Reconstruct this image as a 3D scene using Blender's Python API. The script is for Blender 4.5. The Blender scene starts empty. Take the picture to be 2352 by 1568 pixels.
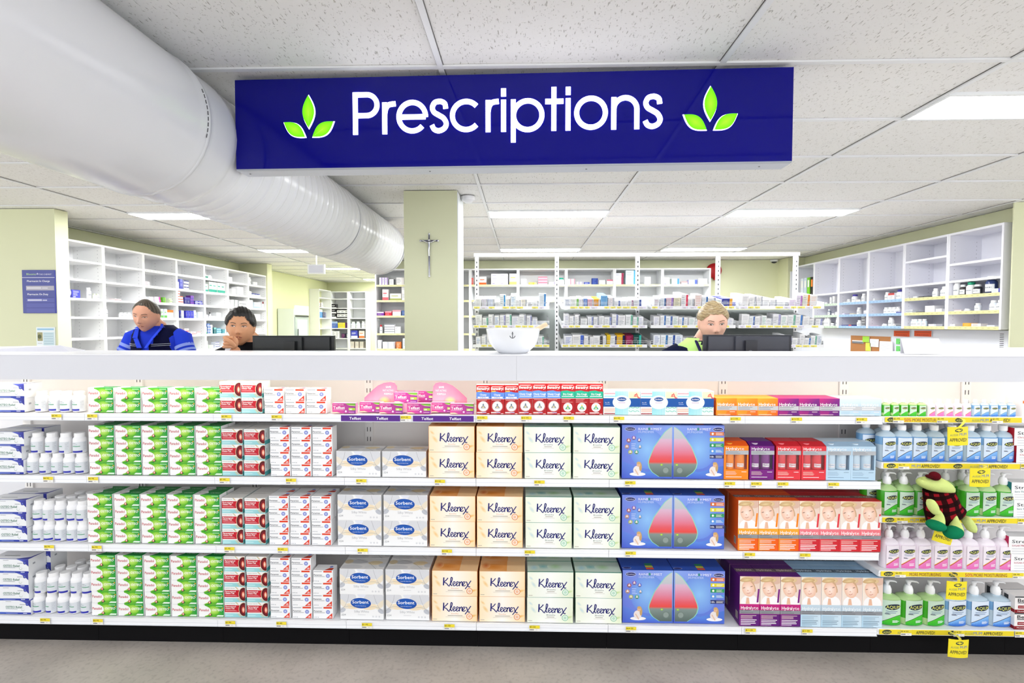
import bpy, bmesh, math, random
from mathutils import Vector, Matrix
from mathutils.bvhtree import BVHTree
PI = math.pi
SC = bpy.context.scene
COL = SC.collection
rnd = random.Random(7)
# ---------------------------------------------------------------- camera (2352x1568)
F, PITCH, YAW, EYE = 1137.2, 0.0349, -0.0241, 1.50
cy_, sy_, cp_, sp_ = math.cos(YAW), math.sin(YAW), math.cos(PITCH), math.sin(PITCH)
RGT = Vector((cy_, -sy_, 0)); FWD = Vector((sy_*cp_, cy_*cp_, -sp_)); UPV = RGT.cross(FWD)
cam = bpy.data.cameras.new('camera'); camo = bpy.data.objects.new('camera', cam); COL.objects.link(camo)
cam.sensor_width = 36; cam.lens = 36*F/2352; cam.clip_start = .05; cam.clip_end = 60
m4 = Matrix((RGT, UPV, -FWD)).transposed().to_4x4(); m4.translation = Vector((0, 0, EYE))
camo.matrix_world = m4; SC.camera = camo
# ---------------------------------------------------------------- world, exposure
W = bpy.data.worlds.new('world'); SC.world = W; W.use_nodes = True
W.node_tree.nodes['Background'].inputs[0].default_value = (.93, .96, 1, 1)
W.node_tree.nodes['Background'].inputs[1].default_value = 1.05
SC.view_settings.view_transform = 'Standard'; SC.view_settings.look = 'None'
SC.view_settings.exposure = 0.95; SC.view_settings.gamma = 1; SC.view_settings.use_curve_mapping = False
PANEL_POWER, STRIP_POWER, SIGN_POWER = 29.0, 5.5, 2.0
try:
    c = SC.cycles; c.use_denoising = True; c.adaptive_threshold = .02; c.max_bounces = 7; c.diffuse_bounces = 4; c.glossy_bounces = 3
    c.transmission_bounces = 6; c.transparent_max_bounces = 6; c.sample_clamp_indirect = 6; c.caustics_reflective = False; c.caustics_refractive = False
except Exception: pass
# ---------------------------------------------------------------- pixel -> point
def ray(u, v): return (RGT*((u-1176)/F) + UPV*((784-v)/F) + FWD)
def on_y(u, v, Y): d = ray(u, v); return Vector((0, 0, EYE)) + d*(Y/d.y)
def on_x(u, v, X): d = ray(u, v); return Vector((0, 0, EYE)) + d*(X/d.x)
def on_z(u, v, Z): d = ray(u, v); return Vector((0, 0, EYE)) + d*((Z-EYE)/d.z)
# ---------------------------------------------------------------- colours, materials
def lin(h):
    if not isinstance(h, str): return tuple(h)[:3]
    h = h.lstrip('#')
    r = [int(h[i:i+2], 16)/255 for i in (0, 2, 4)]
    return tuple(x/12.92 if x <= .04045 else ((x+.055)/1.055)**2.4 for x in r)
MATS = {}
def mat(name, col=None, rough=.5, metal=0, spec=.5, trans=0, emit=None, es=0, bump=0, bscale=60, bstretch=(1, 1, 1), coat=0, ior=1.45, noise=0):
    if name in MATS: return MATS[name]
    m = bpy.data.materials.new(name); m.use_nodes = True; nt = m.node_tree; b = nt.nodes['Principled BSDF']
    I = b.inputs
    if col is None:
        a = nt.nodes.new('ShaderNodeVertexColor'); a.layer_name = 'Col'; csrc = a.outputs[0]
    else:
        rg = nt.nodes.new('ShaderNodeRGB'); rg.outputs[0].default_value = (*lin(col), 1); csrc = rg.outputs[0]
    tc = nt.nodes.new('ShaderNodeTexCoord'); mp = nt.nodes.new('ShaderNodeMapping'); nt.links.new(tc.outputs['Object'], mp.inputs[0])
    mp.inputs['Scale'].default_value = bstretch
    ns = nt.nodes.new('ShaderNodeTexNoise'); ns.inputs['Scale'].default_value = bscale; nt.links.new(mp.outputs[0], ns.inputs[0])
    if noise:
        mx = nt.nodes.new('ShaderNodeMix'); mx.data_type = 'RGBA'; mx.blend_type = 'MULTIPLY'; mx.inputs[0].default_value = noise
        nt.links.new(csrc, mx.inputs[6]); nt.links.new(ns.outputs[0], mx.inputs[7]); csrc = mx.outputs[2]
    nt.links.new(csrc, I['Base Color'])
    I['Roughness'].default_value = rough; I['Metallic'].default_value = metal; I['Specular IOR Level'].default_value = spec
    I['Transmission Weight'].default_value = trans; I['IOR'].default_value = ior; I['Coat Weight'].default_value = coat
    if bump:
        bp = nt.nodes.new('ShaderNodeBump'); bp.inputs['Strength'].default_value = bump; bp.inputs['Distance'].default_value = .002
        nt.links.new(ns.outputs[0], bp.inputs['Height']); nt.links.new(bp.outputs[0], I['Normal'])
    if emit is not None or es:
        if emit is None: nt.links.new(csrc, I['Emission Color'])
        else: I['Emission Color'].default_value = (*lin(emit), 1)
        I['Emission Strength'].default_value = es
    MATS[name] = m; return m
CARD = mat('printed_card', None, .42, spec=.35, bump=.03, bscale=200)
PLAS = mat('plastic', None, .28, spec=.45, bump=.02, bscale=40)
MATT = mat('matt_paint', None, .6, spec=.3, bump=.04, bscale=120)
METL = mat('white_steel', None, .35, spec=.5, bump=.02, bscale=80)
GLOS = mat('gloss_panel', None, .06, spec=.6, bump=.004, bscale=3)
CHRM = mat('chrome', None, .18, metal=1, bump=.02)
CLOTH = mat('cloth', None, .85, spec=.15, bump=.5, bscale=500)
PLUSH = mat('plush_fabric', None, .95, spec=.1, bump=.8, bscale=350)
SKIN = mat('skin', None, .5, spec=.35, bump=.15, bscale=250)
HAIRM = mat('hair', None, .4, spec=.5, bump=1, bscale=160, bstretch=(1, .12, 1), noise=.55)
CLEAR = mat('clear_gel_plastic', None, .12, trans=.28, ior=1.35)
LIT = mat('lit_letters', None, .4, es=SIGN_POWER)
PANEL = mat('light_diffuser', '#ffffff', .5, emit='#fbfdff', es=PANEL_POWER)
PANELF = mat('light_diffuser_shop', '#ffffff', .5, emit='#fbfdff', es=9)
STRIP = mat('warm_strip_light', '#ffffff', .5, emit='#fff2da', es=STRIP_POWER)
WOOD = mat('pale_wood', '#e8d3ae', .5, bump=.1, bscale=20, bstretch=(1, 8, 8), noise=.2)
KICK = mat('dark_kickboard', None, .75, spec=.12, bump=.05)
SIGNF = mat('sign_acrylic', None, .05, spec=.32, bump=.003, bscale=3)
FILM = bpy.data.materials.new('clear_film'); FILM.use_nodes = True
_n = FILM.node_tree; _o = _n.nodes['Material Output']; _a = _n.nodes.new('ShaderNodeBsdfTransparent'); _b = _n.nodes.new('ShaderNodeBsdfGlossy'); _b.inputs['Roughness'].default_value = .08; _m = _n.nodes.new('ShaderNodeMixShader'); _m.inputs[0].default_value = .09
_n.links.new(_a.outputs[0], _m.inputs[1]); _n.links.new(_b.outputs[0], _m.inputs[2]); _n.links.new(_m.outputs[0], _o.inputs[0])
# ---------------------------------------------------------------- geometry collector
TXT = {}
def glyphs(s, bold):
    k = (s, bold)
    if k not in TXT:
        cu = bpy.data.curves.new('txt', 'FONT'); cu.body = s; cu.size = 1; cu.resolution_u = 2; cu.offset = bold
        o = bpy.data.objects.new('txt', cu); COL.objects.link(o); bpy.context.view_layer.update()
        me = bpy.data.meshes.new_from_object(o.evaluated_get(bpy.context.evaluated_depsgraph_get()))
        vs = [(v.co.x, v.co.y) for v in me.vertices]; fs = [tuple(p.vertices) for p in me.polygons]
        x0 = min(v[0] for v in vs); x1 = max(v[0] for v in vs)
        TXT[k] = ([(x-x0, y) for x, y in vs], fs, x1-x0)
        bpy.data.objects.remove(o); bpy.data.curves.remove(cu); bpy.data.meshes.remove(me)
    return TXT[k]
LAY = .0003
class G:
    def __init__(s): s.v = []; s.f = []; s.c = []; s.sm = []; s.k = 0; s.front()
    def frame(s, o, ux, uy, n):
        o, ux, uy, n = Vector(o), Vector(ux), Vector(uy), Vector(n)
        s.map = lambda a, b, l: o + ux*a + uy*b + n*(l*LAY); s.curved = False; return s
    def front(s, w=0, y=0, z=0): return s.frame((-w/2, y, z), (1, 0, 0), (0, 0, 1), (0, -1, 0))
    def cyl(s, R, ry=None, z=0):
        ry = ry or R
        s.map = lambda a, b, l: Vector(((R+l*LAY)*math.sin(a/R), -(ry+l*LAY)*math.cos(a/R), z+b)); s.curved = True; return s
    def face(s, pts, col, smooth=False):
        i = len(s.v); s.v += [tuple(p) for p in pts]; s.f.append(tuple(range(i, i+len(pts)))); s.sm.append(smooth)
        if isinstance(col, (list, tuple)) and not isinstance(col[0], (int, float)): s.c += [lin(c) for c in col]
        else: s.c += [lin(col)]*len(pts)
    def box(s, x0, x1, y0, y1, z0, z1, c, top=None, side=None, front=None, bot=None):
        P = lambda x, y, z: (x, y, z)
        s.face([P(x0, y0, z0), P(x1, y0, z0), P(x1, y0, z1), P(x0, y0, z1)], front or c)
        s.face([P(x1, y1, z0), P(x0, y1, z0), P(x0, y1, z1), P(x1, y1, z1)], c)
        s.face([P(x0, y1, z0), P(x0, y0, z0), P(x0, y0, z1), P(x0, y1, z1)], side or c)
        s.face([P(x1, y0, z0), P(x1, y1, z0), P(x1, y1, z1), P(x1, y0, z1)], side or c)
        s.face([P(x0, y0, z1), P(x1, y0, z1), P(x1, y1, z1), P(x0, y1, z1)], top or c)
        s.face([P(x0, y1, z0), P(x1, y1, z0), P(x1, y0, z0), P(x0, y0, z0)], bot or c); return s
    def poly(s, pts, l, col, hold=False):
        if not hold: s.k += .01
        s.face([s.map(x, y, l+s.k) for x, y in pts], col)
    def rect(s, x, y, w, h, l, col, n=None):
        n = n or (12 if s.curved else 1); s.k += .01
        if isinstance(col, (list, tuple)) and not isinstance(col[0], (int, float)): cs = [lin(c) for c in col]
        else: cs = [lin(col)]*4
        mix = lambda a, b, t: tuple(p+(q-p)*t for p, q in zip(a, b))
        for i in range(n):
            t0, t1 = i/n, (i+1)/n
            s.poly([(x+w*t0, y), (x+w*t1, y), (x+w*t1, y+h), (x+w*t0, y+h)], l, [mix(cs[0], cs[1], t0), mix(cs[0], cs[1], t1), mix(cs[3], cs[2], t1), mix(cs[3], cs[2], t0)], True)
    def ell(s, cx, cy, rx, ry, l, col, cc=None, n=20, rot=0, clip=None):
        ca, sa = math.cos(rot), math.sin(rot)
        P = []
        for i in range(n):
            a = 2*PI*i/n; x, y = rx*math.cos(a), ry*math.sin(a); x, y = cx+x*ca-y*sa, cy+x*sa+y*ca
            if clip: x = min(max(x, clip[0]), clip[2]); y = min(max(y, clip[1]), clip[3])
            P.append((x, y))
        s.k += .01
        if s.curved and cc is None: cc = col
        if cc is None: s.poly(P, l, col, True)
        elif s.curved:
            a, b = lin(cc), lin(col)
            for r in range(4):
                q0, q1 = r/4, (r+1)/4; c0, c1 = [tuple(x+(y-x)*q for x, y in zip(a, b)) for q in (q0, q1)]
                L_ = lambda p, q: (cx+(p[0]-cx)*q, cy+(p[1]-cy)*q)
                for i in range(n):
                    A, B = P[i], P[(i+1) % n]
                    if r: s.poly([L_(A, q0), L_(A, q1), L_(B, q1), L_(B, q0)], l, [c0, c1, c1, c0], True)
                    else: s.poly([(cx, cy), L_(A, q1), L_(B, q1)], l, [c0, c1, c1], True)
        else:
            for i in range(n): s.poly([(cx, cy), P[i], P[(i+1) % n]], l, [cc, col, col], True)
    def text(s, t, x, y, w, h, l, col, bold=.02, shear=0, rot=0):
        s.k += .01; vs, fs, tw = glyphs(t, 0 if 'M' in t else round(bold*.3, 3)); kx, ky = w/tw, h/.73; ca, sa = math.cos(rot), math.sin(rot); c = lin(col)
        for f in fs:
            P = []
            for i in f:
                a, b = vs[i][0]*kx+vs[i][1]*ky*shear, vs[i][1]*ky
                P.append((x+a*ca-b*sa, y+a*sa+b*ca))
            s.poly(P, l, c, True)
    def lines(s, x, y, w, n, dy, h, l, col):
        r = random.Random(int(x*9999+y*7777+n))
        for i in range(n): s.rect(x, y-i*dy, w*(1-.35*r.random()), h, l, col, n=4 if s.curved else 1)
    def ribbon(s, pts, wd, l, col, thick=0):
        n = len(pts); L = []; R = []; s.k += .01
        for i in range(n):
            a = pts[max(0, i-1)]; b = pts[min(n-1, i+1)]; dx, dy = b[0]-a[0], b[1]-a[1]; q = math.hypot(dx, dy) or 1
            nx, ny = -dy/q*wd/2, dx/q*wd/2; L.append((pts[i][0]+nx, pts[i][1]+ny)); R.append((pts[i][0]-nx, pts[i][1]-ny))
        for i in range(n-1):
            s.poly([R[i], R[i+1], L[i+1], L[i]], l, col, True)
            if thick:
                for A in (L, R): s.face([s.map(*A[i], l), s.map(*A[i+1], l), s.map(*A[i+1], 0), s.map(*A[i], 0)], col)
        if thick:
            for i in (0, n-1): s.face([s.map(*L[i], l), s.map(*R[i], l), s.map(*R[i], 0), s.map(*L[i], 0)], col)
    def lathe(s, prof, col, n=20, kx=1, ky=1, o=(0, 0, 0), cols=None, power=2):
        rings = []
        for r, z in prof:
            R = []
            for i in range(n):
                a = 2*PI*i/n; ca, sa = math.cos(a), math.sin(a)
                k = 1 if power == 2 else 1/((abs(ca)**power+abs(sa)**power)**(1/power))
                R.append((o[0]+r*kx*ca*k, o[1]+r*ky*sa*k, o[2]+z))
            rings.append(R)
        for j in range(len(prof)-1):
            c = cols[j] if cols else col
            for i in range(n):
                k = (i+1) % n; s.face([rings[j][i], rings[j][k], rings[j+1][k], rings[j+1][i]], c, True)
        s.face(rings[0][::-1], cols[0] if cols else col); s.face(rings[-1], cols[-1] if cols else col); return s
    def tube(s, pts, rad, col, n=10, flat=1):
        pts = [Vector(p) for p in pts]; rings = []
        if not isinstance(rad, (list, tuple)): rad = [rad]*len(pts)
        u = None
        for i, p in enumerate(pts):
            d = (pts[min(i+1, len(pts)-1)]-pts[max(i-1, 0)]).normalized()
            if u is None: a = Vector((0, 0, 1)) if abs(d.z) < .9 else Vector((0, 1, 0)); u = d.cross(a).normalized()
            else: u = (u-d*u.dot(d)).normalized()
            w = u.cross(d)
            rings.append([p+u*math.cos(2*PI*k/n)*rad[i]+w*math.sin(2*PI*k/n)*rad[i]*flat for k in range(n)])
        for j in range(len(pts)-1):
            for i in range(n):
                k = (i+1) % n; s.face([rings[j][i], rings[j][k], rings[j+1][k], rings[j+1][i]], col, True)
        s.face(rings[0][::-1], col, True); s.face(rings[-1], col, True); return s
    def blob(s, c, r, col, n=16, m=10, rot=None):
        M = (rot or Matrix.Identity(3)); c = Vector(c)
        P = lambda i, j: c+M @ Vector((r[0]*math.sin(PI*j/m)*math.cos(2*PI*i/n), r[1]*math.sin(PI*j/m)*math.sin(2*PI*i/n), r[2]*math.cos(PI*j/m)))
        for j in range(m):
            for i in range(n):
                q = [P(i, j+1), P(i+1, j+1), P(i+1, j), P(i, j)]
                if j == 0: q = q[:3]
                if j == m-1: q = q[1:]
                s.face(q, col, True)
        return s
    def mesh(s, name, m=CARD, merge=False):
        me = bpy.data.meshes.new(name); me.from_pydata(s.v, [], s.f); me.materials.append(m)
        ca = me.color_attributes.new('Col', 'FLOAT_COLOR', 'CORNER')
        buf = []
        for c in s.c: buf += [c[0], c[1], c[2], 1]
        ca.data.foreach_set('color', buf)
        me.polygons.foreach_set('use_smooth', s.sm)
        if merge or any(s.sm):
            bm = bmesh.new(); bm.from_mesh(me); bmesh.ops.remove_doubles(bm, verts=bm.verts, dist=1e-6); bm.to_mesh(me); bm.free()
            me.set_sharp_from_angle(angle=.9)
        me.update(); return me
# ---------------------------------------------------------------- scene objects
def put(me, name, loc=(0, 0, 0), rz=0, label=None, cat=None, group=None, parent=None, kind=None, sc=None):
    o = bpy.data.objects.new(name, me); COL.objects.link(o); o.location = loc
    if isinstance(rz, (tuple, list)): o.rotation_euler = rz
    else: o.rotation_euler = (0, 0, rz)
    if sc: o.scale = sc
    if label: o['label'] = label
    if cat: o['category'] = cat
    if group: o['group'] = group
    if kind: o['kind'] = kind
    if parent: o.parent = parent
    return o
def thing(name, loc, rz, label, cat, group=None): return put(None, name, loc, rz, label, cat, group)
def part(g, name, parent, m=CARD, loc=(0, 0, 0), rz=0, merge=False, label=None):
    return put(g.mesh(name, m, merge) if isinstance(g, G) else g, name, loc, rz, label, parent=parent)
def struct(me, name, loc=(0, 0, 0)): return put(me, name, loc, kind='structure')
def clone(o, loc, rz, label, group=None):
    r = o.copy(); COL.objects.link(r); r.location = loc; r.rotation_euler = (0, 0, rz); r['label'] = label
    if group: r['group'] = group
    for ch in o.children:
        c2 = ch.copy(); COL.objects.link(c2); c2.parent = r
        for gc in ch.children:
            d = gc.copy(); COL.objects.link(d); d.parent = c2
    return r
ORD = ['first', 'second', 'third', 'fourth', 'fifth', 'sixth', 'seventh', 'eighth', 'ninth', 'tenth', 'eleventh', 'twelfth', 'thirteenth', 'fourteenth', 'fifteenth', 'sixteenth', 'seventeenth', 'eighteenth', 'nineteenth', 'twentieth']
def rowname(j, n):
    if n == 1: return 'single'
    if j == 0: return 'bottom'
    if j == n-1: return 'topmost'
    return ORD[j]+' up'
def colname(i, n, a, b):
    if n == 1: return 'by the '+a
    if i == 0: return 'column by '+a
    if i == n-1: return 'column by '+b
    if n % 2 == 1 and i == n//2: return 'middle column'
    if i < n/2: return ORD[i]+' column from '+a
    return ORD[n-1-i]+' column from '+b
# ================================================================ ROOM
CEIL = 2.606; WALLC = '#e4e6c0'
def room_mat(name, base, kind):
    m = bpy.data.materials.new(name); m.use_nodes = True; nt = m.node_tree; N = nt.nodes.new; L = nt.links.new; b = nt.nodes['Principled BSDF']
    tc = N('ShaderNodeTexCoord'); mp = N('ShaderNodeMapping'); L(tc.outputs['Object'], mp.inputs[0])
    def noise(sc, det=3, src=mp):
        n = N('ShaderNodeTexNoise'); n.inputs['Scale'].default_value = sc; n.inputs['Detail'].default_value = det; L(src.outputs[0], n.inputs[0]); return n
    def ramp(src, a, b_, ca, cb):
        r = N('ShaderNodeValToRGB'); r.color_ramp.elements[0].position = a; r.color_ramp.elements[1].position = b_
        r.color_ramp.elements[0].color = (*ca, 1); r.color_ramp.elements[1].color = (*cb, 1); L(src, r.inputs[0]); return r
    bc = lin(base)
    if kind == 'ceiling':
        m2 = N('ShaderNodeMapping'); L(tc.outputs['Object'], m2.inputs[0]); m2.inputs['Rotation'].default_value = (0, 0, .12); m2.inputs['Scale'].default_value = (4.5, 1, 1)
        n1 = noise(26, 2, m2); n2 = noise(120, 1); n3 = noise(2.3, 2)
        r1 = ramp(n1.outputs[0], .30, .36, (0, 0, 0), (1, 1, 1)); r2 = ramp(n2.outputs[0], .27, .33, (.35, .35, .35), (1, 1, 1))
        mu = N('ShaderNodeMix'); mu.data_type = 'RGBA'; mu.blend_type = 'MULTIPLY'; mu.inputs[0].default_value = 1; L(r1.outputs[0], mu.inputs[6]); L(r2.outputs[0], mu.inputs[7])
        mx = N('ShaderNodeMix'); mx.data_type = 'RGBA'; L(mu.outputs[2], mx.inputs[0]); mx.inputs[6].default_value = (bc[0]*.6, bc[1]*.58, bc[2]*.55, 1)
        mx.inputs[7].default_value = (*bc, 1); L(mx.outputs[2], b.inputs['Base Color'])
        bp = N('ShaderNodeBump'); bp.inputs['Strength'].default_value = .6; bp.inputs['Distance'].default_value = .003; L(mu.outputs[2], bp.inputs['Height']); L(bp.outputs[0], b.inputs['Normal'])
        b.inputs['Roughness'].default_value = .85
    elif kind == 'floor':
        n1 = noise(3, 6); n2 = noise(60, 3)
        r1 = ramp(n1.outputs[0], .3, .7, tuple(x*.82 for x in bc), tuple(min(1, x*1.12) for x in bc)); r2 = ramp(n2.outputs[0], .28, .5, (.72, .7, .7), (1, 1, 1))
        mu = N('ShaderNodeMix'); mu.data_type = 'RGBA'; mu.blend_type = 'MULTIPLY'; mu.inputs[0].default_value = .7; L(r1.outputs[0], mu.inputs[6]); L(r2.outputs[0], mu.inputs[7]); L(mu.outputs[2], b.inputs['Base Color'])
        b.inputs['Roughness'].default_value = .42
    else:
        n1 = noise(1.5, 2); r1 = ramp(n1.outputs[0], .2, .8, tuple(x*.97 for x in bc), bc); L(r1.outputs[0], b.inputs['Base Color'])
        n2 = noise(180, 2); bp = N('ShaderNodeBump'); bp.inputs['Strength'].default_value = .05; bp.inputs['Distance'].default_value = .001; L(n2.outputs[0], bp.inputs['Height']); L(bp.outputs[0], b.inputs['Normal'])
        b.inputs['Roughness'].default_value = .55
    return m
MCEIL = room_mat('mineral_fibre_ceiling', '#f1f0ed', 'ceiling'); MFLOOR = room_mat('grey_vinyl_floor', '#b1aaa3', 'floor'); MWALL = room_mat('lime_wall_paint', WALLC, 'wall')
def boxes(bs, m, name, c='#f2f3f5'):
    g = G()
    for b in bs: g.box(*b[:6], b[6] if len(b) > 6 else c)
    me = g.mesh(name, m); return me
XL, XR, YB, YF = -5.22, 4.80, 8.67, -3.2
struct(boxes([(-7.5, 7, YF, 14, -.05, 0)], MFLOOR, 'floor'), 'floor')
struct(boxes([(-7.5, 7, YF, 14, CEIL+.006, CEIL+.05)], MCEIL, 'ceiling'), 'ceiling')
struct(boxes([(XL-.15, XL, 4.8, 13.2, 0, CEIL)], MWALL, 'wall_left'), 'wall_left')
struct(boxes([(-7.4, -4.503, 4.68, 4.82, 0, CEIL), (-5.22, -4.70, 8.99, 9.16, 0, CEIL)], MWALL, 'wall_left_return'), 'wall_left_return')
struct(boxes([(-5.37, -2.62, 13.04, 13.2, 0, CEIL), (-2.62, -2.5, 8.67, 13.2, 0, CEIL)], MWALL, 'wall_far'), 'wall_far')
struct(boxes([(-2.5, 4.95, YB, YB+.15, 0, CEIL), (4.38, XR, 8.36, YB, 0, CEIL)], MWALL, 'wall_back'), 'wall_back')
struct(boxes([(XR, XR+.15, 4.71, YB, 0, CEIL)], MWALL, 'wall_right'), 'wall_right')
struct(boxes([(4.65, XR, 4.705, 8.35, 2.445, CEIL)], MWALL, 'wall_right_bulkhead'), 'wall_right_bulkhead')
struct(boxes([(4.447, 7, 4.64, 4.652, 0, CEIL)], MWALL, 'wall_right_return'), 'wall_right_return')
# pillar
struct(boxes([(-1.0, -.555, 4.13, 4.5, 0, CEIL)], MWALL, 'column'), 'column')
g = G(); g.box(-.5555, -.548, 4.135, 4.49, 0, CEIL-.01, '#eceff0'); put(g.mesh('corner_strip', MATT), 'trim_1', kind='structure')
# ceiling T-bars (1.2 x 0.6 grid)
GX, GY = -.3602, 2.164
LIGHTS = [(0, .5), (2, .5), (0, 4.5), (2, 4.5), (-3, 4.5), (0, 8.5), (2, 8.5), (-3, 8.5), (-3, 12.5), (-3, 16.5), (0, -3.5), (2, -3.5), (-3, -3.5), (0, -7), (2, -7), (-3, .5), (-3, -7)]  # negative rows: unseen panels behind the camera, added to light the gondola
g = G(); bw = .012; zc = CEIL-.004
for i in range(-6, 7):
    x = GX+1.2*i; y1 = 13.04 if x < -2.6 else 8.6
    if -7.4 < x < 6.9: g.box(x-bw, x+bw, YF, y1, zc, CEIL+.005, '#eeeff0')
for j in range(-8, 19):
    y = GY+.6*j
    if YF < y < 13: g.box(-7.4 if y < 4.7 else XL, 6.9 if y < 4.5 else (4.75 if y < 8.6 else -2.65), y-bw, y+bw, zc+.0005, CEIL+.005, '#eeeff0')
put(g.mesh('ceiling_bars', METL), 'trim_2', kind='structure')
g = G()   # dark joints beside the bars
for i in range(-6, 7):
    x = GX+1.2*i; y1 = 13.04 if x < -2.6 else 8.6
    for s in (-1, 1):
        if -7.4 < x < 6.9: g.box(x+s*(bw+.0015)-.0015, x+s*(bw+.0015)+.0015, YF, y1, CEIL+.003, CEIL+.0055, '#6e6c68')
for j in range(-8, 19):
    y = GY+.6*j
    if YF < y < 13: g.box(-7.4 if y < 4.7 else XL, 6.9 if y < 4.5 else (4.75 if y < 8.6 else -2.65), y+bw, y+bw+.003, CEIL+.003, CEIL+.0055, '#6e6c68')
put(g.mesh('ceiling_joints', MATT), 'trim_3', kind='structure')
# ceiling lights
gd = G(); gd.box(-.585, .585, -.135, .135, -.004, 0, '#ffffff'); dm = gd.mesh('diffuser', PANEL); dm2 = gd.mesh('diffuser', PANELF)
gf = G()
for b in ((-.6, .6, -.15, -.133), (-.6, .6, .133, .15), (-.6, -.583, -.133, .133), (.583, .6, -.133, .133)): gf.box(b[0], b[1], b[2], b[3], -.007, .012, '#f2f4f5')
fm = gf.mesh('light_frame', METL)
LN = {(0, 4.5): 'above the island shelving, first row from the sign', (2, 4.5): 'above the right aisle, first row behind the sign', (-3, 4.5): 'between air duct and lime wall, nearest pier',
      (0, 8.5): 'above the rear of the island shelving', (2, 8.5): 'above rear corner by the binders', (-3, 8.5): 'over the wall shelving, second from pier', (-3, 12.5): 'just behind the hanging exit box', (-3, 16.5): 'deepest in the room above the far shelves',
      (2, .5): 'large beside the blue sign, over counter'}
for (i, j) in LIGHTS:
    cx, cy = GX+1.2*(i+.5), GY+.6*j+.15
    t = thing('ceiling_light', (cx, cy, CEIL-.002), 0, 'slim white ceiling light panel '+LN.get((i, j), 'over the shop floor out of view').replace('right aisle', 'aisle by bottle shelving'), 'ceiling light', 'flat ceiling light panels')
    put(fm, 'light_frame', parent=t); put(dm if j > 1 else dm2, 'diffuser', parent=t)
# spiral air duct
g = G(); prof = []
y = YF; n = 40
while y < 5.36:
    if y < 1.98: r = .296
    elif y < 2.02: r = .300
    elif y < 2.2: r = .292
    else: r = 0.282+.0045*max(0, math.cos((y-2.2)/.044*2*PI*.5))**4
    prof.append((y, r)); y += .34 if y < 1.6 else (.02 if y < 2.2 else .0085)
cx0, cz0 = -1.567, 1.5+.823
ringv = [[(cx0+r*math.cos(2*PI*k/n), yy+.008*math.sin(k*2*PI/n), cz0+r*math.sin(2*PI*k/n)) for k in range(n)] for yy, r in prof]
for a, b in zip(ringv, ringv[1:]):
    for k in range(n): g.face([a[k], b[k], b[(k+1) % n], a[(k+1) % n]], '#e2e3e6', True)
g.face(ringv[-1], '#e2e3e6')
DUCT = mat('duct_white', None, .22, spec=.6, bump=.25, bscale=5, bstretch=(1, .3, 1))
t = thing('air_duct', (0, 0, 0), 0, 'fat white ribbed spiral air duct running along the ceiling', 'air duct')
part(g, 'duct_body', t, DUCT, merge=True)
for yy in (.2, 2.0, 2.16, 3.9, 5.32):
    g = G(); rr = .301
    rings = [[(cx0+r*math.cos(2*PI*k/n), yy+dy, cz0+r*math.sin(2*PI*k/n)) for k in range(n)] for r, dy in ((rr-.004, -.012), (rr, -.008), (rr, .008), (rr-.004, .012))]
    if yy > 2.1: rings = [[(cx0+(p[0]-cx0)*.965, p[1], cz0+(p[2]-cz0)*.965) for p in R] for R in rings]
    for a, b in zip(rings, rings[1:]):
        for k in range(n): g.face([a[k], b[k], b[(k+1) % n], a[(k+1) % n]], '#dcdde0', True)
    part(g, 'seam_band', t, DUCT)
g = G()
for k in range(9):   # dashes of sealant scored along the seam
    a = -.25+k*.075; g.tube([(cx0+.3015*math.cos(a), 1.985, cz0+.3015*math.sin(a)), (cx0+.3015*math.cos(a+.05), 1.985, cz0+.3015*math.sin(a+.05))], .0016, '#55565a', 5)
part(g, 'sealant_mark', t, MATT)
# exit box, smoke detector, camera dome, alarm bell
p = on_y(727, 618, 7.3)
t = thing('exit_sign_box', (p.x, 7.3, 0), 0, 'blank white back of a box sign hanging from ceiling', 'sign')
part(G().box(-.125, .125, -.02, .02, p.z-.07, p.z+.07, '#f4f6f7'), 'housing', t, PLAS)
part(G().box(-.105, .105, -.0225, -.02, p.z-.055, p.z+.055, '#dfe1ea'), 'back_plate', t, PLAS)
part(G().tube([(0, 0, p.z+.07), (0, 0, CEIL-.002)], .008, '#e8e8e8', 8), 'hanger', t, PLAS)
def dome(px, py, Y, nm, label, cat, c1, c2, r=.055):
    q = on_z(px, py, CEIL-.004)
    t = thing(nm, (q.x, q.y, CEIL-.004), 0, label, cat)
    part(G().lathe([(r, -.0), (r, -.02), (r*.9, -.03)][::-1], c1, 20), 'base', t, PLAS)
    part(G().lathe([(r*.7, -.028), (r*.6, -.045), (r*.2, -.056)][::-1], c2, 16), 'dome', t, PLAS)
dome(1075, 452, 4, 'smoke_detector', 'round white smoke detector on ceiling beside the pillar', 'smoke detector', '#f4f4f4', '#ebebeb', .06)
dome(1778, 597, 8, 'security_camera', 'small dome security camera with dark lens, rear ceiling corner', 'camera', '#eceef0', '#30333a', .065)
dome(846, 649, 12, 'ceiling_sensor', 'tiny white sensor on the far lime wall ceiling', 'sensor', '#f4f4f4', '#ebebeb', .06)
p = on_y(1641, 621, 8.6)
t = thing('fire_hose_reel', (p.x, YB-.02, p.z), (0), 'round red hose reel cover on lime wall above shelving', 'hose reel')
g = G()
prof = [(.125, 0), (.125, -.05), (.11, -.065), (.02, -.07)]
rings = [[(r*math.cos(2*PI*k/28), yy, r*math.sin(2*PI*k/28)) for k in range(28)] for r, yy in prof]
for a, b in zip(rings, rings[1:]):
    for k in range(28): g.face([a[k], a[(k+1) % 28], b[(k+1) % 28], b[k]], '#b01218', True)
g.face(rings[-1], '#b01218'); part(g, 'cover', t, PLAS); part(G().box(-.01, .03, -.05, 0, -.16, -.1, '#b01218'), 'bracket', t, PLAS)
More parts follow.
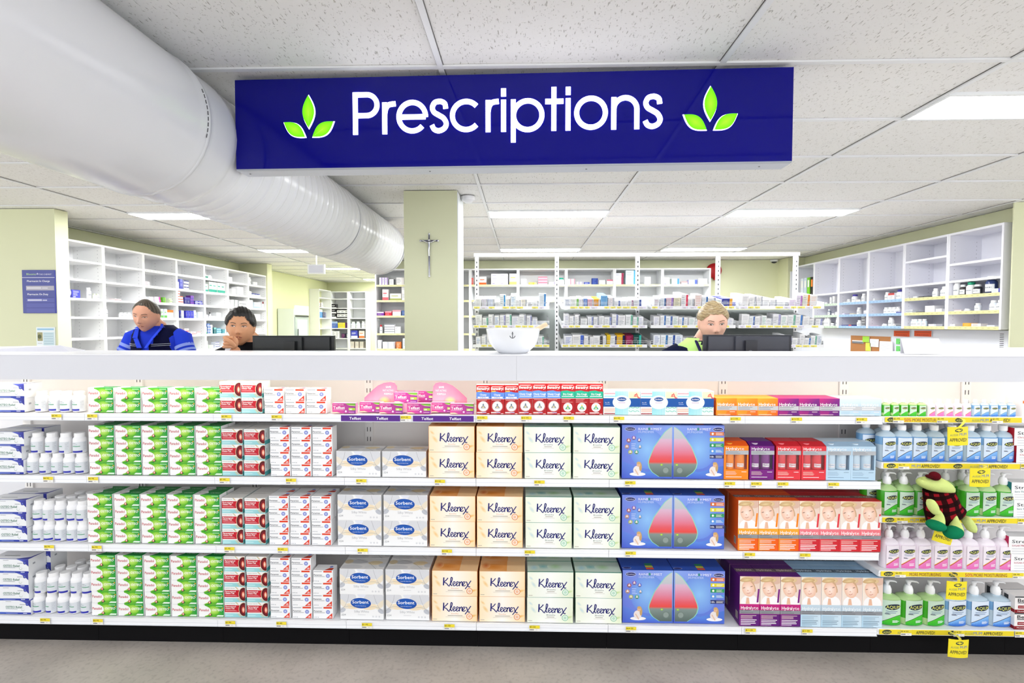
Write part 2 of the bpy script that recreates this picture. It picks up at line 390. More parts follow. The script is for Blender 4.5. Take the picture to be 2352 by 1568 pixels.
# ================================================================ SIGN
A = on_y(541, 284, 2.215); B = on_y(1821, 272, 2.16)
sw = math.hypot(B.x-A.x, 2.215-2.16); sz0, sz1 = 1.5+.688, 1.5+1.086; sh = sz1-sz0; ang = math.atan2(2.16-2.215, B.x-A.x)
t = thing('hanging_sign', ((A.x+B.x)/2, 2.1875, 0), ang, 'deep blue hanging box sign with glowing white lettering and green leaves', 'sign')
g = G(); g.box(-sw/2, sw/2, 0, .012, sz0+.006, sz1, '#0505800'[:7]); part(g, 'face_panel', t, SIGNF)
g = G(); g.box(-sw/2, sw/2, .012, .095, sz0, sz1, '#1a1a6e', bot='#c9cdd6'); g.box(-sw/2, sw/2, .001, .012, sz0, sz0+.006, '#aeb3bd')
for xx in (-1.18, -.35, .35, 1.1): g.lathe([(.004, -.001), (.004, .0015)], '#70747c', 8, o=(xx, .05, sz0-.001))
part(g, 'casing', t, METL)
for xx in (-.9, .9): part(G().box(xx-.02, xx+.02, .04, .06, sz1, CEIL-.004, '#9a9da3'), 'hanger', t, METL)
U = sw/4301.
ox, oz = -sw/2-134*U, None
def arc(cx, cy, r, a0, a1, n=22, ry=None): return [(cx+r*math.cos(math.radians(a0+(a1-a0)*i/n)), cy+(ry or r)*math.sin(math.radians(a0+(a1-a0)*i/n))) for i in range(n+1)]
def spline(pts, n=6):
    P = [pts[0]]+list(pts)+[pts[-1]]; out = []
    for i in range(1, len(P)-2):
        for k in range(n):
            t_ = k/n; a, b, c, d = P[i-1:i+3]
            out.append(tuple(.5*((2*b[m])+(-a[m]+c[m])*t_+(2*a[m]-5*b[m]+4*c[m]-d[m])*t_*t_+(-a[m]+3*b[m]-3*c[m]+d[m])*t_**3) for m in (0, 1)))
    return out+[tuple(pts[-1])]
sS = spline([(128, 186), (122, 222), (100, 238), (76, 242), (42, 232), (24, 196), (38, 160), (76, 136), (112, 112), (132, 72), (116, 36), (75, 18), (38, 30), (20, 62)])
O = arc(126, 130, 109, 0, 360, 40)
LET = [('P', 1080, [[(19, 0), (19, 325)], [(19, 306), (108, 306)]+arc(111, 226, 80, 90, -90)+[(19, 146)]]),
 ('r', 1312, [[(19, 0), (19, 243)], spline([(19, 150), (28, 195), (52, 224), (106, 232)])]),
 ('e', 1425, [[(20, 128), (228, 128)], arc(123, 130, 105, -2, 318, 36, 109)]),
 ('s', 1682, [sS]), ('c', 1845, [arc(124, 130, 107, 42, 318, 30)]), ('r', 2120, [[(19, 0), (19, 243)], spline([(19, 150), (28, 195), (52, 224), (102, 232)])]),
 ('i', 2240, [[(19, 0), (19, 243)], [(19, 268), (19, 328)]]), ('p', 2315, [[(19, -82), (19, 243)], arc(130, 122, 109, 0, 360, 40)]),
 ('t', 2579, [[(66, 0), (66, 330)], [(0, 222), (139, 222)]]), ('i', 2735, [[(19, 0), (19, 243)], [(19, 268), (19, 328)]]), ('o', 2802, [O]),
 ('n', 3082, [[(19, 0), (19, 243)], [(19, 120)]+arc(106, 150, 87, 180, 0)+[(193, 0)]]), ('s', 3318, [sS])]
for ch, u0, st in LET:
    g = G(); g.frame((ox+u0*U, 0, sz0+(262+5*(u0-1080)/2400)*U), (1, 0, 0), (0, 0, 1), (0, -1, 0))
    for s_ in st: g.ribbon([(a*U, b*U) for a, b in s_], 38*U, 12+st.index(s_)*.3, '#ffffff', thick=1)
    part(g, 'letter', t, LIT)
leaf = lambda w, h: [(w*math.sin(PI*i/14)*(1.0), -h/2+h*i/14) for i in range(15)]+[(-w*math.sin(PI*i/14), h/2-h*i/14) for i in range(1, 14)]
LG = mat('lit_leaf', None, .5, spec=.2, es=.42)
for base, sg in ((725, 1), (3826, -1)):
    for dx, dy, rot, L_ in ((0, 185, 0, 262), (-113, 48, .98, 215), (115, 48, -.98, 215)):
        P = [(x*math.cos(rot)-y*math.sin(rot), x*math.sin(rot)+y*math.cos(rot)) for x, y in leaf(50, L_)]
        g = G(); g.frame((ox+(base+dx)*U, 0, sz0+(262+dy)*U), (1, 0, 0), (0, 0, 1), (0, -1, 0))
        wp = [(a*U*1.03+sg*4*U, b*U*1.03-3*U) for a, b in P]; g.poly(wp, 5, '#ffffff')
        part(g, 'leaf_rim', t, LIT)
        g = G(); g.frame((ox+(base+dx)*U, 0, sz0+(262+dy)*U), (1, 0, 0), (0, 0, 1), (0, -1, 0))
        pp = [(a*U*.95, b*U*.97) for a, b in P]; n_ = len(pp)
        for i in range(n_): g.poly([(0, 0), pp[i], pp[(i+1) % n_]], 11, ['#98f028', '#62d80c', '#62d80c'])
        part(g, 'leaf', t, LG)
#==PART3==
# ================================================================ COUNTER AND GONDOLA
YL, YP, YBK, X0 = 2.212, 2.228, 2.52, -2.0157
SZ = [1.058, .768, .448, .102]                      # lip undersides of the four shelves
RZ = [on_y(2180, v, YL).z for v in (971, 1076.8, 1201.3, 1325.3, 1458.8)]
RH = .028
SHN = ['top shelf', 'second shelf', 'third shelf', 'bottom shelf']
CT = 1.5-.1346*1.0
t = thing('service_counter', (0, 0, 0), 0, 'long white laminate counter top with deep front fascia over stocked shelving', 'counter')
part(G().box(-3.3, 3.3, 2.166, 2.50, CT-.004, CT, '#f6f6fa'), 'counter_top', t, mat('counter_laminate', None, .3, spec=.5))
part(G().box(-.06, .06, 2.1855, 2.19, 1.2515, CT-.0045, '#c9cad0'), 'joint_backing', t, MATT)  # board added behind the fascia joint to stop strip light leaking through
for a, b in ((-3.3, -.03275), (-.03225, 3.3)): part(G().box(a, b, 2.17, 2.185, 1.2515, CT-.0045, '#dcdde3'), 'fascia_panel', t, MATT)
put(G().box(-3.3, 3.3, 2.535, 2.55, 0, CT-.032, '#e4e5ea').mesh('panel', MATT), 'counter_rear_panel', (0, 0, 0), 0, 'white rear panel closing the back of the shelving below the counter', 'panel')
g = G(); g.box(-3.2, 3.2, 2.20, 2.225, 1.255, 1.27, '#fff4e4')
t2 = thing('strip_light', (0, 0, 0), 0, 'warm white strip light tucked under the counter fascia above top shelf', 'strip light')
part(g, 'diffuser', t2, STRIP); part(G().box(-3.2, 3.2, 2.195, 2.23, 1.27, 1.28, '#eeeeee'), 'housing', t2, METL)
def rail_mesh(w, z0, h, name):
    g = G(); g.box(0, w, YL, YL+.004, z0, z0+h, '#f6f7fa'); g.box(0, w, YL-.0025, YL, z0+h-.004, z0+h, '#f6f7f9'); g.box(0, w, YL-.0025, YL, z0, z0+.003, '#dfe1e6')
    g.box(0, w, YL-.0008, YL, z0+h*.45, z0+h*.5, '#dcdee4'); return g.mesh(name, METL)
BN = {-1: 'outermost, beside the striped cartons end', 0: 'below the green tablet cartons', 1: 'below the red and white tablet cartons', 2: 'holding white floral tissue boxes', 3: 'holding the tissue boxes with green tops',
      4: 'holding the blue humidifier boxes', 5: 'holding the seven portrait cartons', 6: 'holding sanitiser bottles with yellow strips', 7: 'holding lozenge boxes at the end'}
BN[-1] = 'holding the blue and white relief cartons'
for i in range(-1, 8):
    t = thing('shelving_bay', (X0+.6*i, 0, 0), 0, 'white steel gondola bay '+BN[i], 'shelving', 'gondola bays under the counter')
    w = .5985
    g = G(); g.box(0, .5985, YBK, YBK+.01, .06, 1.245, '#f1edea'); part(g, 'back_panel', t, METL)
    g = G(); g.box(0, .04, YBK-.012, YBK, .06, 1.245, '#f6f3f0')
    zz = .15
    while zz < 1.22:
        for s in (-1, 1): g.box(.02+s*.008-.0018, .02+s*.008+.0018, YBK-.0128, YBK-.012, zz, zz+.022, '#4b484c')
        zz += .05
    part(g, 'upright', t, METL)
    lv = [(z, .034) for z in SZ] if i < 6 else [(z, RH) for z in RZ]
    for k, (z0, h) in enumerate(lv):
        g = G(); g.box(0, w, YL+.004, YBK-.012, z0+h-.03, z0+h-.0035, '#f8f8fa'); 
        for xx in (.002, w-.006):
            g.face([(xx, YL+.06, z0+h-.03), (xx, YBK-.012, z0+h-.03), (xx, YBK-.012, z0-.06)], '#e0e0e4')
        sh_ = part(g, 'shelf', t, METL)
        put(rail_mesh(w, z0, h, 'price_rail'), 'price_rail', parent=sh_)
    part(G().box(0, .5985, 2.252, 2.262, 0, .1, '#0e0d0f'), 'kickboard', t, KICK)
    part(G().box(0, .5985, 2.262, 2.5, .06, .1, '#222124'), 'base_tray', t, MATT)
def stop(row): return SZ[row]+.0345
def X(px, row, y=YP): return on_y(px, 1100+0*row, y).x if row is None else on_y(px, {0: 950, 1: 1085, 2: 1240, 3: 1410}[row], y).x
# ---- cartons
def carton(w, d, h, c, top=None, side=None, front=None):
    g = G(); g.box(-w/2, w/2, 0, d, 0, h, c, top=top, side=side, front=front); g.front(w); return g
def m_green():   # green and white tablet carton with white leaf point
    w, d, h = .1185, .055, .0572; g = carton(w, d, h, '#f4f4f3', top='#0f8a3a')
    g.rect(.028, 0, w-.028, h, 1, ['#8ccc1e', '#0c9b3c', '#069043', '#57b81f'])
    g.ell(w*.58, h*.55, .03, .022, 1.5, '#6fc21e', '#d6f07a', 18, clip=(.03, .001, w, h-.001))
    lf = [(0, h)]+[(.057*math.sin(PI/2*k/8), h*(1-.5*(k/8)**1.7)) for k in range(1, 9)]+[(.057*math.sin(PI/2*(8-k)/8), h*.5*(1-(k/8))**1.7) for k in range(1, 9)]+[(0, 0)]
    g.poly(lf[::-1], 2, '#f6f6f5')
    g.poly([(.02, 0), (.05, 0), (.065, .008), (.06, .015), (.045, .004)], 2.2, '#0f8a3c')
    g.text('Panadol', .003, h*.47, .044, .0125, 3, '#c21a36', .03); g.text('OSTEO', .061, h*.5, .05, .011, 3, '#ffffff', .045, .25)
    g.ell(.053, .012, .006, .007, 3, '#b52a2a'); g.ell(.053, .0125, .0025, .005, 3.5, '#ffe8d8')
    g.poly([(.082, .003), (w-.003, .003), (w-.001, .01), (.09, .01)], 3, '#e8f6e8'); g.rect(.081, h*.84, .032, .0055, 3, '#8fd08f')
    g.ell(w-.006, h*.74, .003, .003, 3, '#f2a52a')
    g.frame((-w/2, 0, h), (1, 0, 0), (0, 1, 0), (0, 0, 1)); g.poly([(0, 0), (.03, 0), (.05, d/2), (.03, d), (0, d)], 1, '#eceeec'); g.text('Panadol', .006, .02, .036, .01, 2, '#8d1a30'); g.text('OSTEO', .062, .02, .044, .01, 2, '#d8efd8', .03, .2)
    return g.mesh('green_tablet_carton')
def m_ost():     # red/teal tablets
    w, d, h = .0965, .075, .0718; g = carton(w, d, h, '#f2f2f0', top='#e9e6e2', side='#dde4e2')
    g.rect(0, 0, w, h*.26, 1, ['#a9dcdf', '#7fc4cb', '#8fccd2', '#a9dcdf']); g.rect(0, h*.33, w*.8, h*.46, 1, '#c3182b')
    for k, c in enumerate(('#9fc9b4', '#e8d98a', '#e79a7a')): g.ribbon([(w*.52+k*.0022, h*.995), (w*.64+k*.0022, h*.83), (w*.86, h*.96-.001*k)][:2], .0014, 1.2, c); g.ribbon([(w*.60+k*.003, h*.26), (w*.76+k*.002, h*.02+.001*k)], .0014, 1.2, c)
    g.ell(w*.93, h*.52, .024, .033, 1.4, '#e9c4a0', clip=(0, .001, w, h-.001)); g.ell(w*.94, h*.52, .0225, .031, 1.6, '#3a0f16', '#b51d2b', 22, clip=(0, .001, w, h-.001)); g.ell(w*.91, h*.5, .0065, .014, 2, '#e8603a', '#ffe9d2')
    g.text('Paracetamol', .004, h*.655, w*.5, .0072, 2, '#ffffff', .05); g.text('Osteo-Tab', .004, h*.535, w*.44, .0072, 2, '#ffffff', .05)
    g.lines(.004, h*.45, w*.6, 2, .0035, .0015, 2, '#e9a5ab'); g.text('PHARMACY MEDICINE', .004, h*.88, w*.46, .0032, 2, '#8b8f90', .01); g.rect(.004, h*.12, w*.36, .002, 2, '#d8f0f2')
    g.frame((w/2, 0, 0), (0, 1, 0), (0, 0, 1), (1, 0, 0)); g.rect(0, 0, d, h*.26, 1, '#4aa3a5'); g.rect(.012, h*.45, .003, .022, 1, '#5a5d60')
    return g.mesh('red_teal_tablet_carton')
def m_pan():     # white/orange-red
    w, d, h = .091, .055, .0566; g = carton(w, d, h, '#f5f5f6', top='#eceded')
    g.rect(w*.52, h*.83, w*.43, h*.13, 1, '#e23c17'); g.poly([(w*.65, .001), (w-.003, .001), (w-.003, h*.46)], 1, '#e0391a')
    g.text('Panamax', .0025, h*.56, w*.42, .0075, 2, '#3b4250', .02); g.lines(.0025, h*.47, w*.62, 1, .003, .0014, 2, '#59606b'); g.rect(.0025, h*.87, w*.42, .0022, 2, '#8a9099')
    g.ell(w*.75, h*.55, .0095, .0095, 1.5, '#a6b2e6'); g.ell(w*.75, h*.55, .0078, .0078, 2, '#5a6cc8', '#dfe6fb'); g.rect(.0025, h*.1, w*.18, .0015, 2, '#9aa0a8'); g.rect(w*.24, h*.08, .003, .003, 2, '#7d838c')
    g.rect(w*.83, h*.17, .008, .0022, 2, '#ffffff'); g.rect(w*.79, h*.09, .013, .0022, 2, '#ffffff')
    g.frame((-w/2, 0, h), (1, 0, 0), (0, 1, 0), (0, 0, 1)); g.poly([(w*.55, 0), (w*.95, 0), (w*.98, d*.4), (w*.75, d*.4)], 1, '#c93a22'); g.ell(w*.8, d*.6, .008, .008, 2, '#7d8bd0')
    return g.mesh('white_orange_tablet_carton')
def m_rel():     # blue/white relief cartons
    w, d, h = .19, .085, .0655; g = carton(w, d, h, '#eef0f2', top='#f0f1f4')
    g.rect(0, 0, w, h*.14, 1, ['#3f5fc0', '#26309a', '#26309a', '#4a6ecb']); g.poly([(w*.7, h), (w*.84, h*.86), (w*.93, h*.68), (w, h*.48), (w, h)], 1, ['#6676d0', '#4a52b8', '#3b3f9e', '#2b2f8f', '#2b2f8f'])
    g.text('OSTEO Relief', w*.36, h*.44, w*.42, .011, 2, '#3f7d62', .02); g.rect(w*.36, h*.37, w*.3, .0018, 2, '#8f9aa0'); g.ell(w*.8, h*.33, .007, .006, 2, '#9fb5a8'); g.ell(w*.803, h*.345, .006, .005, 2.5, '#eef0f2')
    g.ell(w*.91, h*.74, .008, .0075, 2, '#2a2e7c', '#6a7ad8'); g.rect(w*.72, h*.7, w*.13, .0018, 2, '#6a6f80'); g.rect(w*.36, h*.9, w*.14, .002, 2, '#a8abb2'); g.rect(w*.8, h*.05, w*.1, .003, 2, '#dfe5f8'); g.rect(w*.36, h*.05, w*.3, .0015, 2, '#a9b8e6')
    g.frame((-w/2, 0, h), (1, 0, 0), (0, 1, 0), (0, 0, 1)); g.poly([(w*.6, 0), (w, 0), (w, d), (w*.93, d*.3)], 1, '#3a3f9c'); g.rect(w*.2, d*.4, w*.4, .004, 1, '#6d7468'); g.rect(0, 0, w, .004, 1, '#4453b4')
    g.frame((w/2, 0, 0), (0, 1, 0), (0, 0, 1), (1, 0, 0)); g.rect(.02, h*.5, .012, .008, 1, '#a6a9b0')
    return g.mesh('relief_carton')
def m_tis(kind):
    w, d, h = .209, .1, .1175
    if kind == 'floral':
        w, h = .2015, .118; g = carton(w, d, h, '#f3f3f3', top='#e4e3e2', side='#e9e9ea')
        cl = (0, .001, w, h-.001)
        for cx, cy, rx, ry, c, ro in ((.03, h*.86, .045, .025, '#d9dade', .1), (.16, h*.85, .05, .028, '#d8d9dd', -.1), (.1, h*1.0, .02, .016, '#e2e4ee', 0), (.055, h*.52, .04, .014, '#f0dfc0', 0), (.14, h*.5, .035, .014, '#f0dfc0', .1), (.19, h*.6, .03, .012, '#eadfca', .8), (.015, h*.6, .03, .012, '#ece2d0', -.8), (.01, h*.35, .016, .01, '#c3c6cd', .5), (.19, h*.33, .016, .01, '#bfc2ca', -.5)):
            g.ell(cx, cy, rx, ry, 1, c, n=16, rot=ro, clip=cl)
        for P in ([(.0, .04), (.02, .06), (.035, .09), (.04, h-.002)], [(w, .035), (w-.02, .055), (w-.035, .085), (w-.045, h-.002)], [(w, .045), (w-.04, .06), (w-.08, .055)], [(0, .05), (.04, .062), (.07, .055)]): g.ribbon(spline(P, 3), .0011, 1.4, '#9b9ca0')
        g.ell(.096, h*.645, .0475, .0245, 2, '#1c4fa6', '#2a67c4', 28, -.05); g.text('Sorbent', .056, h*.63, .077, .0155, 3, '#ffffff', .025); g.text('Always Soft. Always Strong.', .068, h*.525, .052, .0038, 3, '#dfe9fa', .01, .2)
        g.text('Silky White', .065, h*.27, .069, .011, 2, '#b3b4b8', -.005); g.rect(.082, h*.17, .036, .0015, 2, '#c9cacd'); g.text('224', .005, h*.14, .02, .0085, 2, '#8e9094', 0)
        for k in range(3): g.ell(.153+k*.0145, h*.12, .0042, .0042, 2, '#dadbde')
        g.frame((-w/2, 0, h), (1, 0, 0), (0, 1, 0), (0, 0, 1)); cl = (0, 0, w, d)
        for cx, cy, rx, ry, c in ((.05, .02, .05, .02, '#d2d2d4'), (.14, .02, .03, .02, '#dcdcdc'), (.15, .06, .035, .02, '#e4d3ac'), (.19, .04, .02, .02, '#c6c8cc'), (.07, .07, .04, .02, '#cccdd0'), (.02, .07, .02, .02, '#dcccaa')): g.ell(cx, cy, rx, ry, 1, c, n=14, clip=cl)
        g.ribbon([(.04, d), (.12, .06), (.17, 0)], .0014, 2, '#8f9094'); return g.mesh('floral_tissue_box')
    o = kind == 'orange'
    g = carton(w, d, h, '#f8efe0' if o else '#f1f4ea', top='#f6cf9d' if o else '#cfe0d2', side='#e2924a' if o else '#7fae95')
    a, b, c_ = ('#fbe6bf', '#fdf8ef', '#f8d9a4') if o else ('#eef3e0', '#f8faf5', '#e3ecc8')
    g.rect(0, 0, w/2, h, 1, [a, b, b, a]); g.rect(w/2, 0, w/2, h, 1, [b, c_, a, b])
    e = '#f3c987' if o else '#c7dde2'
    g.ell(.028, h*.5, .02, .008, 1.5, a, e, 14, -.9); g.ell(.016, h*.75, .014, .006, 1.5, a, e, 12, -.7); g.ell(w-.02, h*.22, .02, .006, 1.5, c_, '#f2b85e' if o else '#bcd98e', 12, .25)
    K = '#1d1f6e'; s = .00195; kx, ky = .049, h*.40
    def R(P, wd=.0042): g.ribbon([(kx+x*s, ky+y*s) for x, y in spline(P, 4)], wd, 3, K)
    R([(3, 20), (2.5, 10), (2, 1)], .0056); R([(13, 19), (8, 13), (3, 9), (9, 6), (14, 0), (17, 0)]); R([(16, 1), (21, 10), (23, 18), (21, 20.5), (19.5, 17), (19, 6), (20.5, 1), (23, 1)])
    for ex in (24, 31.5, 47): R([(ex, 2), (ex+4, 6), (ex+5.5, 9), (ex+3.5, 10.5), (ex+1, 8), (ex+.5, 3), (ex+3, 0), (ex+6, 1.5), (ex+7.5, 3)], .0036)
    R([(39, 8), (40, 10), (40, 5), (40, 0), (40, 5), (44, 10), (46, 9), (46, 3), (47, .5), (48, 1)]); R([(54, 10), (57, 9), (59, 2), (62, -2), (65, -1)]); R([(67, 13), (63, 7), (57, -2), (53, -7)])
    cc = '#e9b18c' if o else '#7b8a80'
    g.text('Soothe' if o else 'Breathe', .088, h*.28, .034 if o else .04, .007, 3, cc, 0, .2); g.rect(.073 if o else .09, h*.215, .068 if o else .034, .0022, 3, '#9b8f80'); g.rect(.063 if o else .083, h*.165, .088 if o else .05, .0011, 3, '#c2b8aa')
    gc = '#e58d55' if o else '#8cc7a8'
    g.ell(w-.036, h*.2, .0145, .0145, 2, gc, n=20); g.ell(w-.036, h*.2, .0115, .0115, 2.4, '#f8e7d8' if o else '#e9f4e6'); g.ell(w-.036, h*.2, .007, .007, 2.7, '#f3c2a0' if o else '#bfe0cb'); g.rect(.005, h*.06, .018, .0025, 2, '#b9b0a2')
    if o: g.rect(0, 0, .0012, h, 2, '#e9974e'); g.rect(w-.0012, 0, .0012, h, 2, '#ea9a52')
    g.rect(0, h-.0012, w, .0012, 2, '#f0ab6a' if o else '#2f8f78')
    g.frame((-w/2, 0, h), (1, 0, 0), (0, 1, 0), (0, 0, 1))
    if o: g.rect(0, 0, w*.6, d, 1, ['#f7c58d', '#f3a95c', '#f0a355', '#f6c48e']); g.ell(w*.3, d*.4, w*.25, d*.28, 1.5, '#f3a95c', '#e08a2e', 16); g.ell(w*.13, d*.5, .02, .03, 1.7, '#f3b67a', '#d9702c')
    else: g.rect(0, 0, w, .004, 1.4, '#1f8a74'); g.ell(w*.35, d*.5, w*.2, d*.28, 1.2, '#cfe0d2', '#7fb8b8', 16); g.ell(w*.62, d*.5, w*.18, d*.3, 1.2, '#cfe0d2', '#a9cf9c', 16); g.ell(w*.15, d*.4, .025, .03, 1.3, '#cfe0d2', '#a6cfd8')
    return g.mesh('orange_tissue_box' if o else 'green_tissue_box')
def m_hum(right):
    w, d, h = .2295, .2, .2435; g = carton(w, d, h, '#5273d2', top='#2f55b4', side='#20328f')
    g.rect(0, 0, w, h, 1, ['#6274d6', '#527fd2', '#8aa6ec', '#7488dd'] if not right else ['#527fd2', '#6676d8', '#7a8ee2', '#8aa6ec']); g.ell(w*.5, h*.55, .08, .09, 1.2, '#6d90e0', '#8ec0f0', 24)
    g.poly([(0, 0), (w, 0), (w, h*.25), (w*.5, h*.12), (0, h*.33)], 1.4, ['#4a5cc6', '#4a66ca', '#4f78d2', '#5c8adb', '#6280da'])
    cx = w-.005 if not right else .005; top_, bot = h*.965, h*.035
    prof = [(.0, .0), (.012, .03), (.03, .1), (.05, .22), (.078, .40), (.09, .53), (.101, .66), (.1035, .73), (.098, .83), (.085, .91), (.065, .97), (.055, 1.0)]
    ST = [(0, '#c9cdd0'), (.23, '#bfc2c8'), (.25, '#d9b4cc'), (.45, '#dd8ba4'), (.6, '#e2606c'), (.715, '#e84a3e'), (.735, '#84948f'), (.85, '#73837d'), (1.01, '#55645e')]
    def cl(t):
        for (a, ca), (b, cb) in zip(ST, ST[1:]):
            if t <= b: return tuple(x+(y-x)*(t-a)/(b-a) for x, y in zip(lin(ca), lin(cb)))
        return lin(ST[-1][1])
    sg = -1 if not right else 1
    n = 40; W_ = lambda t: next(a[0]+(b[0]-a[0])*(t-a[1])/(b[1]-a[1]) for a, b in zip(prof, prof[1:]) if t <= b[1]+1e-9)
    for k in range(n):
        t0, t1 = k/n, (k+1)/n; y0, y1 = top_-(top_-bot)*t0, top_-(top_-bot)*t1
        for e, l in ((.004, 1.8), (0, 2)):
            a0, a1 = cx+sg*(W_(t0)+e), cx+sg*(W_(t1)+e); c0, c1 = (cl(t0+.001), cl(t1-.001)) if not e else (lin('#8fd8b8'),)*2
            P = [(cx, y1), (a1, y1), (a0, y0), (cx, y0)]; g.poly(P if sg > 0 else P[::-1], l, [c1, c1, c0, c0] if sg > 0 else [c0, c0, c1, c1])
    g.ell(cx+sg*.026, h*.155, .016, .016, 3, '#6d7d77'); g.ell(cx+sg*.027, h*.158, .0125, .0125, 3.3, '#8d9b95'); g.ell(cx+sg*(.046 if not right else .014), h*.26, .007, .005, 3, '#7da35e', '#c8f45a')
    bx = w*.16 if not right else w-.028
    g.ell(bx, h*.925, .0235, .0095, 3, '#dfe4f4'); g.ell(bx, h*.925, .022, .0082, 3.3, '#1d1f66'); g.text('MedeScan', bx-.017, h*.915, .034, .005, 3.6, '#ffffff', .03)
    tx = w*.32 if not right else w*.28
    g.text('RAINB', tx, h*.905, .0435, .011, 3, '#eef2fb', 0); g.text('W', tx+.053, h*.905, .011, .011, 3, '#eef2fb', 0); g.text('MIST', tx+.068, h*.905, .037, .011, 3, '#ffffff', .04); g.ell(tx+.0485, h*.93, .0048, .0065, 3, '#4fa36a', '#1f6fae'); g.text('HUMIDIFIER', tx, h*.853, .07, .0095, 3, '#c9d6f3', -.01)
    if not right:
        for dx, dy, c in ((.03, .185, '#b05a6a'), (.053, .197, '#8a62b8'), (.077, .187, '#5f6fd0'), (.081, .157, '#6fa7dc'), (.0655, .132, '#4fae8a'), (.038, .132, '#b7c56a'), (.0225, .157, '#c89a84')):
            g.ell(dx, dy-.012, .0095, .0095, 3, c); g.poly([(dx-.005, dy-.016), (dx+.005, dy-.016), (dx+.004, dy-.010), (dx, dy-.003), (dx-.004, dy-.010)], 3.3, '#e9d7d4'); g.rect(dx-.005, dy-.019, .01, .003, 3.4, '#4b5058')
        g.lines(.042, .157, .024, 4, .0075, .0018, 3, '#dfe6fa')
    else:
        for k, (c, y_) in enumerate((('#d9703c', .197), ('#e3d92e', .171), ('#2f9a5a', .145), ('#5f9ae0', .119), ('#242a66', .0935))):
            g.rect(w-.064, y_, .062, .0165, 3, c); g.lines(w-.038, y_+.011, .033, 3, .004, .0014, 3.4, '#f2efe6'); g.ell(w-.052, y_+.008, .005, .005, 3.4, '#f6f3ea') if k < 4 else g.text('10h', w-.062, y_+.004, .017, .008, 3.4, '#ffffff', .02)
    fx = w*.31 if not right else w-.045; fy = .012          # seated figure in white
    g.ell(fx, fy+.008, .036, .0085, 3, '#f4f1f1'); g.ell(fx-.002, fy+.026, .018, .02, 3.3, '#ece2de'); g.ell(fx+.004, fy+.052, .0085, .0105, 3.6, '#e0b493'); g.ell(fx+.013, fy+.04, .006, .019, 3.5, '#c9a26a'); g.ell(fx+.005, fy+.059, .009, .006, 3.8, '#d2aa6e'); g.ribbon([(fx-.012, fy+.03), (fx-.002, fy+.014), (fx+.003, fy+.004)], .005, 3.8, '#e3bda2')
    g.frame((-w/2, 0, h), (1, 0, 0), (0, 1, 0), (0, 0, 1)); g.ell(w*.1, .02, .02, .008, 1, '#cfd4ea'); g.ell(w*.1, .02, .018, .007, 1.4, '#1d1f66')
    for k, c in enumerate(('#d9512c', '#c8c52e', '#2f9a5a')): g.rect(w*.48, .008+k*.02, .034, .016, 1, c)
    return g.mesh('humidifier_box')
HC = {'orange': ('#f58a1f', '#ee5a12', '#f7a92e'), 'purple': ('#7a1f80', '#5a1772', '#c2257c'), 'red': ('#e23a44', '#c91f2b', '#f07a84'), 'blue': ('#bcd7ea', '#a9c6dc', '#d3e3ee')}
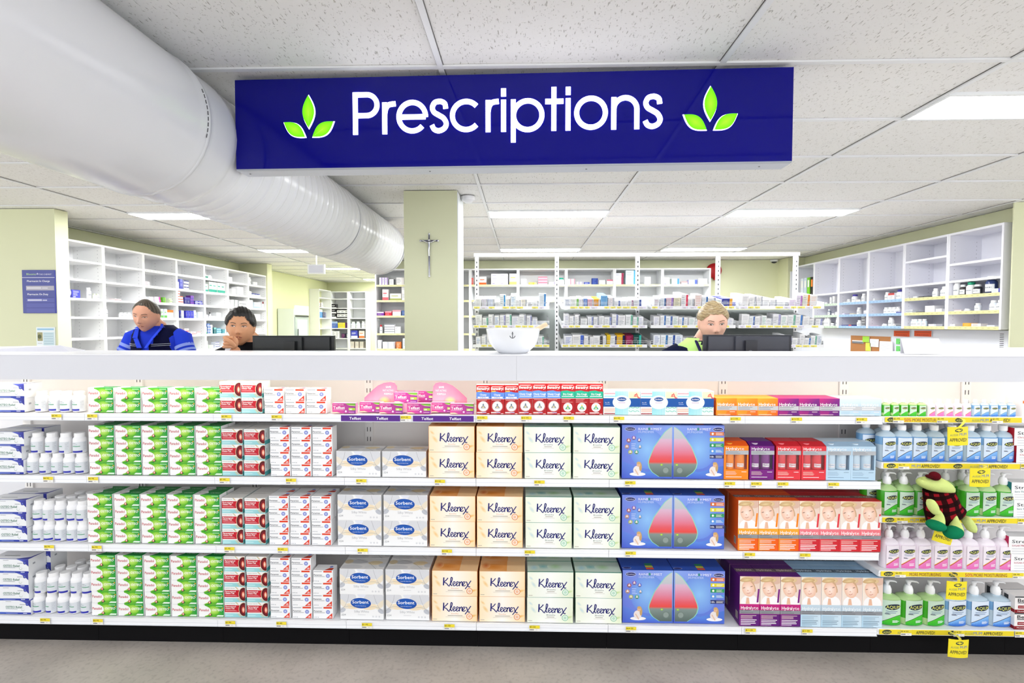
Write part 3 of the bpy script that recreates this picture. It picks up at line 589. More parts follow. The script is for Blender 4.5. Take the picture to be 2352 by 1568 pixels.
def m_hyd(c, kind):
    a, b, e = HC[c]; lt = c == 'blue'; tc = '#ffffff' if not lt else '#f4f8fb'
    if kind == 'small':
        w, d, h = .0925, .11, .0765; g = carton(w, d, h, a, top=e, side=b); g.rect(0, 0, w, h, 1, [a, b, a if not lt else '#d0e0ea', e]); g.rect(.004, h*.30, w-.004, h*.25, 2, '#c2c4c8'); g.text('Hydra', .006, h*.57, .043, .0135, 3, tc, .04); g.text('lyte', .049, h*.57, .031, .0135, 3, tc, -.01)
        g.lines(.008, h*.46, w*.7, 2, .008, .0028, 3, '#8f9196' if not lt else '#f5f7f8'); g.lines(.006, h*.21, w*.5, 3, .005, .002, 3, e if not lt else '#a9c2d4'); g.rect(.006, .003, w*.62, .0018, 3, '#f7e8e0'); g.rect(w*.65, h*.2, w*.25, .002, 3, '#f7e8e0'); return g.mesh('sachet_carton_'+c)
    w, d, h = .0895, .11, .2285; g = carton(w, d, h, a, top=b if not lt else '#9cc0dc', side=b if c != 'red' else '#b51b26')
    g.rect(0, 0, w, h*.24, 1, [a, b, b, a] if not lt else ['#b9d9ec', '#cfe2ee', '#cfe2ee', '#b9d9ec'])
    g.rect(0, h*.24, w, h*.20, 1, e if not lt else '#c4d6e2'); g.rect(0, h*.245, w, h*.075, 2, '#8f9297'); g.text('Hydra', .006, h*.335, .044, .0155, 3, tc, .035); g.text('lyte', .0505, h*.335, .033, .0155, 3, tc, -.01)
    g.lines(.006, h*.3, w*.7, 2, .009, .0025, 3, '#6e7177'); g.lines(.006, h*.205, w*.82, 3, .006, .0022, 3, '#f3d9cf' if not lt else '#9fb4c4'); g.lines(.006, h*.115, w*.85, 3, .0075, .003, 3, '#ffffff' if not lt else '#7f97aa'); g.rect(.006, h*.022, w*.5, .0022, 3, '#ffffff' if not lt else '#8fa5b5')
    y0 = h*.44; H_ = h-y0-.001; clp = (0, y0, w, h-.001)
    g.rect(0, y0, w, H_, 1, ['#f3e6dc', '#f1dcd2', '#e6cbb9', '#f4e4cc']); g.ell(w*.75, h*.93, .03, .02, 1.4, '#dcb8a4', n=14, clip=clp)
    g.ell(w*.42, h*.93, .034, .014, 1.6, '#d9b98c', '#efdcb0', 16, clip=clp); g.ell(w*.5, y0+.008, .04, .035, 1.8, '#f8f5f4', n=18, clip=clp); g.poly([(w*.3, y0+.001), (w*.5, y0+.001), (w*.45, y0+.03), (w*.34, y0+.03)], 2, '#e9b99c')
    g.ell(w*.66, h*.8, .008, .028, 2.1, '#cfa884', n=12, rot=.35); g.ell(w*.42, h*.745, .0275, .037, 2.2, '#eec0a4', '#fbe6da', 22, .3); g.ell(w*.33, h*.925, .03, .009, 2.4, '#c9a271', '#e6cf9d', 16, .1, clip=clp)
    for ex, ey in ((.2, .765), (.58, .795)): g.ell(w*ex, h*ey, .0062, .0017, 2.7, '#8d6a58', n=10, rot=.3)
    g.ribbon([(w*.34, h*.66), (w*.42, h*.652), (w*.52, h*.672)], .0022, 2.7, '#c77a6e'); g.ell(w*.4, h*.715, .0035, .002, 2.7, '#e0a68c')
    if not lt: g.poly([(w*.84, y0+.008), (w*.93, y0+.008), (w*.98, y0+.07), (w*.9, y0+.07)], 2.7, a)
    g.frame((-w/2, 0, h), (1, 0, 0), (0, 1, 0), (0, 0, 1)); g.rect(0, .04, w, .03, 1, '#6e5f5e' if not lt else '#4d5a66'); g.text('Hydralyte', .008, .05, w*.75, .014, 2, '#e6cfc4' if not lt else '#dfeefa', .02)
    g.frame((-w/2, d, 0), (0, -1, 0), (0, 0, 1), (-1, 0, 0)); g.rect(.07, .02, .022, .034, 1, '#c9bdb4'); [g.rect(.073+k*.003, .023, .0014, .028, 2, '#5b5150') for k in range(6)]
    return g.mesh('portrait_carton_'+c)
def syrup(c):
    w, d, h = .0625, .04, .141 if c != 'forte' else .133; g = carton(w, d, h, '#a8121c', top='#e9c9c4', side='#b8201f'); bc = {'forte': '#5b86d8', 'blue': '#5b8ede', 'green': '#1fa98a'}[c]
    g.poly([(0, h*.52), (w, h*.52), (w, h*.74), (w*.7, h*.745), (w*.45, h*.775), (w*.2, h*.765), (0, h*.75)], 1, bc); g.rect(0, h*.515, w, .0018, 1.5, '#f4dfe0')
    g.text('Benadryl', .003, h*.83, w-.007, .0125, 2, '#ffffff', .04); g.rect(.006, h*.935, w*.78, .002, 2, '#f2cfd0'); g.rect(.012, h*.905, w*.6, .0015, 2, '#d98a8d')
    if c == 'forte': g.rect(.004, h*.765, .02, .005, 2, '#e8a53a'); g.text('Chesty', .016, h*.635, .03, .0085, 2, '#ffffff', .03); g.rect(.006, h*.545, .05, .007, 2, '#dfe6f4'); g.text('FORTE', .018, h*.55, .024, .0048, 2.5, '#38507e', .03)
    else: g.text('Chesty Cough' if c == 'blue' else 'Dry Cough', .004 if c == 'blue' else .01, h*.63, .055 if c == 'blue' else .043, .0085, 2, '#ffffff', .035); g.rect(.004, h*.575, .054, .003, 2, '#dfeef4')
    if c == 'green': g.lines(.004, h*.48, .05, 3, .006, .0014, 2, '#f0b9b6')
    else: g.rect(.006, h*.475, w*.66, .0016, 2, '#f0c5c4')
    cy = h*.27 if c != 'green' else h*.235; r = .0225 if c != 'green' else .0205
    for k in range(28 if c != 'green' else 0):
        a = 2*PI*k/28; g.poly([(w/2+r*.9*math.cos(a-.06), cy+r*.9*math.sin(a-.06)), (w/2+r*1.22*math.cos(a), cy+r*1.22*math.sin(a)), (w/2+r*.9*math.cos(a+.06), cy+r*.9*math.sin(a+.06))], 1.6, '#f4e6e4')
    g.ell(w/2, cy, r, r, 1.7, '#f8f2f0'); bc2 = '#8a8f98' if c != 'green' else '#3fae8a'
    g.poly([(w/2-.012, cy-.009), (w/2+.012, cy-.009), (w/2+.009, cy-.002), (w/2+.002, cy+.005), (w/2-.002, cy+.005), (w/2-.009, cy-.002)], 2, bc2); g.ell(w/2, cy+.008, .0035, .0045, 2.2, '#6d7f8c' if c != 'green' else '#e2cf6a'); g.ell(w/2, cy-.004, .005, .003, 2.3, '#e8d39a')
    g.rect(.003, h*.045, .022, .004, 2, '#f4ecec'); g.rect(.025, h*.045, .02, .004, 2, '#b9b6dd' if c != 'green' else '#f4ecec'); g.lines(.003, .0045, .03, 2, .003, .001, 2, '#d98a8d'); g.rect(w-.015, .0015, .011, .0025, 2, '#f4ecec')
    return g.mesh('syrup_carton_'+c)
def m_pack():    # pocket tissue pack
    w, d, h = .164, .09, .107; g = carton(w, d, h, '#eef4f6', top='#f2fafb', side='#c3e0e6')
    for x0, y0, wd, hh, c in ((.002, h*.66, .05, .03, '#ffffff'), (.002, .002, .05, .036, '#fbe9e4'), (.112, h*.68, .05, .033, '#e4eeb8'), (.112, .002, .05, .036, '#d9efe8')): g.rect(x0, y0, wd, hh, 1, c)
    for r_, c, yy in ((0, '#ee8a98', h*.9), (1, '#7fcadb', h*.78), (2, '#f3b9aa', h*.24), (3, '#e9b8a8', h*.16), (4, '#8d2a3a', h*.05)):
        for k in range(9): g.ell(.006+k*.0055, yy, .0024, .0042, 1.5, c, n=8, rot=-.5)
    for k in range(7): g.ell(.15-.007*math.cos(k*.55)*1.2, h*.9-.012+.009*math.sin(k*.9), .007, .0025, 1.6, '#e0595e', n=8, rot=k*.5)
    for k in range(10): g.ell(.118+(k % 5)*.0095, h*.1+(k//5)*.016+.006, .006, .002, 1.6, '#7fc2b4', n=8, rot=.6 if k % 2 else -.5)
    g.rect(0, h*.34, w, h*.36, 1.8, '#14509f'); g.rect(.052, 0, .06, h, 2, ['#9fd9e4', '#c9ecef', '#c9ecef', '#9fd9e4'])
    for k in range(11): g.rect(.055+k*.0052, 0, .0017, h, 2.2, '#6fc0d2')
    g.ell(.082, h*.53, .041, .031, 2.6, '#dff0f3', '#f4fafb', 26); g.ell(.082, h*.66, .0205, .0095, 3, '#1c4a92'); g.text('Sorbent', .066, h*.635, .032, .0062, 3.4, '#ffffff', .03); g.rect(.066, h*.49, .032, .005, 3, '#cdbfd2'); g.text('6 x 10', .008, h*.5, .018, .0048, 3, '#ffffff', .01); g.rect(.008, h*.44, .022, .0018, 3, '#a9c2e6')
    return g.mesh('pocket_tissue_pack')
def m_tel(faded=0):
    w, d, h = .107, .03, .0465; g = carton(w, d, h, '#d83f93', top='#eec3dd', side='#e8a5c8')
    g.rect(0, 0, w, h, 1, ['#e0529c', '#7c2a92', '#8a2f8f', '#d83f93']); g.poly([(w*.55, h-.001), (w*.72, h*.8), (w-.001, h*.74), (w-.001, h-.001)], 1.6, '#6fae3c'); g.poly([(w*.6, h*.88), (w*.75, h*.77), (w-.001, h*.72), (w-.001, h*.76), (w*.73, h*.82)], 1.8, '#e6f0a0'); g.poly([(.001, .001), (w*.35, .001), (w*.2, h*.13), (.001, h*.12)], 1.6, '#dfeab8')
    g.text('Telfast', .004, h*.43, w*.5, .0135, 2.4, '#ffffff', .04); g.text('PHARMACY MEDICINE', .004, h*.8, w*.45, .005, 2.4, '#f6dcec', .02); g.rect(.004, h*.33, w*.47, .0014, 2.4, '#f8d6e8'); g.rect(w*.7, h*.3, w*.28, h*.24, 2.4, '#a9c93c'); g.text('180', w*.73, h*.33, .013, .007, 2.8, '#ffffff', .02); g.rect(w*.7, h*.1, w*.25, .002, 2.4, '#e6bfe0'); g.ell(w*.58, h*.2, .0045, .0045, 2.4, '#f3d0e6')
    return g.mesh('allergy_carton')
def m_loz(c, txt, sub):
    w, d, h = .15, .055, .0775; g = carton(w, d, h, '#f4f4f4', top='#eeeeee', side=c); g.text(txt, .014, h*.62, .15*.8, .015, 2, '#34373d', 0); g.text(sub, .014, h*.42, .06, .008, 2, c, -.01); g.lines(.014, h*.28, .12, 3, .011, .0015, 2, '#b9bcc2'); g.poly([(w*.6, h), (w, h*.75), (w, h)], 1, '#c22a3a'); return g.mesh('lozenge_carton')
def m_beta():
    w, d, h = .15, .06, .075; g = carton(w, d, h, '#f2eeec', side='#e9e4e2'); g.rect(0, 0, w, h*.2, 1, '#8a1420'); g.text('Betadine', .012, h*.66, .11, .016, 2, '#2a2a2d', .04); g.rect(.012, h*.58, .13, .004, 2, '#6a6c70'); g.rect(.014, h*.27, .13, h*.18, 2, '#9c1f2c'); g.text('SORE THROAT', .018, h*.33, .09, .005, 3, '#f4e6e6'); g.text('Numbs Painful Throats', .012, .005, .12, .006, 2, '#f4e6e6'); g.rect(0, h-.006, w, .006, 1, '#4a4c50')
    g.frame((-w/2, d, 0), (0, -1, 0), (0, 0, 1), (-1, 0, 0)); g.rect(0, 0, d, h*.2, 1, '#8a1420'); g.rect(.01, h*.28, .02, h*.6, 1, '#3a3c40'); return g.mesh('throat_gargle_carton')
def stack(mesh, name, what, cat, row, centers, ref, nrows, h, pitch_h=None, z0=None, group=None, depth=1, dd=.056, yf=YP, jit=.0016, shelf=None, back='behind the front stack'):
    """centers: pixel x of each column; nrows: int or list"""
    z0 = stop(row) if z0 is None else z0; n = len(centers); sn = shelf or SHN[row]
    for i, px in enumerate(centers):
        nr = nrows[i] if isinstance(nrows, (list, tuple)) else nrows
        xx = X(px, row, yf)
        for j in range(nr):
            for k in range(depth):
                o_ = rnd.uniform(-jit, jit); lb = f"{what}, {rowname(j, nr)}, {colname(i, n, *ref)}, {sn}"
                if k: lb = f"{what} rear, {rowname(j, nr)}, {colname(i, n, *ref)}, {sn}"
                put(mesh, name, (xx+o_, yf+.0012*rnd.random()+k*dd, z0+j*(pitch_h or h)), rnd.uniform(-.012, .012) if k == 0 and jit > .001 else 0, lb, cat, group)
def cols(x0, x1, n): return [x0+(x1-x0)*(i+.5)/n for i in range(n)]
gm, om, pm, rm = m_green(), m_ost(), m_pan(), m_rel()
ref = ('bottles', 'red cartons')
for row, nr, (a, b) in ((0, 2, (202, 512)), (1, 4, (204, 512)), (2, 4, (201, 508)), (3, 5, (209, 516))):
    stack(gm, 'tablet_carton', 'green tablet carton', 'medicine carton', row, cols(a, b, 5), ref, nr, .0574, group='green and white tablet cartons', depth=2 if row in (1, 2) else 1)
for row, nr, (a, b) in ((0, 2, (505, 603)), (1, 3, (508, 611)), (2, 3, (509, 613)), (3, 4, (515, 617))):
    stack(om, 'tablet_carton', 'red and teal tablet carton', 'medicine carton', row, cols(a, b, 2), ('green ones', 'white ones'), nr, .072, group='red and teal tablet cartons', depth=2 if row in (1, 2) else 1, dd=.078)
for row, nr, (a, b) in ((0, 2, (606, 751)), (1, 4, (620, 765)), (2, 4, (617, 763)), (3, [5, 5, 4], (620, 767))):
    stack(pm, 'tablet_carton', 'white and orange tablet carton', 'medicine carton', row, cols(a, b, 3), ('red ones', 'tissue boxes'), nr, .0568, group='white and orange tablet cartons', depth=2 if row in (2,) else 1)
for row, nr, px in ((0, 2, 20), (1, 3, 14), (2, 3, 12), (3, 4, 18)):
    for dpt in range(1 if row < 1 else 2):
        for j in range(nr):
            put(rm, 'relief_carton', (on_y(px, 1200, YP).x+rnd.uniform(-.008, .008)+.02*dpt, YP+dpt*.088, stop(row)+j*.0657), rnd.uniform(-.02, .02), f"blue and white relief carton, {rowname(j, nr)} of its pile, {'front' if not dpt else 'rear'}, {SHN[row]}", 'medicine carton', 'blue and white relief cartons')
# ---- pill bottles
def bottle_parts(r, h, capr, caph, body, cap, label=None, lab2=None):
    g = G(); g.lathe([(r*.9, 0), (r, .003), (r, h*.68), (r*.92, h*.76), (capr*.95, h*.82), (capr*.9, h-caph)], body, 20)
    if label:
        g.cyl(r+.0004); L_ = r*1.45; g.rect(-L_, h*.06, 2*L_, h*.52, 1, '#dde1e6', 14); g.rect(-L_*.6, h*.06, L_*1.1, h*.09, 2, lab2, 8); g.rect(-L_*.55, h*.35, L_*.85, .0032, 2, '#3f9a6a', 6); g.rect(-L_*.55, h*.5, L_*.4, .0016, 2, '#7c7f86', 4); g.rect(-L_*.5, h*.43, L_*.35, .0014, 2, '#8e9198', 4); g.lines(L_*.58, h*.52, L_*.36, 8, .0045, .0009, 2, '#a9acb2')
        g.ell(-L_*.05, h*.46, .0035, .004, 2, '#c9d6da')
    b = g.mesh('bottle_body', PLAS)
    g = G(); n = 24; rings = []
    for z, rr in ((h-caph, capr), (h-.002, capr), (h, capr*.94)): rings.append([(rr*(1+.012*(k % 2))*math.cos(2*PI*k/n), rr*(1+.012*(k % 2))*math.sin(2*PI*k/n), z) for k in range(n)])
    for A_, B_ in zip(rings, rings[1:]):
        for k in range(n): g.face([A_[k], A_[(k+1) % n], B_[(k+1) % n], B_[k]], cap)
    g.face(rings[-1], cap); g.face(rings[0][::-1], cap); return b, g.mesh('cap', PLAS)
bb, bc_ = bottle_parts(.0262, .0945, .0205, .019, '#f4f4f6', '#f6f6f7', True, '#2a2fa8')
def pillb(x, y, z, lb):
    t = thing('pill_bottle', (x, y, z), rnd.uniform(-.35, .35), lb, 'bottle', 'white tablet bottles by the green cartons'); put(bb, 'bottle_body', parent=t); put(bc_, 'cap', parent=t)
for row, spec in ((0, [(0, 0, [107, 137, 163, 190])]), (1, [(0, 0, [84, 112, 139, 166, 192]), (0, 1, [94, 126, 158, 189])]), (2, [(0, 0, [92, 116, 142, 169, 193]), (0, 1, [92, 116, 142, 170, 193]), (1, 0, [100, 126, 152, 178]), (1, 1, [114, 140, 168, 192]), (2, 1, [136, 162, 186])]), (3, [(0, 0, [87, 115, 143, 170, 196]), (0, 1, [92, 120, 146, 174, 200]), (1, 0, [110, 137, 164, 190]), (1, 1, [108, 136, 162, 190]), (2, 1, [132, 160, 186]), ])):
    for dp, lvl, xs in spec:
        for i, px in enumerate(xs):
            y = YP+.03+dp*.056+.003*rnd.random(); zz = stop(row)+lvl*.0948
            where = ('upper' if lvl else 'lower')+' layer' if len(spec) > 1 else 'single layer'
            pillb(on_y(px, 1200, YP+.03).x, y, zz, f"white pill bottle, {ORD[i]} from blue cartons, {['front', 'middle', 'rear'][dp]} row {where}, {SHN[row]}")
# ---- tissue boxes
ft, ot, gt = m_tis('floral'), m_tis('orange'), m_tis('green')
for row, nr, c2, depth in ((1, 1, (771, 981), 1), (2, 2, (774, 984), 2), (3, 2, (778, 989), 2)):
    stack(ft, 'tissue_box', 'floral white tissue box', 'tissue box', row, cols(*c2, 2), ('tablet cartons', 'cream boxes'), nr, .1183, depth=depth, dd=.103, group='floral white tissue boxes', jit=.0012, yf=YP-.002)
for row, (a, b), (c_, d_) in ((1, (982, 1202), (1202, 1426)), (2, (985, 1203), (1204, 1426)), (3, (990, 1208), (1208, 1430))):
    stack(ot, 'tissue_box', 'cream and orange tissue box', 'tissue box', row, cols(a, b, 2), ('floral boxes', 'green ones'), 2, .1179, depth=2, dd=.102, group='cream and orange tissue boxes', jit=.0012, yf=YP-.005)
    stack(gt, 'tissue_box', 'cream and green tissue box', 'tissue box', row, cols(c_, d_, 2), ('orange ones', 'humidifier boxes'), 2, .1179, depth=2, dd=.102, group='cream and green tissue boxes', jit=.0012, yf=YP-.006)
hl, hr = m_hum(0), m_hum(1)
for row, a, b, c_ in ((1, 1427, 1546, 1661), (2, 1427, 1546, 1663), (3, 1428, 1547, 1664)):
    for m_, p0, p1, s_ in ((hl, a, b, 'coloured droplets, beside the tissue boxes'), (hr, b, c_, 'colour bars down the edge')):
        put(m_, 'humidifier_box', (X((p0+p1)/2, row, YP)+.001, YP+.004, stop(row)), 0, f"blue humidifier box with {s_}, {SHN[row]}", 'box', 'blue humidifier boxes')
# ---- syrup cartons, packs, sachets
for k, (c, px) in enumerate([('forte', 1110), ('forte', 1142.3), ('forte', 1174.6), ('blue', 1207), ('blue', 1239.4), ('blue', 1271.8), ('green', 1304.3), ('green', 1336.6), ('green', 1369)]):
    if k % 3 == 0: sm = syrup(c)
    put(sm, 'syrup_carton', (on_y(px, 910, YP).x, YP, stop(0)), 0, f"red syrup carton with {['short blue band', 'wide blue band', 'green band'][k//3]}, {['first', 'second', 'third'][k % 3]} of its trio, top shelf", 'medicine carton', 'red cough syrup cartons')
pk = m_pack()
for k, px in enumerate((1428, 1513, 1597)): put(pk, 'pocket_tissue_pack', (on_y(px, 925, YP).x, YP, stop(0)), 0, 'patterned blue and aqua pocket tissue pack '+['beside the red syrup cartons', 'in the middle of three', 'beside the orange sachet cartons'][k], 'tissue pack', 'patterned tissue packs')
for k, c in enumerate(('orange', 'orange', 'orange', 'purple', 'purple', 'purple', 'blue', 'blue')):
    if k in (0, 3, 6): sm = m_hyd(c, 'small')
    put(sm, 'sachet_carton', (on_y(1669+k*47.3, 925, YP).x, YP, stop(0)), 0, f"{c if c != 'blue' else 'pale blue'} squat sachet carton, {ORD[k-(0, 0, 0, 3, 3, 3, 6, 6)[k]]} of its colour, top shelf", 'carton', 'squat sachet cartons')
# window cartons with two bottles
def window_carton(c, px, lb):
    a, b, e = HC[c]; lt = c == 'blue'; w, d, h = .1085, .11, .152
    t = thing('drink_carton', (on_y(px, 1060, YP).x, YP, stop(1)), 0, lb, 'carton', 'window cartons with two drink bottles')
    g = G(); g.box(-w/2, w/2, 0, d, 0, .045, a, side=b); g.box(-w/2, w/2, 0, .0015, .125, h, a); g.box(-w/2, -w/2+.009, 0, .0015, .045, .125, a); g.box(w/2-.006, w/2, 0, .0015, .045, .125, a)
    g.box(-w/2, -w/2+.0015, .0015, d, .045, h, b); g.box(w/2-.0015, w/2, .0015, d, .045, h, b); g.box(-w/2, w/2, d-.0015, d, .045, h, b)
    g.face([(-w/2, 0, h), (w/2, 0, h), (w/2, .035, h+.014), (-w/2, .035, h+.014)], b if not lt else '#9fbcd4'); g.face([(-w/2, .035, h+.014), (w/2, .035, h+.014), (w/2, d, h+.014), (-w/2, d, h+.014)], e if lt else b)
    for xx in (-w/2, w/2): g.face([(xx, 0, h), (xx, .035, h+.014), (xx, d, h+.014), (xx, d, h)], b)
    g.front(w); g.rect(.006, .113, w-.006, .018, 2, '#b4b7bb'); g.text('Hydra', .008, .134, .046, .0125, 3, '#ffffff', .04); g.text('lyte', .054, .134, .034, .0125, 3, '#f8f8fa', -.01); g.lines(.01, .124, w*.7, 2, .006, .0018, 3, '#85888e')
    g.lines(.008, .035, w*.5, 4, .0045, .0014, 2, '#f3d9cf' if not lt else '#8fabc2'); g.rect(.008, .0105, w*.65, .0022, 2, '#ffffff' if not lt else '#7895ac'); g.rect(w*.72, .034, w*.2, .002, 2, '#ffffff' if not lt else '#7895ac')
    part(g, 'carton_body', t)
    for s, hh in ((-.024, .115), (.024, .098)):
        g = G(); g.lathe([(.0215, 0), (.022, .004), (.022, hh-.03), (.016, hh-.016), (.013, hh-.012)], a if not lt else '#c9dfee', 16, o=(s, .025, .046)); g.lathe([(.0145, hh-.012), (.0145, hh)], e if c != 'purple' else '#d8c9d6', 16, o=(s, .025, .046)); g.cyl(.0224, z=.046); f0 = g.map
        g.map = (lambda f, s: lambda a_, b_, l: f(a_, b_, l)+Vector((s, .025, 0)))(f0, s); g.rect(-.018, .01, .03, .016, 1, '#e6e3e6', 6); g.text('Hydra', -.015, .017, .022, .007, 2, a if not lt else '#8fb6d2', .03)
        part(g, 'drink_bottle', t, PLAS)
    g = G(); g.face([(-w/2+.009, .003, .046), (w/2-.006, .003, .046), (w/2-.006, .003, .125), (-w/2+.009, .003, .125)], '#f4f8fa'); part(g, 'window_film', t, FILM)
for c, px, lb in (('orange', 1691, 'orange window carton with two drink bottles beside the humidifier box'), ('purple', 1750, 'purple window carton with two drink bottles'), ('red', 1811, 'red window carton beside the purple one'), ('red', 1869, 'red window carton beside the pale blue pair'), ('blue', 1926, 'pale blue window carton next to the red one'), ('blue', 1983, 'pale blue window carton nearest the clear sanitiser bottles')): window_carton(c, px, lb)
for row, seq, x0_, y_ in ((2, 'ooorrrr', 1716.5, 0), (3, 'pppbbbb', 1720, .002)):
    cm = {k: m_hyd({'o': 'orange', 'r': 'red', 'p': 'purple', 'b': 'blue'}[k], 'tall') for k in set(seq)}
    for k, ch in enumerate(seq):
        nm = {'o': 'orange', 'r': 'red', 'p': 'purple', 'b': 'pale blue'}[ch]; idx = seq[:k].count(ch)
        for dp in range(2): put(cm[ch], 'portrait_carton', (on_y(x0_+k*46.8, 1200 if row == 2 else 1380, YP).x, YP-.008+dp*.113, stop(row)+(.006 if row == 3 and k == 1 and False else 0)), 0, f"tall {nm} carton with child portrait, {ORD[idx]} of its colour{', rear' if dp else ', front'}, {SHN[row]}", 'carton', 'tall cartons with child portrait')
#==PART4==
# ================================================================ allergy display on top shelf
tm = m_tel()
for k, (px, dz, dy, lb) in enumerate([(790, 0, 0, 'beside the white cartons'), (848, 0, .03, 'before the purple strip end card'), (898, 0, 0, 'below the raised pair'), (929, 1, .025, 'raised on the stepped tray'), (962, 0, 0, 'in the middle of the row'), (1014, 0, .03, 'before the second pink wave card'), (1061, 0, -.004, 'beside the red syrup cartons')]):
    put(tm, 'allergy_carton', (on_y(px, 925, YP).x, YP+dy, stop(0)+(.0475 if dz else .001)), 0, 'pink and purple allergy carton '+lb, 'medicine carton', 'pink and purple allergy cartons')
for k, (px, dz) in enumerate([(905, 1), (955, 1), (915, 0), (965, 0)]):
    put(tm, 'allergy_carton', (on_y(px+12, 925, YP).x, YP+.075+.0*dz, stop(0)+(.0475 if dz else 0)), 0, 'pink allergy carton in the back row, '+['upper beside first wave card', 'upper near tray middle', 'lower beside first wave card', 'lower near tray middle'][k], 'medicine carton', 'pink and purple allergy cartons')
put(G().box(-.045, .045, 0, .026, 0, .046, '#f3c9dc').mesh('riser', CARD), 'display_riser', (on_y(929, 925, YP).x, YP+.027, stop(0)), 0, 'pale pink riser holding one allergy carton on top shelf', 'display stand')
for px0, px1, fl, lb in ((836, 911, 1, 'pink wave shaped display card with white lettering, beside tablet cartons end'), (995, 1072, -1, 'pink wave shaped display card with white lettering, beside syrup cartons')):
    xa, xb = on_y(px0, 900, YP+.06).x, on_y(px1, 900, YP+.06).x; w = xb-xa; h = .135
    prof = [(0, .45), (.1, .56), (.25, .72), (.42, .88), (.6, .97), (.8, 1.0), (.93, .97), (1.0, .86), (1.03, .5), (1.04, 0)]
    g = G(); g.front(w)
    P = [(x*w if fl > 0 else w-x*w, y*h) for x, y in prof]
    for i in range(len(P)-1):
        a, b = P[i], P[i+1]; q = [(a[0], 0), (b[0], 0), b, a]; q = q if fl > 0 else q[::-1]
        for yy, c in ((0, None), (.002, 1)):
            pts = [(x-w/2, yy, z) for x, z in q]; g.face(pts if not c else pts[::-1], ['#f3b7c8', '#f3b7c8', '#ef6f94', '#ef6f94'] if fl > 0 else ['#ef6f94', '#ef6f94', '#f3b7c8', '#f3b7c8'])
        g.face([(a[0]-w/2, 0, a[1]), (b[0]-w/2, 0, b[1]), (b[0]-w/2, .002, b[1]), (a[0]-w/2, .002, a[1])], '#ef6f94')
    g.ell(w*(.62 if fl > 0 else .5), h*.33, w*.2, h*.2, 1, '#f18faa', '#d7e27a', 18)
    tx = w*.6 if fl > 0 else w*.1
    g.text('SAME', tx+.01, h*.8, .024, .009, 2, '#ffffff', .03); g.text('FAST ACTING', tx-.005, h*.68, .05, .009, 2, '#fbe3ea', 0); g.text('FORMULA', tx+.002, h*.56, .04, .009, 2, '#ffffff', .03)
    put(g.mesh('wave_card', CARD), 'display_card', ((xa+xb)/2, YP+.065, stop(0)+.002), 0, lb, 'display card', 'pink wave cards')
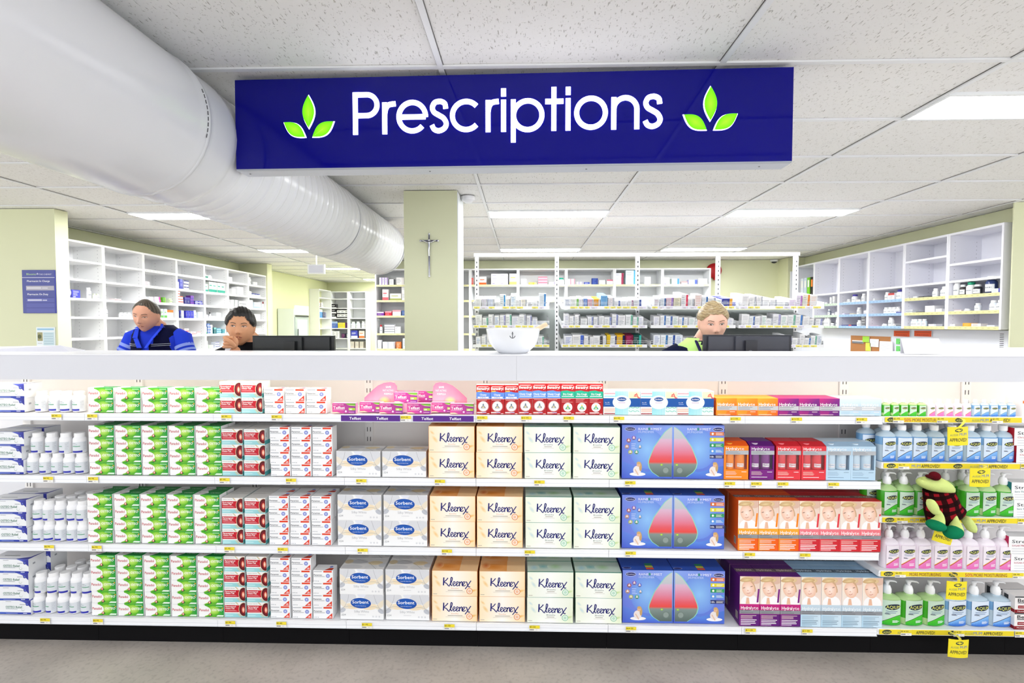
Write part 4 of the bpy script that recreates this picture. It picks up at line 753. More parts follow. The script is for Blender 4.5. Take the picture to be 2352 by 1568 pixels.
# ================================================================ hand gel bottles
def pump_head(col='#f7f7f8'):
    g = G(); g.lathe([(.0145, 0), (.0165, .004), (.0165, .018), (.012, .03), (.0105, .033)], col, 16); g.lathe([(.006, .033), (.006, .040), (.0085, .041), (.0095, .049), (.006, .052)], col, 12); g.tube([(-.004, 0, .047), (.012, 0, .049), (.03, 0, .0475), (.036, 0, .043)], [.0065, .0058, .0045, .0035], col, 8, .7); return g.mesh('pump', PLAS)
PM = pump_head()
def gel(kind):
    big = kind.startswith('big'); c = kind.split('_')[1]
    cd = {'blue': ('#d6ecfb', '#86bff2', '#1f62c8', '#16307a'), 'green': ('#cdf2a8', '#4cc52e', '#2fa82c', '#2a7a2c'), 'pink': ('#efe6ef', '#efe3ee', '#e26bb4', '#c22a3a')}[c]
    if big: rx, ry, h = .053, .038, .134
    elif kind.startswith('flip'): rx, ry, h = .0395, .027, .139
    elif kind.startswith('mini'): rx, ry, h = .0172, .0125, .062
    else: rx, ry, h = .0395, .028, .138
    MT = CLEAR if c != 'pink' else mat('milky_plastic', None, .3, spec=.5)
    sh = .87 if not big else .9
    g = G(); a_, b_ = cd[0], cd[1]
    g.lathe([(.9, 0), (1, .004), (1, h*.25), (1, h*.55), (1, h*sh*.93), (.93, h*sh), (.62, h*.94), (.38, h*.965), (.36, h)], None, 24, kx=rx, ky=ry, cols=[b_, a_, b_ if c == 'green' else a_, b_, a_, a_, a_, a_], power=2.6)
    body = g.mesh('bottle_body', MT)
    g = G(); W_ = rx*1.5; hl = h*(.74 if not big else .84)
    g.frame((-W_/2, -ry*1.12, 0), (1, 0, 0), (0, 0, 1), (0, -1, 0)); m0 = g.map
    g.map = lambda a, b, l: m0(a, b, l)+Vector((0, (abs(a/W_-.5)*2)**2*ry*.22, 0)); g.curved = True
    g.rect(0, h*.04, W_, hl, 0, [{'blue': '#cfe0f4', 'green': '#cfe3d6', 'pink': '#efe4ee'}[c]]*2+[{'blue': '#dfeaf8', 'green': '#c5dcc6', 'pink': '#f2eaf1'}[c]]*2, 8)
    y0 = h*.04
    P = [(W_*k/8, y0+h*.08+(h*.24)*math.sin(k/8*PI/2)) for k in range(9)]
    for k in range(8): (x0, t0), (x1, t1) = P[k], P[k+1]; g.poly([(x0, y0), (x1, y0), (x1, t1), (x0, t0)], 1, [cd[2], cd[2], b_ if c != 'pink' else '#e884c0', b_ if c != 'pink' else '#e884c0'])
    g.ribbon([(x, y+h*.012) for x, y in P], h*.018, 1.5, cd[3]); g.ribbon([(x, y+h*.034) for x, y in P], h*.014, 1.4, '#e8c23a' if c == 'pink' else '#e9efe6')
    ly = h*(.60 if not big else .66); g.ell(W_*.55, ly, W_*.42, W_*.165, 2, '#16243f', n=20, rot=.08); g.text('AQIUM', W_*.17, ly-W_*.095, W_*.76, W_*.19, 3.4, '#eef07a', .05)
    if not kind.startswith('mini'):
        g.lines(W_*.16, ly-W_*.27, W_*.7, 2, W_*.09, W_*.03, 2, '#6f86a8'); g.rect(W_*.12, h*.38 if not big else h*.42, W_*.22, .0018, 2, '#4a4f66'); g.rect(W_*.12, h*.36 if not big else h*.40, W_*.28, .0018, 2, '#4a4f66'); g.lines(W_*.5, y0+h*.15, W_*.42, 3, h*.03, .002, 2.4, '#f4f6f8')
    lab = g.mesh('bottle_label', CARD)
    return body, lab, h, rx
FLIP = G().lathe([(.0155, 0), (.0165, .003), (.0165, .021), (.0145, .0235)], '#f7f7f8', 18).mesh('flip_cap', PLAS)
MCAP = G().lathe([(.0075, 0), (.0075, .012), (.007, .0135)], '#f4f2f6', 14).mesh('flip_cap', PLAS)
def gels(kind, xs, row, desc, ref, y=YP+.03, v=1020, cap='flip', shelf='', rear=None, grp=None):
    b, l, h, rx = gel(kind); z = RZ[row]+RH-.0035
    dps = 1 if rear is None else 2
    for dp in range(dps):
        for i, px in enumerate(xs if dp == 0 else rear):
            big = kind.startswith('big')
            t = thing('gel_bottle', (on_y(px, v, y).x, y+dp*(.062 if not big else .085)+(.018 if big else 0), z), rnd.uniform(-.06, .12) if cap != 'mini' else rnd.uniform(-.25, .2), f"{desc}, {ORD[i]} in its {'front' if dp == 0 else 'back'} row {ref}", 'bottle', grp or desc+'s')
            put(b, 'bottle_body', parent=t); put(l, 'bottle_label', parent=t)
            if cap == 'pump': put(PM, 'pump', (0, 0, h), rnd.uniform(-.25, .15), parent=t, sc=(1.12,)*3 if big else (1, 1, 1))
            else: put(FLIP if cap == 'flip' else MCAP, 'flip_cap', (0, 0, h), 0, parent=t)
gels('mini_green', [2033+k*20.6 for k in range(5)], 0, 'mini green gel bottle', 'on the top yellow shelf', cap='mini', v=940, y=YP+.015)
gels('mini_pink', [2136+k*20.6 for k in range(5)], 0, 'mini pink gel bottle', 'on the top yellow shelf', cap='mini', v=940, y=YP+.015)
gels('mini_blue', [2239+k*20.4 for k in range(5)], 0, 'mini blue gel bottle', 'on the top yellow shelf', cap='mini', v=940, y=YP+.015)
gels('flip_blue', [2033, 2070, 2105, 2144, 2185, 2226, 2264, 2302], 1, 'clear blue flip cap gel bottle', 'above the green pumps', rear=[2010, 2048, 2088, 2127, 2165, 2205, 2245, 2284])
gels('pump_green', [2036, 2074, 2112, 2223, 2261, 2302], 2, 'green pump gel bottle', 'by the plush toy', cap='pump', v=1150, rear=[2018, 2054, 2092, 2196, 2236, 2278])
gels('pump_pink', [2040, 2077, 2113, 2151, 2184, 2222, 2260, 2298], 3, 'milky pump gel bottle with pink label', 'below the plush toy', cap='pump', v=1270, rear=[2052, 2088, 2126, 2196, 2240, 2274])
gels('big_green', [2042, 2092, 2142], 4, 'large green pump gel bottle', 'on the lowest yellow shelf', cap='pump', v=1400)
gels('big_blue', [2191, 2243, 2294], 4, 'large blue pump gel bottle', 'on the lowest yellow shelf', cap='pump', v=1400)
for row, c, txt, sub, nm, nr, px in ((1, '#b3162a', 'Strepsils', 'Original', 'red', 2, 2366), (2, '#14747c', 'Strepsils', 'Sore Throat', 'teal', 2, 2364), (3, '#b81650', 'Strepsils', 'SUGAR FREE', 'magenta', 2, 2362)):
    m_ = m_loz(c, txt, sub)
    for j in range(nr): put(m_, 'lozenge_carton', (on_y(px, 1100, YP).x+.012*(j == 0), YP, RZ[row]+RH-.003+j*.0777), 0, f"white lozenge carton with {nm} end, {'upper' if j else 'lower'} of two at the row end", 'medicine carton', 'white lozenge cartons')
m_ = m_beta()
for j in range(2):
    for dp in range(2): put(m_, 'gargle_carton', (on_y(2368, 1400, YP).x-dp*.02, YP-.004+dp*.063, RZ[4]+RH-.003+j*.0752), 0, f"cream and dark red throat carton, {'upper' if j else 'lower'}, {'behind' if dp else 'front'}, lowest yellow shelf end", 'medicine carton', 'dark red throat cartons')
g = carton(.14, .08, .152, '#f3eef0'); g.rect(0, .06, .14, .012, 1, '#e8743a'); g.rect(.012, .002, .1, .008, 1, '#e8743a'); g.text('Vaporiser', .012, .115, .09, .014, 2, '#3a3f9c', 0); g.rect(.012, .1, .06, .004, 2, '#5a4fb0'); g.rect(.01, .044, .03, .012, 1, '#e6dc5a')
put(g.mesh('vapour_carton'), 'medicine_carton', (on_y(2376, 920, YP).x+.02, YP, stop(0)-.002), 0, 'white carton with orange bands at the far end of top yellow shelf', 'medicine carton')
# ================================================================ yellow strips, tickets, wobblers
def strip_text(g, seq, h):
    for kind, x, w in seq:
        if kind == 'logo': g.ell(x+w/2, h/2, w/2, h*.36, 1, '#2a3a3a', n=18, rot=.06); g.text('AQIUM', x+w*.12, h*.3, w*.76, h*.36, 2, '#f2ea60', .04)
        elif kind == 'MUM': g.text('MUM', x, h*.24, w, h*.52, 2, '#6f8fc0', .035)
        elif kind == 'AUSSIE': g.text('AUSSIE', x, h*.24, w, h*.40, 2, '#9aa86a', .01)
        elif kind == '50%': g.text('50%', x, h*.22, w, h*.55, 2, '#c8324a', .01)
        else: g.text(kind, x, h*.22, w, h*.54, 2, '#3c3f33' if kind[0] in 'A' else '#8a3040', .03)
w7 = on_y(2338, 965, YL).x-on_y(2025, 965, YL).x; sx = w7/313
SQ = [[('logo', 5, 19), ('50%', 44, 16), ('MORE MOISTUR', 63, 54), ('logo', 161, 21), ('AUSSIE', 199, 18), ('MUM', 219, 18), ('APPROVED!', 240, 46)],
      [('logo', 6, 21), ('MUM', 64, 20), ('APPROVED!', 86, 43), ('logo', 160, 21), ('AUSSIE', 198, 21), ('MUM', 220, 19), ('APPROVED!', 241, 43)],
      [('logo', 6, 21), ('MUM', 64, 20), ('APPROVED!', 86, 43), ('logo', 156, 21), ('AUSSIE', 198, 18), ('MUM', 218, 20), ('APPROVED!', 241, 44)],
      [('logo', 6, 22), ('MORE MOISTURISING', 66, 73), ('logo', 158, 20), ('50%', 195, 18), ('MORE MOISTURISING', 215, 77)],
      [('logo', 6, 22), ('AUSSIE', 42, 14), ('APPROVED!', 85, 44), ('logo', 160, 22), ('AUSSIE', 199, 19), ('MUM', 219, 20), ('APPROVED!', 242, 44)]]
for r in range(5):
    x_ = X0+.6*6+.008; g = G(); g.box(0, w7, 0, .0012, .003, RH-.003, '#f0d92c'); g.frame((0, 0, 0), (1, 0, 0), (0, 0, 1), (0, -1, 0)); strip_text(g, [(a, b*sx, c*sx) for a, b, c in SQ[r]], RH)
    put(g.mesh('yellow_strip'), 'shelf_strip', (x_, YL-.0038, RZ[r]), 0, 'yellow printed shelf strip '+['under the mini gel bottles', 'under the clear blue bottles', 'under the green pump bottles and plush', 'under the milky pink pump bottles', 'under the large pump bottles'][r], 'shelf strip', 'yellow printed shelf strips')
for k, (a, b) in enumerate(((784, 919), (949, 1088))):
    xa, xb = on_y(a, 960, YL).x, on_y(b, 960, YL).x; g = G(); g.box(0, xb-xa, 0, .0012, .004, .030, '#5a2a8c'); g.frame((0, 0, 0), (1, 0, 0), (0, 0, 1), (0, -1, 0))
    for q in (.1, .56): g.text('Telfast', (xb-xa)*q+.01, .011, .054, .0125, 1, '#ffffff', .04, .1)
    put(g.mesh('purple_strip'), 'shelf_strip', (xa, YL-.0042, SZ[0]), 0, 'purple printed shelf strip '+['beneath the first pink wave card', 'beneath the second pink wave card'][k], 'shelf strip', 'purple shelf strips')
TK = {0: [(121, '$6.99', 'white pill bottles'), (203, '$6.99', 'green tablet cartons'), (510, '$5.99', 'red and teal cartons'), (625, '$2.49', 'white and orange cartons'), (921, '$29.99', 'allergy cartons between purple strips'), (1096, '$13.99', 'short blue band syrups'), (1197, '$13.99', 'wide blue band syrups'), (1294, '$13.99', 'green band syrups'), (1409, '$2.99', 'pocket tissue packs'), (1676, '$12.99', 'orange sachet cartons'), (1816, '$12.99', 'purple sachet cartons'), (1965, '$12.99', 'pale blue sachet cartons')],
      1: [(102, '$6.99', 'white pill bottles'), (205, '$6.99', 'green tablet cartons'), (506, '$5.99', 'red and teal cartons'), (658, '$2.49', 'white and orange cartons'), (819, '$1.99', 'floral tissue boxes'), (999, '$2.50', 'orange tissue boxes'), (1227, '$2.50', 'green tissue boxes'), (1435, '$64.99', 'humidifier boxes'), (1663, '$12.99', 'orange window carton'), (1724, '$12.99', 'purple window carton'), (1785, '$12.99', 'red window cartons'), (1901, '$12.99', 'pale blue window cartons')],
      2: [(104, '$6.99', 'white pill bottles'), (213, '$6.99', 'green tablet cartons'), (517, '$5.99', 'red and teal cartons'), (639, '$2.49', 'white and orange cartons'), (822, '$1.99', 'floral tissue boxes'), (1015, '$2.50', 'orange tissue boxes'), (1205, '$2.50', 'green tissue boxes'), (1436, '$64.99', 'humidifier boxes'), (1709, '$11.99', 'orange portrait cartons'), (1836, '$11.99', 'red portrait cartons')],
      3: [(95, '$6.99', 'white pill bottles'), (216, '$6.99', 'green tablet cartons'), (519, '$5.99', 'red and teal cartons'), (636, '$2.49', 'white and orange cartons'), (832, '$1.99', 'floral tissue boxes'), (1021, '$2.50', 'orange tissue boxes'), (1216, '$2.50', 'green tissue boxes'), (1437, '$64.99', 'humidifier boxes'), (1711, '$11.99', 'purple portrait cartons'), (1841, '$11.99', 'pale blue portrait cartons')],
      'R0': [(2043, '$2.99', 'mini green bottles'), (2143, '$2.99', 'mini pink bottles'), (2268, '$2.99', 'mini blue bottles')], 'R1': [(2058, '$6.99', 'clear blue bottles'), (2337, '$8.99', 'red end lozenge cartons')],
      'R2': [(2058, '$6.99', 'green pump bottles'), (2335, '$8.99', 'teal end lozenge cartons')], 'R3': [(2057, '$6.99', 'milky pump bottles'), (2328, '$8.99', 'magenta end lozenge cartons')], 'R4': [(2074, '$14.99', 'large green pump bottles'), (2196, '$14.99', 'large blue pump bottles'), (2338, '$8.99', 'dark red throat cartons')]}
tmc = {}
for row, L_ in TK.items():
    R_ = isinstance(row, str); z_ = RZ[int(row[1])]-.001 if R_ else SZ[row]+.003
    for px, pr, lb in L_:
        if pr not in tmc:
            g = G(); g.box(0, .047, 0, .0008, 0, .0265, '#f2f0ec'); g.frame((0, 0, 0), (1, 0, 0), (0, 0, 1), (0, -1, 0)); g.rect(0, .012, .047, .0145, .6, '#f1dd3c'); g.text(pr, .002, .0165, .0048*len(pr)+.002, .007, 1.2, '#3c3716', .02)
            for k in range(11): g.rect(.002+k*.0017, .004, .0009 if k % 3 else .0014, .0055, 1, '#6b6868')
            g.rect(.024, .0135, .018, .0008, 1, '#8e8434'); g.rect(.028, .006, .008, .0012, 1, '#a9a6a2'); tmc[pr] = g.mesh('ticket')
        sn = 'yellow shelf' if R_ else SHN[row]
        put(tmc[pr], 'price_ticket', (on_y(px, {0: 965, 1: 1108, 2: 1260, 3: 1430}.get(row, 1200), YL).x, YL-.0055, z_), 0, f"yellow price ticket {pr} under the {lb}, {sn}", 'price ticket', 'yellow price tickets')
for k, (px, py, ax, row, rot, yy, lb) in enumerate([(2200, 1001, 2191, 0, 0.03, 2.13, 'over the clear blue bottles'), (2251, 1096, 2243, 1, 0, 2.13, 'over the green pumps beside plush head'), (2168, 1226, 2178, 2, -.28, 2.165, 'tilted behind the plush feet'), (2197, 1355, 2182, 3, -.02, 2.13, 'over the large blue bottles'), (2201, 1488, 2184, 4, -.03, 2.13, 'hanging down before the black kickboard')]):
    c = on_y(px, py, yy); a = on_y(ax, 1200, YL)
    t = thing('shelf_wobbler', (0, 0, 0), 0, 'square yellow shelf talker card '+lb, 'shelf talker', 'square yellow shelf talkers')
    g = G(); s = .0425; n_ = 6; cr, sr = math.cos(rot), math.sin(rot)
    fr = lambda x, z, l: Vector((c.x+x*cr-z*sr, yy-.006+.006*(2*abs(x)/.085)**2-l*LAY, c.z+x*sr+z*cr))
    for i in range(n_):
        x0_, x1_ = -s+2*s*i/n_, -s+2*s*(i+1)/n_; g.face([fr(x0_, -s*.93, 0), fr(x1_, -s*.93, 0), fr(x1_, s*.93, 0), fr(x0_, s*.93, 0)], '#f2e02c')
        g.face([fr(x1_, -s*.93, -5), fr(x0_, -s*.93, -5), fr(x0_, s*.93, -5), fr(x1_, s*.93, -5)], '#e8d62c')
    g.map = fr; g.curved = False; g.ell(.0, .025, .0165, .0075, 1, '#2a3a3a', n=16, rot=.12); g.text('AQIUM', -.0125, .0215, .025, .0068, 2, '#f2ea60', .03, 0, .08); g.text('AUSSIE', -.034, .0, .031, .009, 1, '#8f9a6a', .01, 0, .05); g.text('MUM', .002, .002, .032, .0125, 1, '#5f80b8', .04, 0, .03); g.text('APPROVED!', -.036, -.023, .071, .0155, 1, '#3a3a30', .03); g.rect(-.03, -.033, .06, .001, 1, '#b9a62a')
    part(g, 'card', t)
    g = G(); top = Vector((a.x, YL-.007, (RZ[row]+RH-.004))); bot = fr(0, s*.9, -1); pts = [top, top+Vector((.008, -.035, .002)), top.lerp(bot, .6)+Vector((.006, -.02, .006)), bot]
    pts = [Vector(p) for p in [Vector([(1-t_)**3*pts[0][m]+3*(1-t_)**2*t_*pts[1][m]+3*(1-t_)*t_*t_*pts[2][m]+t_**3*pts[3][m] for m in range(3)]) for t_ in [i/8 for i in range(9)]]]
    for p, q in zip(pts, pts[1:]): g.face([p+Vector((-.006, 0, 0)), p+Vector((.006, 0, 0)), q+Vector((.006, 0, 0)), q+Vector((-.006, 0, 0))], '#f4e43a')
    part(g, 'bent_arm', t)
# ================================================================ plush toy draped over the shelf edge
def pp(u, v, y): return on_y(u, v, y)
t = thing('plush_toy', (0, 0, 0), 0, 'lime green plush animal in dark red tartan robe slumped over the shelf edge', 'soft toy')
GR, GD = '#cfe08a', '#117a52'
def sweep(st, col, n=22, colf=None):
    """st: list of (u,v,y, half width px, depth m)"""
    g = G(); R = []
    for i, (u, v, y, wv, dv) in enumerate(st):
        c = pp(u, v, y); k = y/F
        a = st[max(0, i-1)]; b = st[min(len(st)-1, i+1)]; ang = math.atan2(-(b[1]-a[1]), b[0]-a[0])-PI/2
        R.append([c+Vector((math.cos(q)*wv*k*math.cos(ang), math.sin(q)*dv, math.cos(q)*wv*k*math.sin(ang))) for q in [2*PI*j/n for j in range(n)]])
    for i in range(len(R)-1):
        for j in range(n):
            cc = colf(i, j) if colf else col; g.face([R[i][j], R[i][(j+1) % n], R[i+1][(j+1) % n], R[i+1][j]], cc, True)
    g.face(R[0], col); g.face(R[-1][::-1], col); return g
def curve_st(st, m=6):
    return [tuple(x) for x in zip(*[[p[1] for p in spline(list(zip(range(len(st)), [s[k] for s in st])), m)] for k in range(5)])]
head = curve_st([(2112, 1101, 2.19, 3, .01), (2117, 1106, 2.19, 10, .03), (2134, 1110, 2.185, 15, .045), (2155, 1113, 2.18, 17, .05), (2172, 1121, 2.185, 14, .045), (2180, 1128, 2.19, 8, .025), (2183, 1131, 2.19, 2, .01)])
part(sweep(head, GR), 'head', t, PLUSH, merge=True)
part(G().blob(pp(2147, 1093, 2.165), (.021, .022, .019), '#5a0f1a').blob(pp(2138, 1094, 2.17), (.02, .02, .008), '#4a1016'), 'nose', t, PLUSH, merge=True)
part(G().tube([pp(2141, 1100, 2.137), pp(2148, 1101.5, 2.135), (pp(2156, 1100, 2.137))], .0022, '#3a0d12', 6), 'mouth', t, PLUSH)
def tart(i, j):
    a, b = (i//4) % 2, (j//2) % 2
    if a and b: return '#8e1420'
    return '#1a0708' if not (a or b) else '#2a090c'
robe = curve_st([(2152, 1122, 2.19, 27, .045), (2154, 1130, 2.18, 29, .05), (2161, 1150, 2.16, 34, .055), (2166, 1170, 2.15, 39, .05), (2174, 1187, 2.15, 44, .045), (2178, 1194, 2.155, 43, .035)], 9)
part(sweep(robe, '#1a0708', 36, tart), 'robe', t, PLUSH, merge=True)
part(sweep(curve_st([(2136, 1170, 2.15, 10, .03), (2144, 1186, 2.14, 13, .03), (2152, 1197, 2.14, 12, .025)], 6), '#240a0d', 20, tart), 'robe_flap', t, PLUSH, merge=True)
part(sweep(curve_st([(2134, 1149, 2.09, 4, .012), (2138, 1154, 2.088, 9, .018), (2144, 1166, 2.085, 10, .02), (2150, 1177, 2.085, 7, .015), (2152, 1180, 2.085, 2, .006)], 5), GR), 'arm', t, PLUSH, merge=True)
part(sweep(curve_st([(2213, 1186, 2.15, 4, .015), (2218, 1192, 2.14, 9, .02), (2226, 1203, 2.13, 10, .022), (2233, 1214, 2.12, 9, .02), (2239, 1221, 2.12, 3, .008)], 5), GR), 'arm', t, PLUSH, merge=True)
for L_, F_ in (([(2153, 1172, 2.12, 5, .014), (2158, 1182, 2.11, 6, .018), (2158, 1192, 2.10, 9, .022), (2154, 1200, 2.09, 13, .028)], (2150, 1206, 2.085, .036, .034, .022, .18)),
               ([(2188, 1178, 2.12, 5, .014), (2193, 1192, 2.105, 6, .018), (2196, 1206, 2.09, 10, .024), (2196, 1215, 2.085, 13, .028)], (2189, 1222, 2.078, .036, .034, .025, -.3))):
    part(sweep(curve_st(L_, 5), GR), 'leg', t, PLUSH, merge=True)
    c = pp(F_[0], F_[1], F_[2]); part(G().blob(c, (F_[3], F_[4], F_[5]), GD, 20, 12, Matrix.Rotation(F_[6], 3, 'Y')), 'shoe', t, PLUSH, merge=True)
#==PART5==
# ================================================================ THINGS ON AND BEHIND THE COUNTER
bx = on_y(1178.5, 800, 2.325).x
t = thing('mortar_bowl', (bx, 2.325, CT), 0, 'white ceramic bowl with small grey anchor mark, holding a wooden pestle', 'bowl')
PORC = mat('glazed_porcelain', None, .12, spec=.6, coat=.4)
pr = [(.062, 0), (.068, .002), (.078, .010), (.097, .028), (.112, .05), (.1205, .075), (.125, .1), (.1265, .108), (.1265, .113), (.121, .115), (.117, .108), (.104, .07), (.07, .03), (.02, .018)]
g = G(); R_ = [[(r*math.cos(2*PI*k/48), r*math.sin(2*PI*k/48), z) for k in range(48)] for r, z in pr]
for a, b in zip(R_, R_[1:]):
    for k in range(48): g.face([a[k], a[(k+1) % 48], b[(k+1) % 48], b[k]], '#eceef1', True)
g.face(R_[0][::-1], '#eceef1'); g.face(R_[-1], '#eceef1'); part(g, 'bowl_body', t, PORC, merge=True)
def brad(z):
    for (r0, z0), (r1, z1) in zip(pr, pr[1:]):
        if z0 <= z <= z1: return r0+(r1-r0)*(z-z0)/(z1-z0)
    return .12
g = G(); g.curved = True
def bm_(a, b, l): r = brad(b)+.0009; q = a/.115; return Vector((r*math.sin(q), -r*math.cos(q), b))
g.map = bm_
g.ribbon([(0, .072+.0025*i) for i in range(11)], .0026, 1, '#3b3f46'); g.ribbon([(-.0045, .0915), (.0045, .0915)], .0018, 1, '#3b3f46'); g.ell(0, .0985, .0022, .0022, 1, '#3b3f46', n=10); g.ribbon(arc(0, .083, .0105, 200, 340, 14), .0024, 1, '#3b3f46')
for s in (-1, 1): g.poly([(s*.0125, .0845), (s*.0075, .080), (s*.0105, .078)], 1, '#3b3f46')
part(g, 'anchor_mark', t, MATT)
a = Vector((.0, .01, .05)); b = on_y(1256, 744, 2.36)-Vector((bx, 2.325, CT)); put(G().tube([a, a.lerp(b, .55), a.lerp(b, .8), b, b+(b-a).normalized()*.002], [.0165, .0145, .0115, .0105, .004], '#e8d3ae', 14).mesh('pestle', WOOD), 'pestle', (bx, 2.325, CT), 0, 'pale wooden pestle leaning in the white anchor bowl', 'pestle')
A = on_y(2078, 812, 2.24); B = on_y(2173, 812, 2.24); A2 = on_y(2081, 777, 2.27); B2 = on_y(2167, 777, 2.27)
g = G(); w = B.x-A.x; h1 = A2.z-CT
g.face([(0, 0, .002), (w, 0, .002), (w*.95, .03, h1), (w*.02, .03, h1)], '#f8f8fc'); g.face([(w, .004, .002), (0, .004, .002), (w*.02, .034, h1), (w*.95, .034, h1)], '#f4f4f8'); g.face([(w*.95, .035, h1), (w*.02, .035, h1), (w*.12, .055, .002), (w*.88, .055, .002)], '#f2f2f6')
g.rect(0, 0, 0, 0, 0, '#ffffff'); put(g.mesh('paper_holder', PLAS), 'document_holder', (A.x, 2.24, CT), 0, 'blank white sloped document holder on counter before the green notes', 'document holder')
put(G().box(-.2, .12, 0, .1, 0, .022, '#f4f5f8').mesh('tray', PLAS), 'paper_tray', (on_y(2352, 806, 2.36).x+.17, 2.36, CT), 0, 'low white tray at the far counter end by the lime wall', 'tray')
g = G(); g.face([(-.35, 0, 0), (.26, 0, 0), (.20, .02, .03), (-.35, .02, .018)], '#d9d9e2'); g.face([(.26, .1, 0), (-.35, .1, 0), (-.35, .02, .018), (.20, .02, .03)], '#dcdce4'); g.face([(.26, 0, 0), (.26, .1, 0), (.20, .02, .03)], '#dcdce4'); put(g.mesh('folder', PLAS), 'sloped_tray', (on_y(40, 806, 2.38).x, 2.38, CT), 0, 'grey sloped tray on the counter before the pinned leaflet', 'tray')
t = thing('dispensary_desk', (0, 2.53, 0), 0, 'white work desk hidden behind the counter, carrying both monitors', 'desk')
part(G().box(-2.3, 2.3, .025, .24, 1.02, 1.05, '#eceef0'), 'desk_top', t, MATT); [part(G().box(x, x+.04, .03, .22, 0, 1.02, '#dfe1e4'), 'leg', t, MATT) for x in (-2.25, 0, 2.2)]
def monitor(u0, u1, v0, Y, c, lb):
    a, b = on_y(u0, v0, Y), on_y(u1, v0, Y); w = b.x-a.x; z1 = a.z; zb = z1-.29
    t = thing('computer_monitor', ((a.x+b.x)/2, Y, 1.05), 0, lb, 'monitor', 'monitors seen from behind'); z1 -= 1.05; zb -= 1.05
    part(G().box(-w/2, w/2, .0, .022, zb, z1, c[1]), 'bezel', t, PLAS)
    g = G(); g.box(-w/2+.02, -.06, -.014, 0, zb+.02, z1-.008, c[0]); g.box(.05, w/2-.02, -.014, 0, zb+.02, z1-.008, c[0]); g.box(-.06, .05, -.008, 0, zb+.02, z1-.008, c[1]); part(g, 'back_shell', t, PLAS)
    part(G().box(-.075, .06, -.03, -.008, zb+.06+.14, z1-.008, c[0]), 'mount_cover', t, PLAS)
    g = G(); g.box(-.03, .03, -.05, -.03, 0, zb+.26, c[1]); part(g, 'stand_neck', t, PLAS)
    g = G(); g.box(-.12, .12, -.11, .05, 0, .012, c[1]); part(g, 'foot', t, PLAS)
    g = G(); g.frame((-.002, -.0152, 0), (1, 0, 0), (0, 0, 1), (0, -1, 0)); g.ell(-.005, z1-.095, .014, .014, 1, '#8b9099'); g.ell(-.005, z1-.095, .0115, .0115, 2, c[1]); g.text('hp', -.012, z1-.1, .014, .008, 3, '#9aa0a8', .02, .2); part(g, 'round_emblem', t, PLAS, loc=(0, -.036, 0))
    part(G().box(-w/2+.008, w/2-.008, .022, .0235, zb+.01, z1-.01, '#20242c'), 'screen', t, GLOS)
monitor(580, 767, 770.5, 2.7, ('#1d2022', '#141617'), 'black monitor back beside the dark haired person')
monitor(1617, 1818, 768.5, 2.7, ('#40424c', '#2b2c34'), 'dark grey monitor back before the blonde person')
# ---- plaque, leaflet, crucifix
def flat(name, u0, v0, u1, v1, Y, lb, cat, fn, th=.012, parts=None, m=CARD):
    a, b = on_y(u0, v0, Y), on_y(u1, v1, Y); w, h = b.x-a.x, a.z-b.z
    g = G(); fn(g, w, h, th); return put(g.mesh(name, m), name, (a.x, Y, b.z), 0, lb, cat)
def plq(g, w, h, th):
    g.box(0, w, 0, th, 0, h, '#3b3f8c'); g.frame((0, 0, 0), (1, 0, 0), (0, 0, 1), (0, -1, 0))
    g.rect(.002, .002, w-.004, h-.004, 1, '#5b61a4'); g.rect(0, h*.82, w, h*.012, 2, '#e3e1ef'); g.text('Blooms', w*.14, h*.885, w*.29, h*.045, 2, '#b9d99a', .03); g.text('THE CHEMIST', w*.53, h*.885, w*.38, h*.032, 2, '#e8e8f2', .02)
    for dx, ro in ((0, 0), (-.02, .9), (.02, -.9)): g.ell(w*(.48+dx), h*(.905 if dx else .92), w*.008, h*.014, 2, '#ffffff', n=8, rot=ro)
    g.text('Pharmacist In Charge', w*.15, h*.725, w*.7, h*.042, 2, '#ffffff', .03); g.rect(w*.115, h*.53, w*.86, h*.105, 2, '#b9b6c2'); g.rect(w*.14, h*.565, w*.44, h*.04, 3, '#dcdae2'); g.rect(w*.61, h*.57, w*.17, h*.025, 3, '#dcdae2')
    g.text('Pharmacist On Duty', w*.15, h*.42, w*.64, h*.042, 2, '#ffffff', .03); g.rect(w*.15, h*.285, w*.44, h*.038, 3, '#d5d5ec'); g.rect(w*.61, h*.288, w*.14, h*.025, 3, '#d5d5ec')
    for q in (.36, .24, .12): g.rect(w*.11, h*q, w*.86, h*.006, 3, '#2f347c')
    for q in (.245, .125, .01): g.rect(w*.11, h*q, w*.86, h*.11, 1.6, '#6469b0')
flat('wall_plaque', 50, 620, 128, 719, 4.668, 'blue pharmacist name plaque on the pale lime wall pier', 'plaque', plq)
def lf_(g, w, h, th):
    g.box(0, w, 0, th, 0, h, '#eef6f8'); g.frame((0, 0, 0), (1, 0, 0), (0, 0, 1), (0, -1, 0)); g.rect(.01, h*.93, w-.02, h*.04, 1, '#9cc9e6'); g.rect(.01, h*.68, w*.28, h*.2, 1, '#a7a276'); g.ell(w*.17, h*.78, w*.1, h*.05, 2, '#5e6440'); g.rect(w*.37, .005, w*.58, h*.87, 1, '#cfe4ea')
    for k in range(14): g.rect(w*.4, h*(.84-.057*k), w*.5, h*.012, 2, '#a9c6d2')
    for k in range(8): g.rect(w*.06, h*(.62-.07*k), w*.24, h*.012, 2, '#c9c6c9')
flat('leaflet', 83, 751, 129, 850, 4.673, 'pale blue printed leaflet pinned low on the lime wall pier', 'leaflet', lf_, .006)
c = on_y(986, 553, 4.126)
t = thing('crucifix', (c.x, 4.124, c.z), 0, 'slim silver crucifix hung high on the lime pillar', 'crucifix')
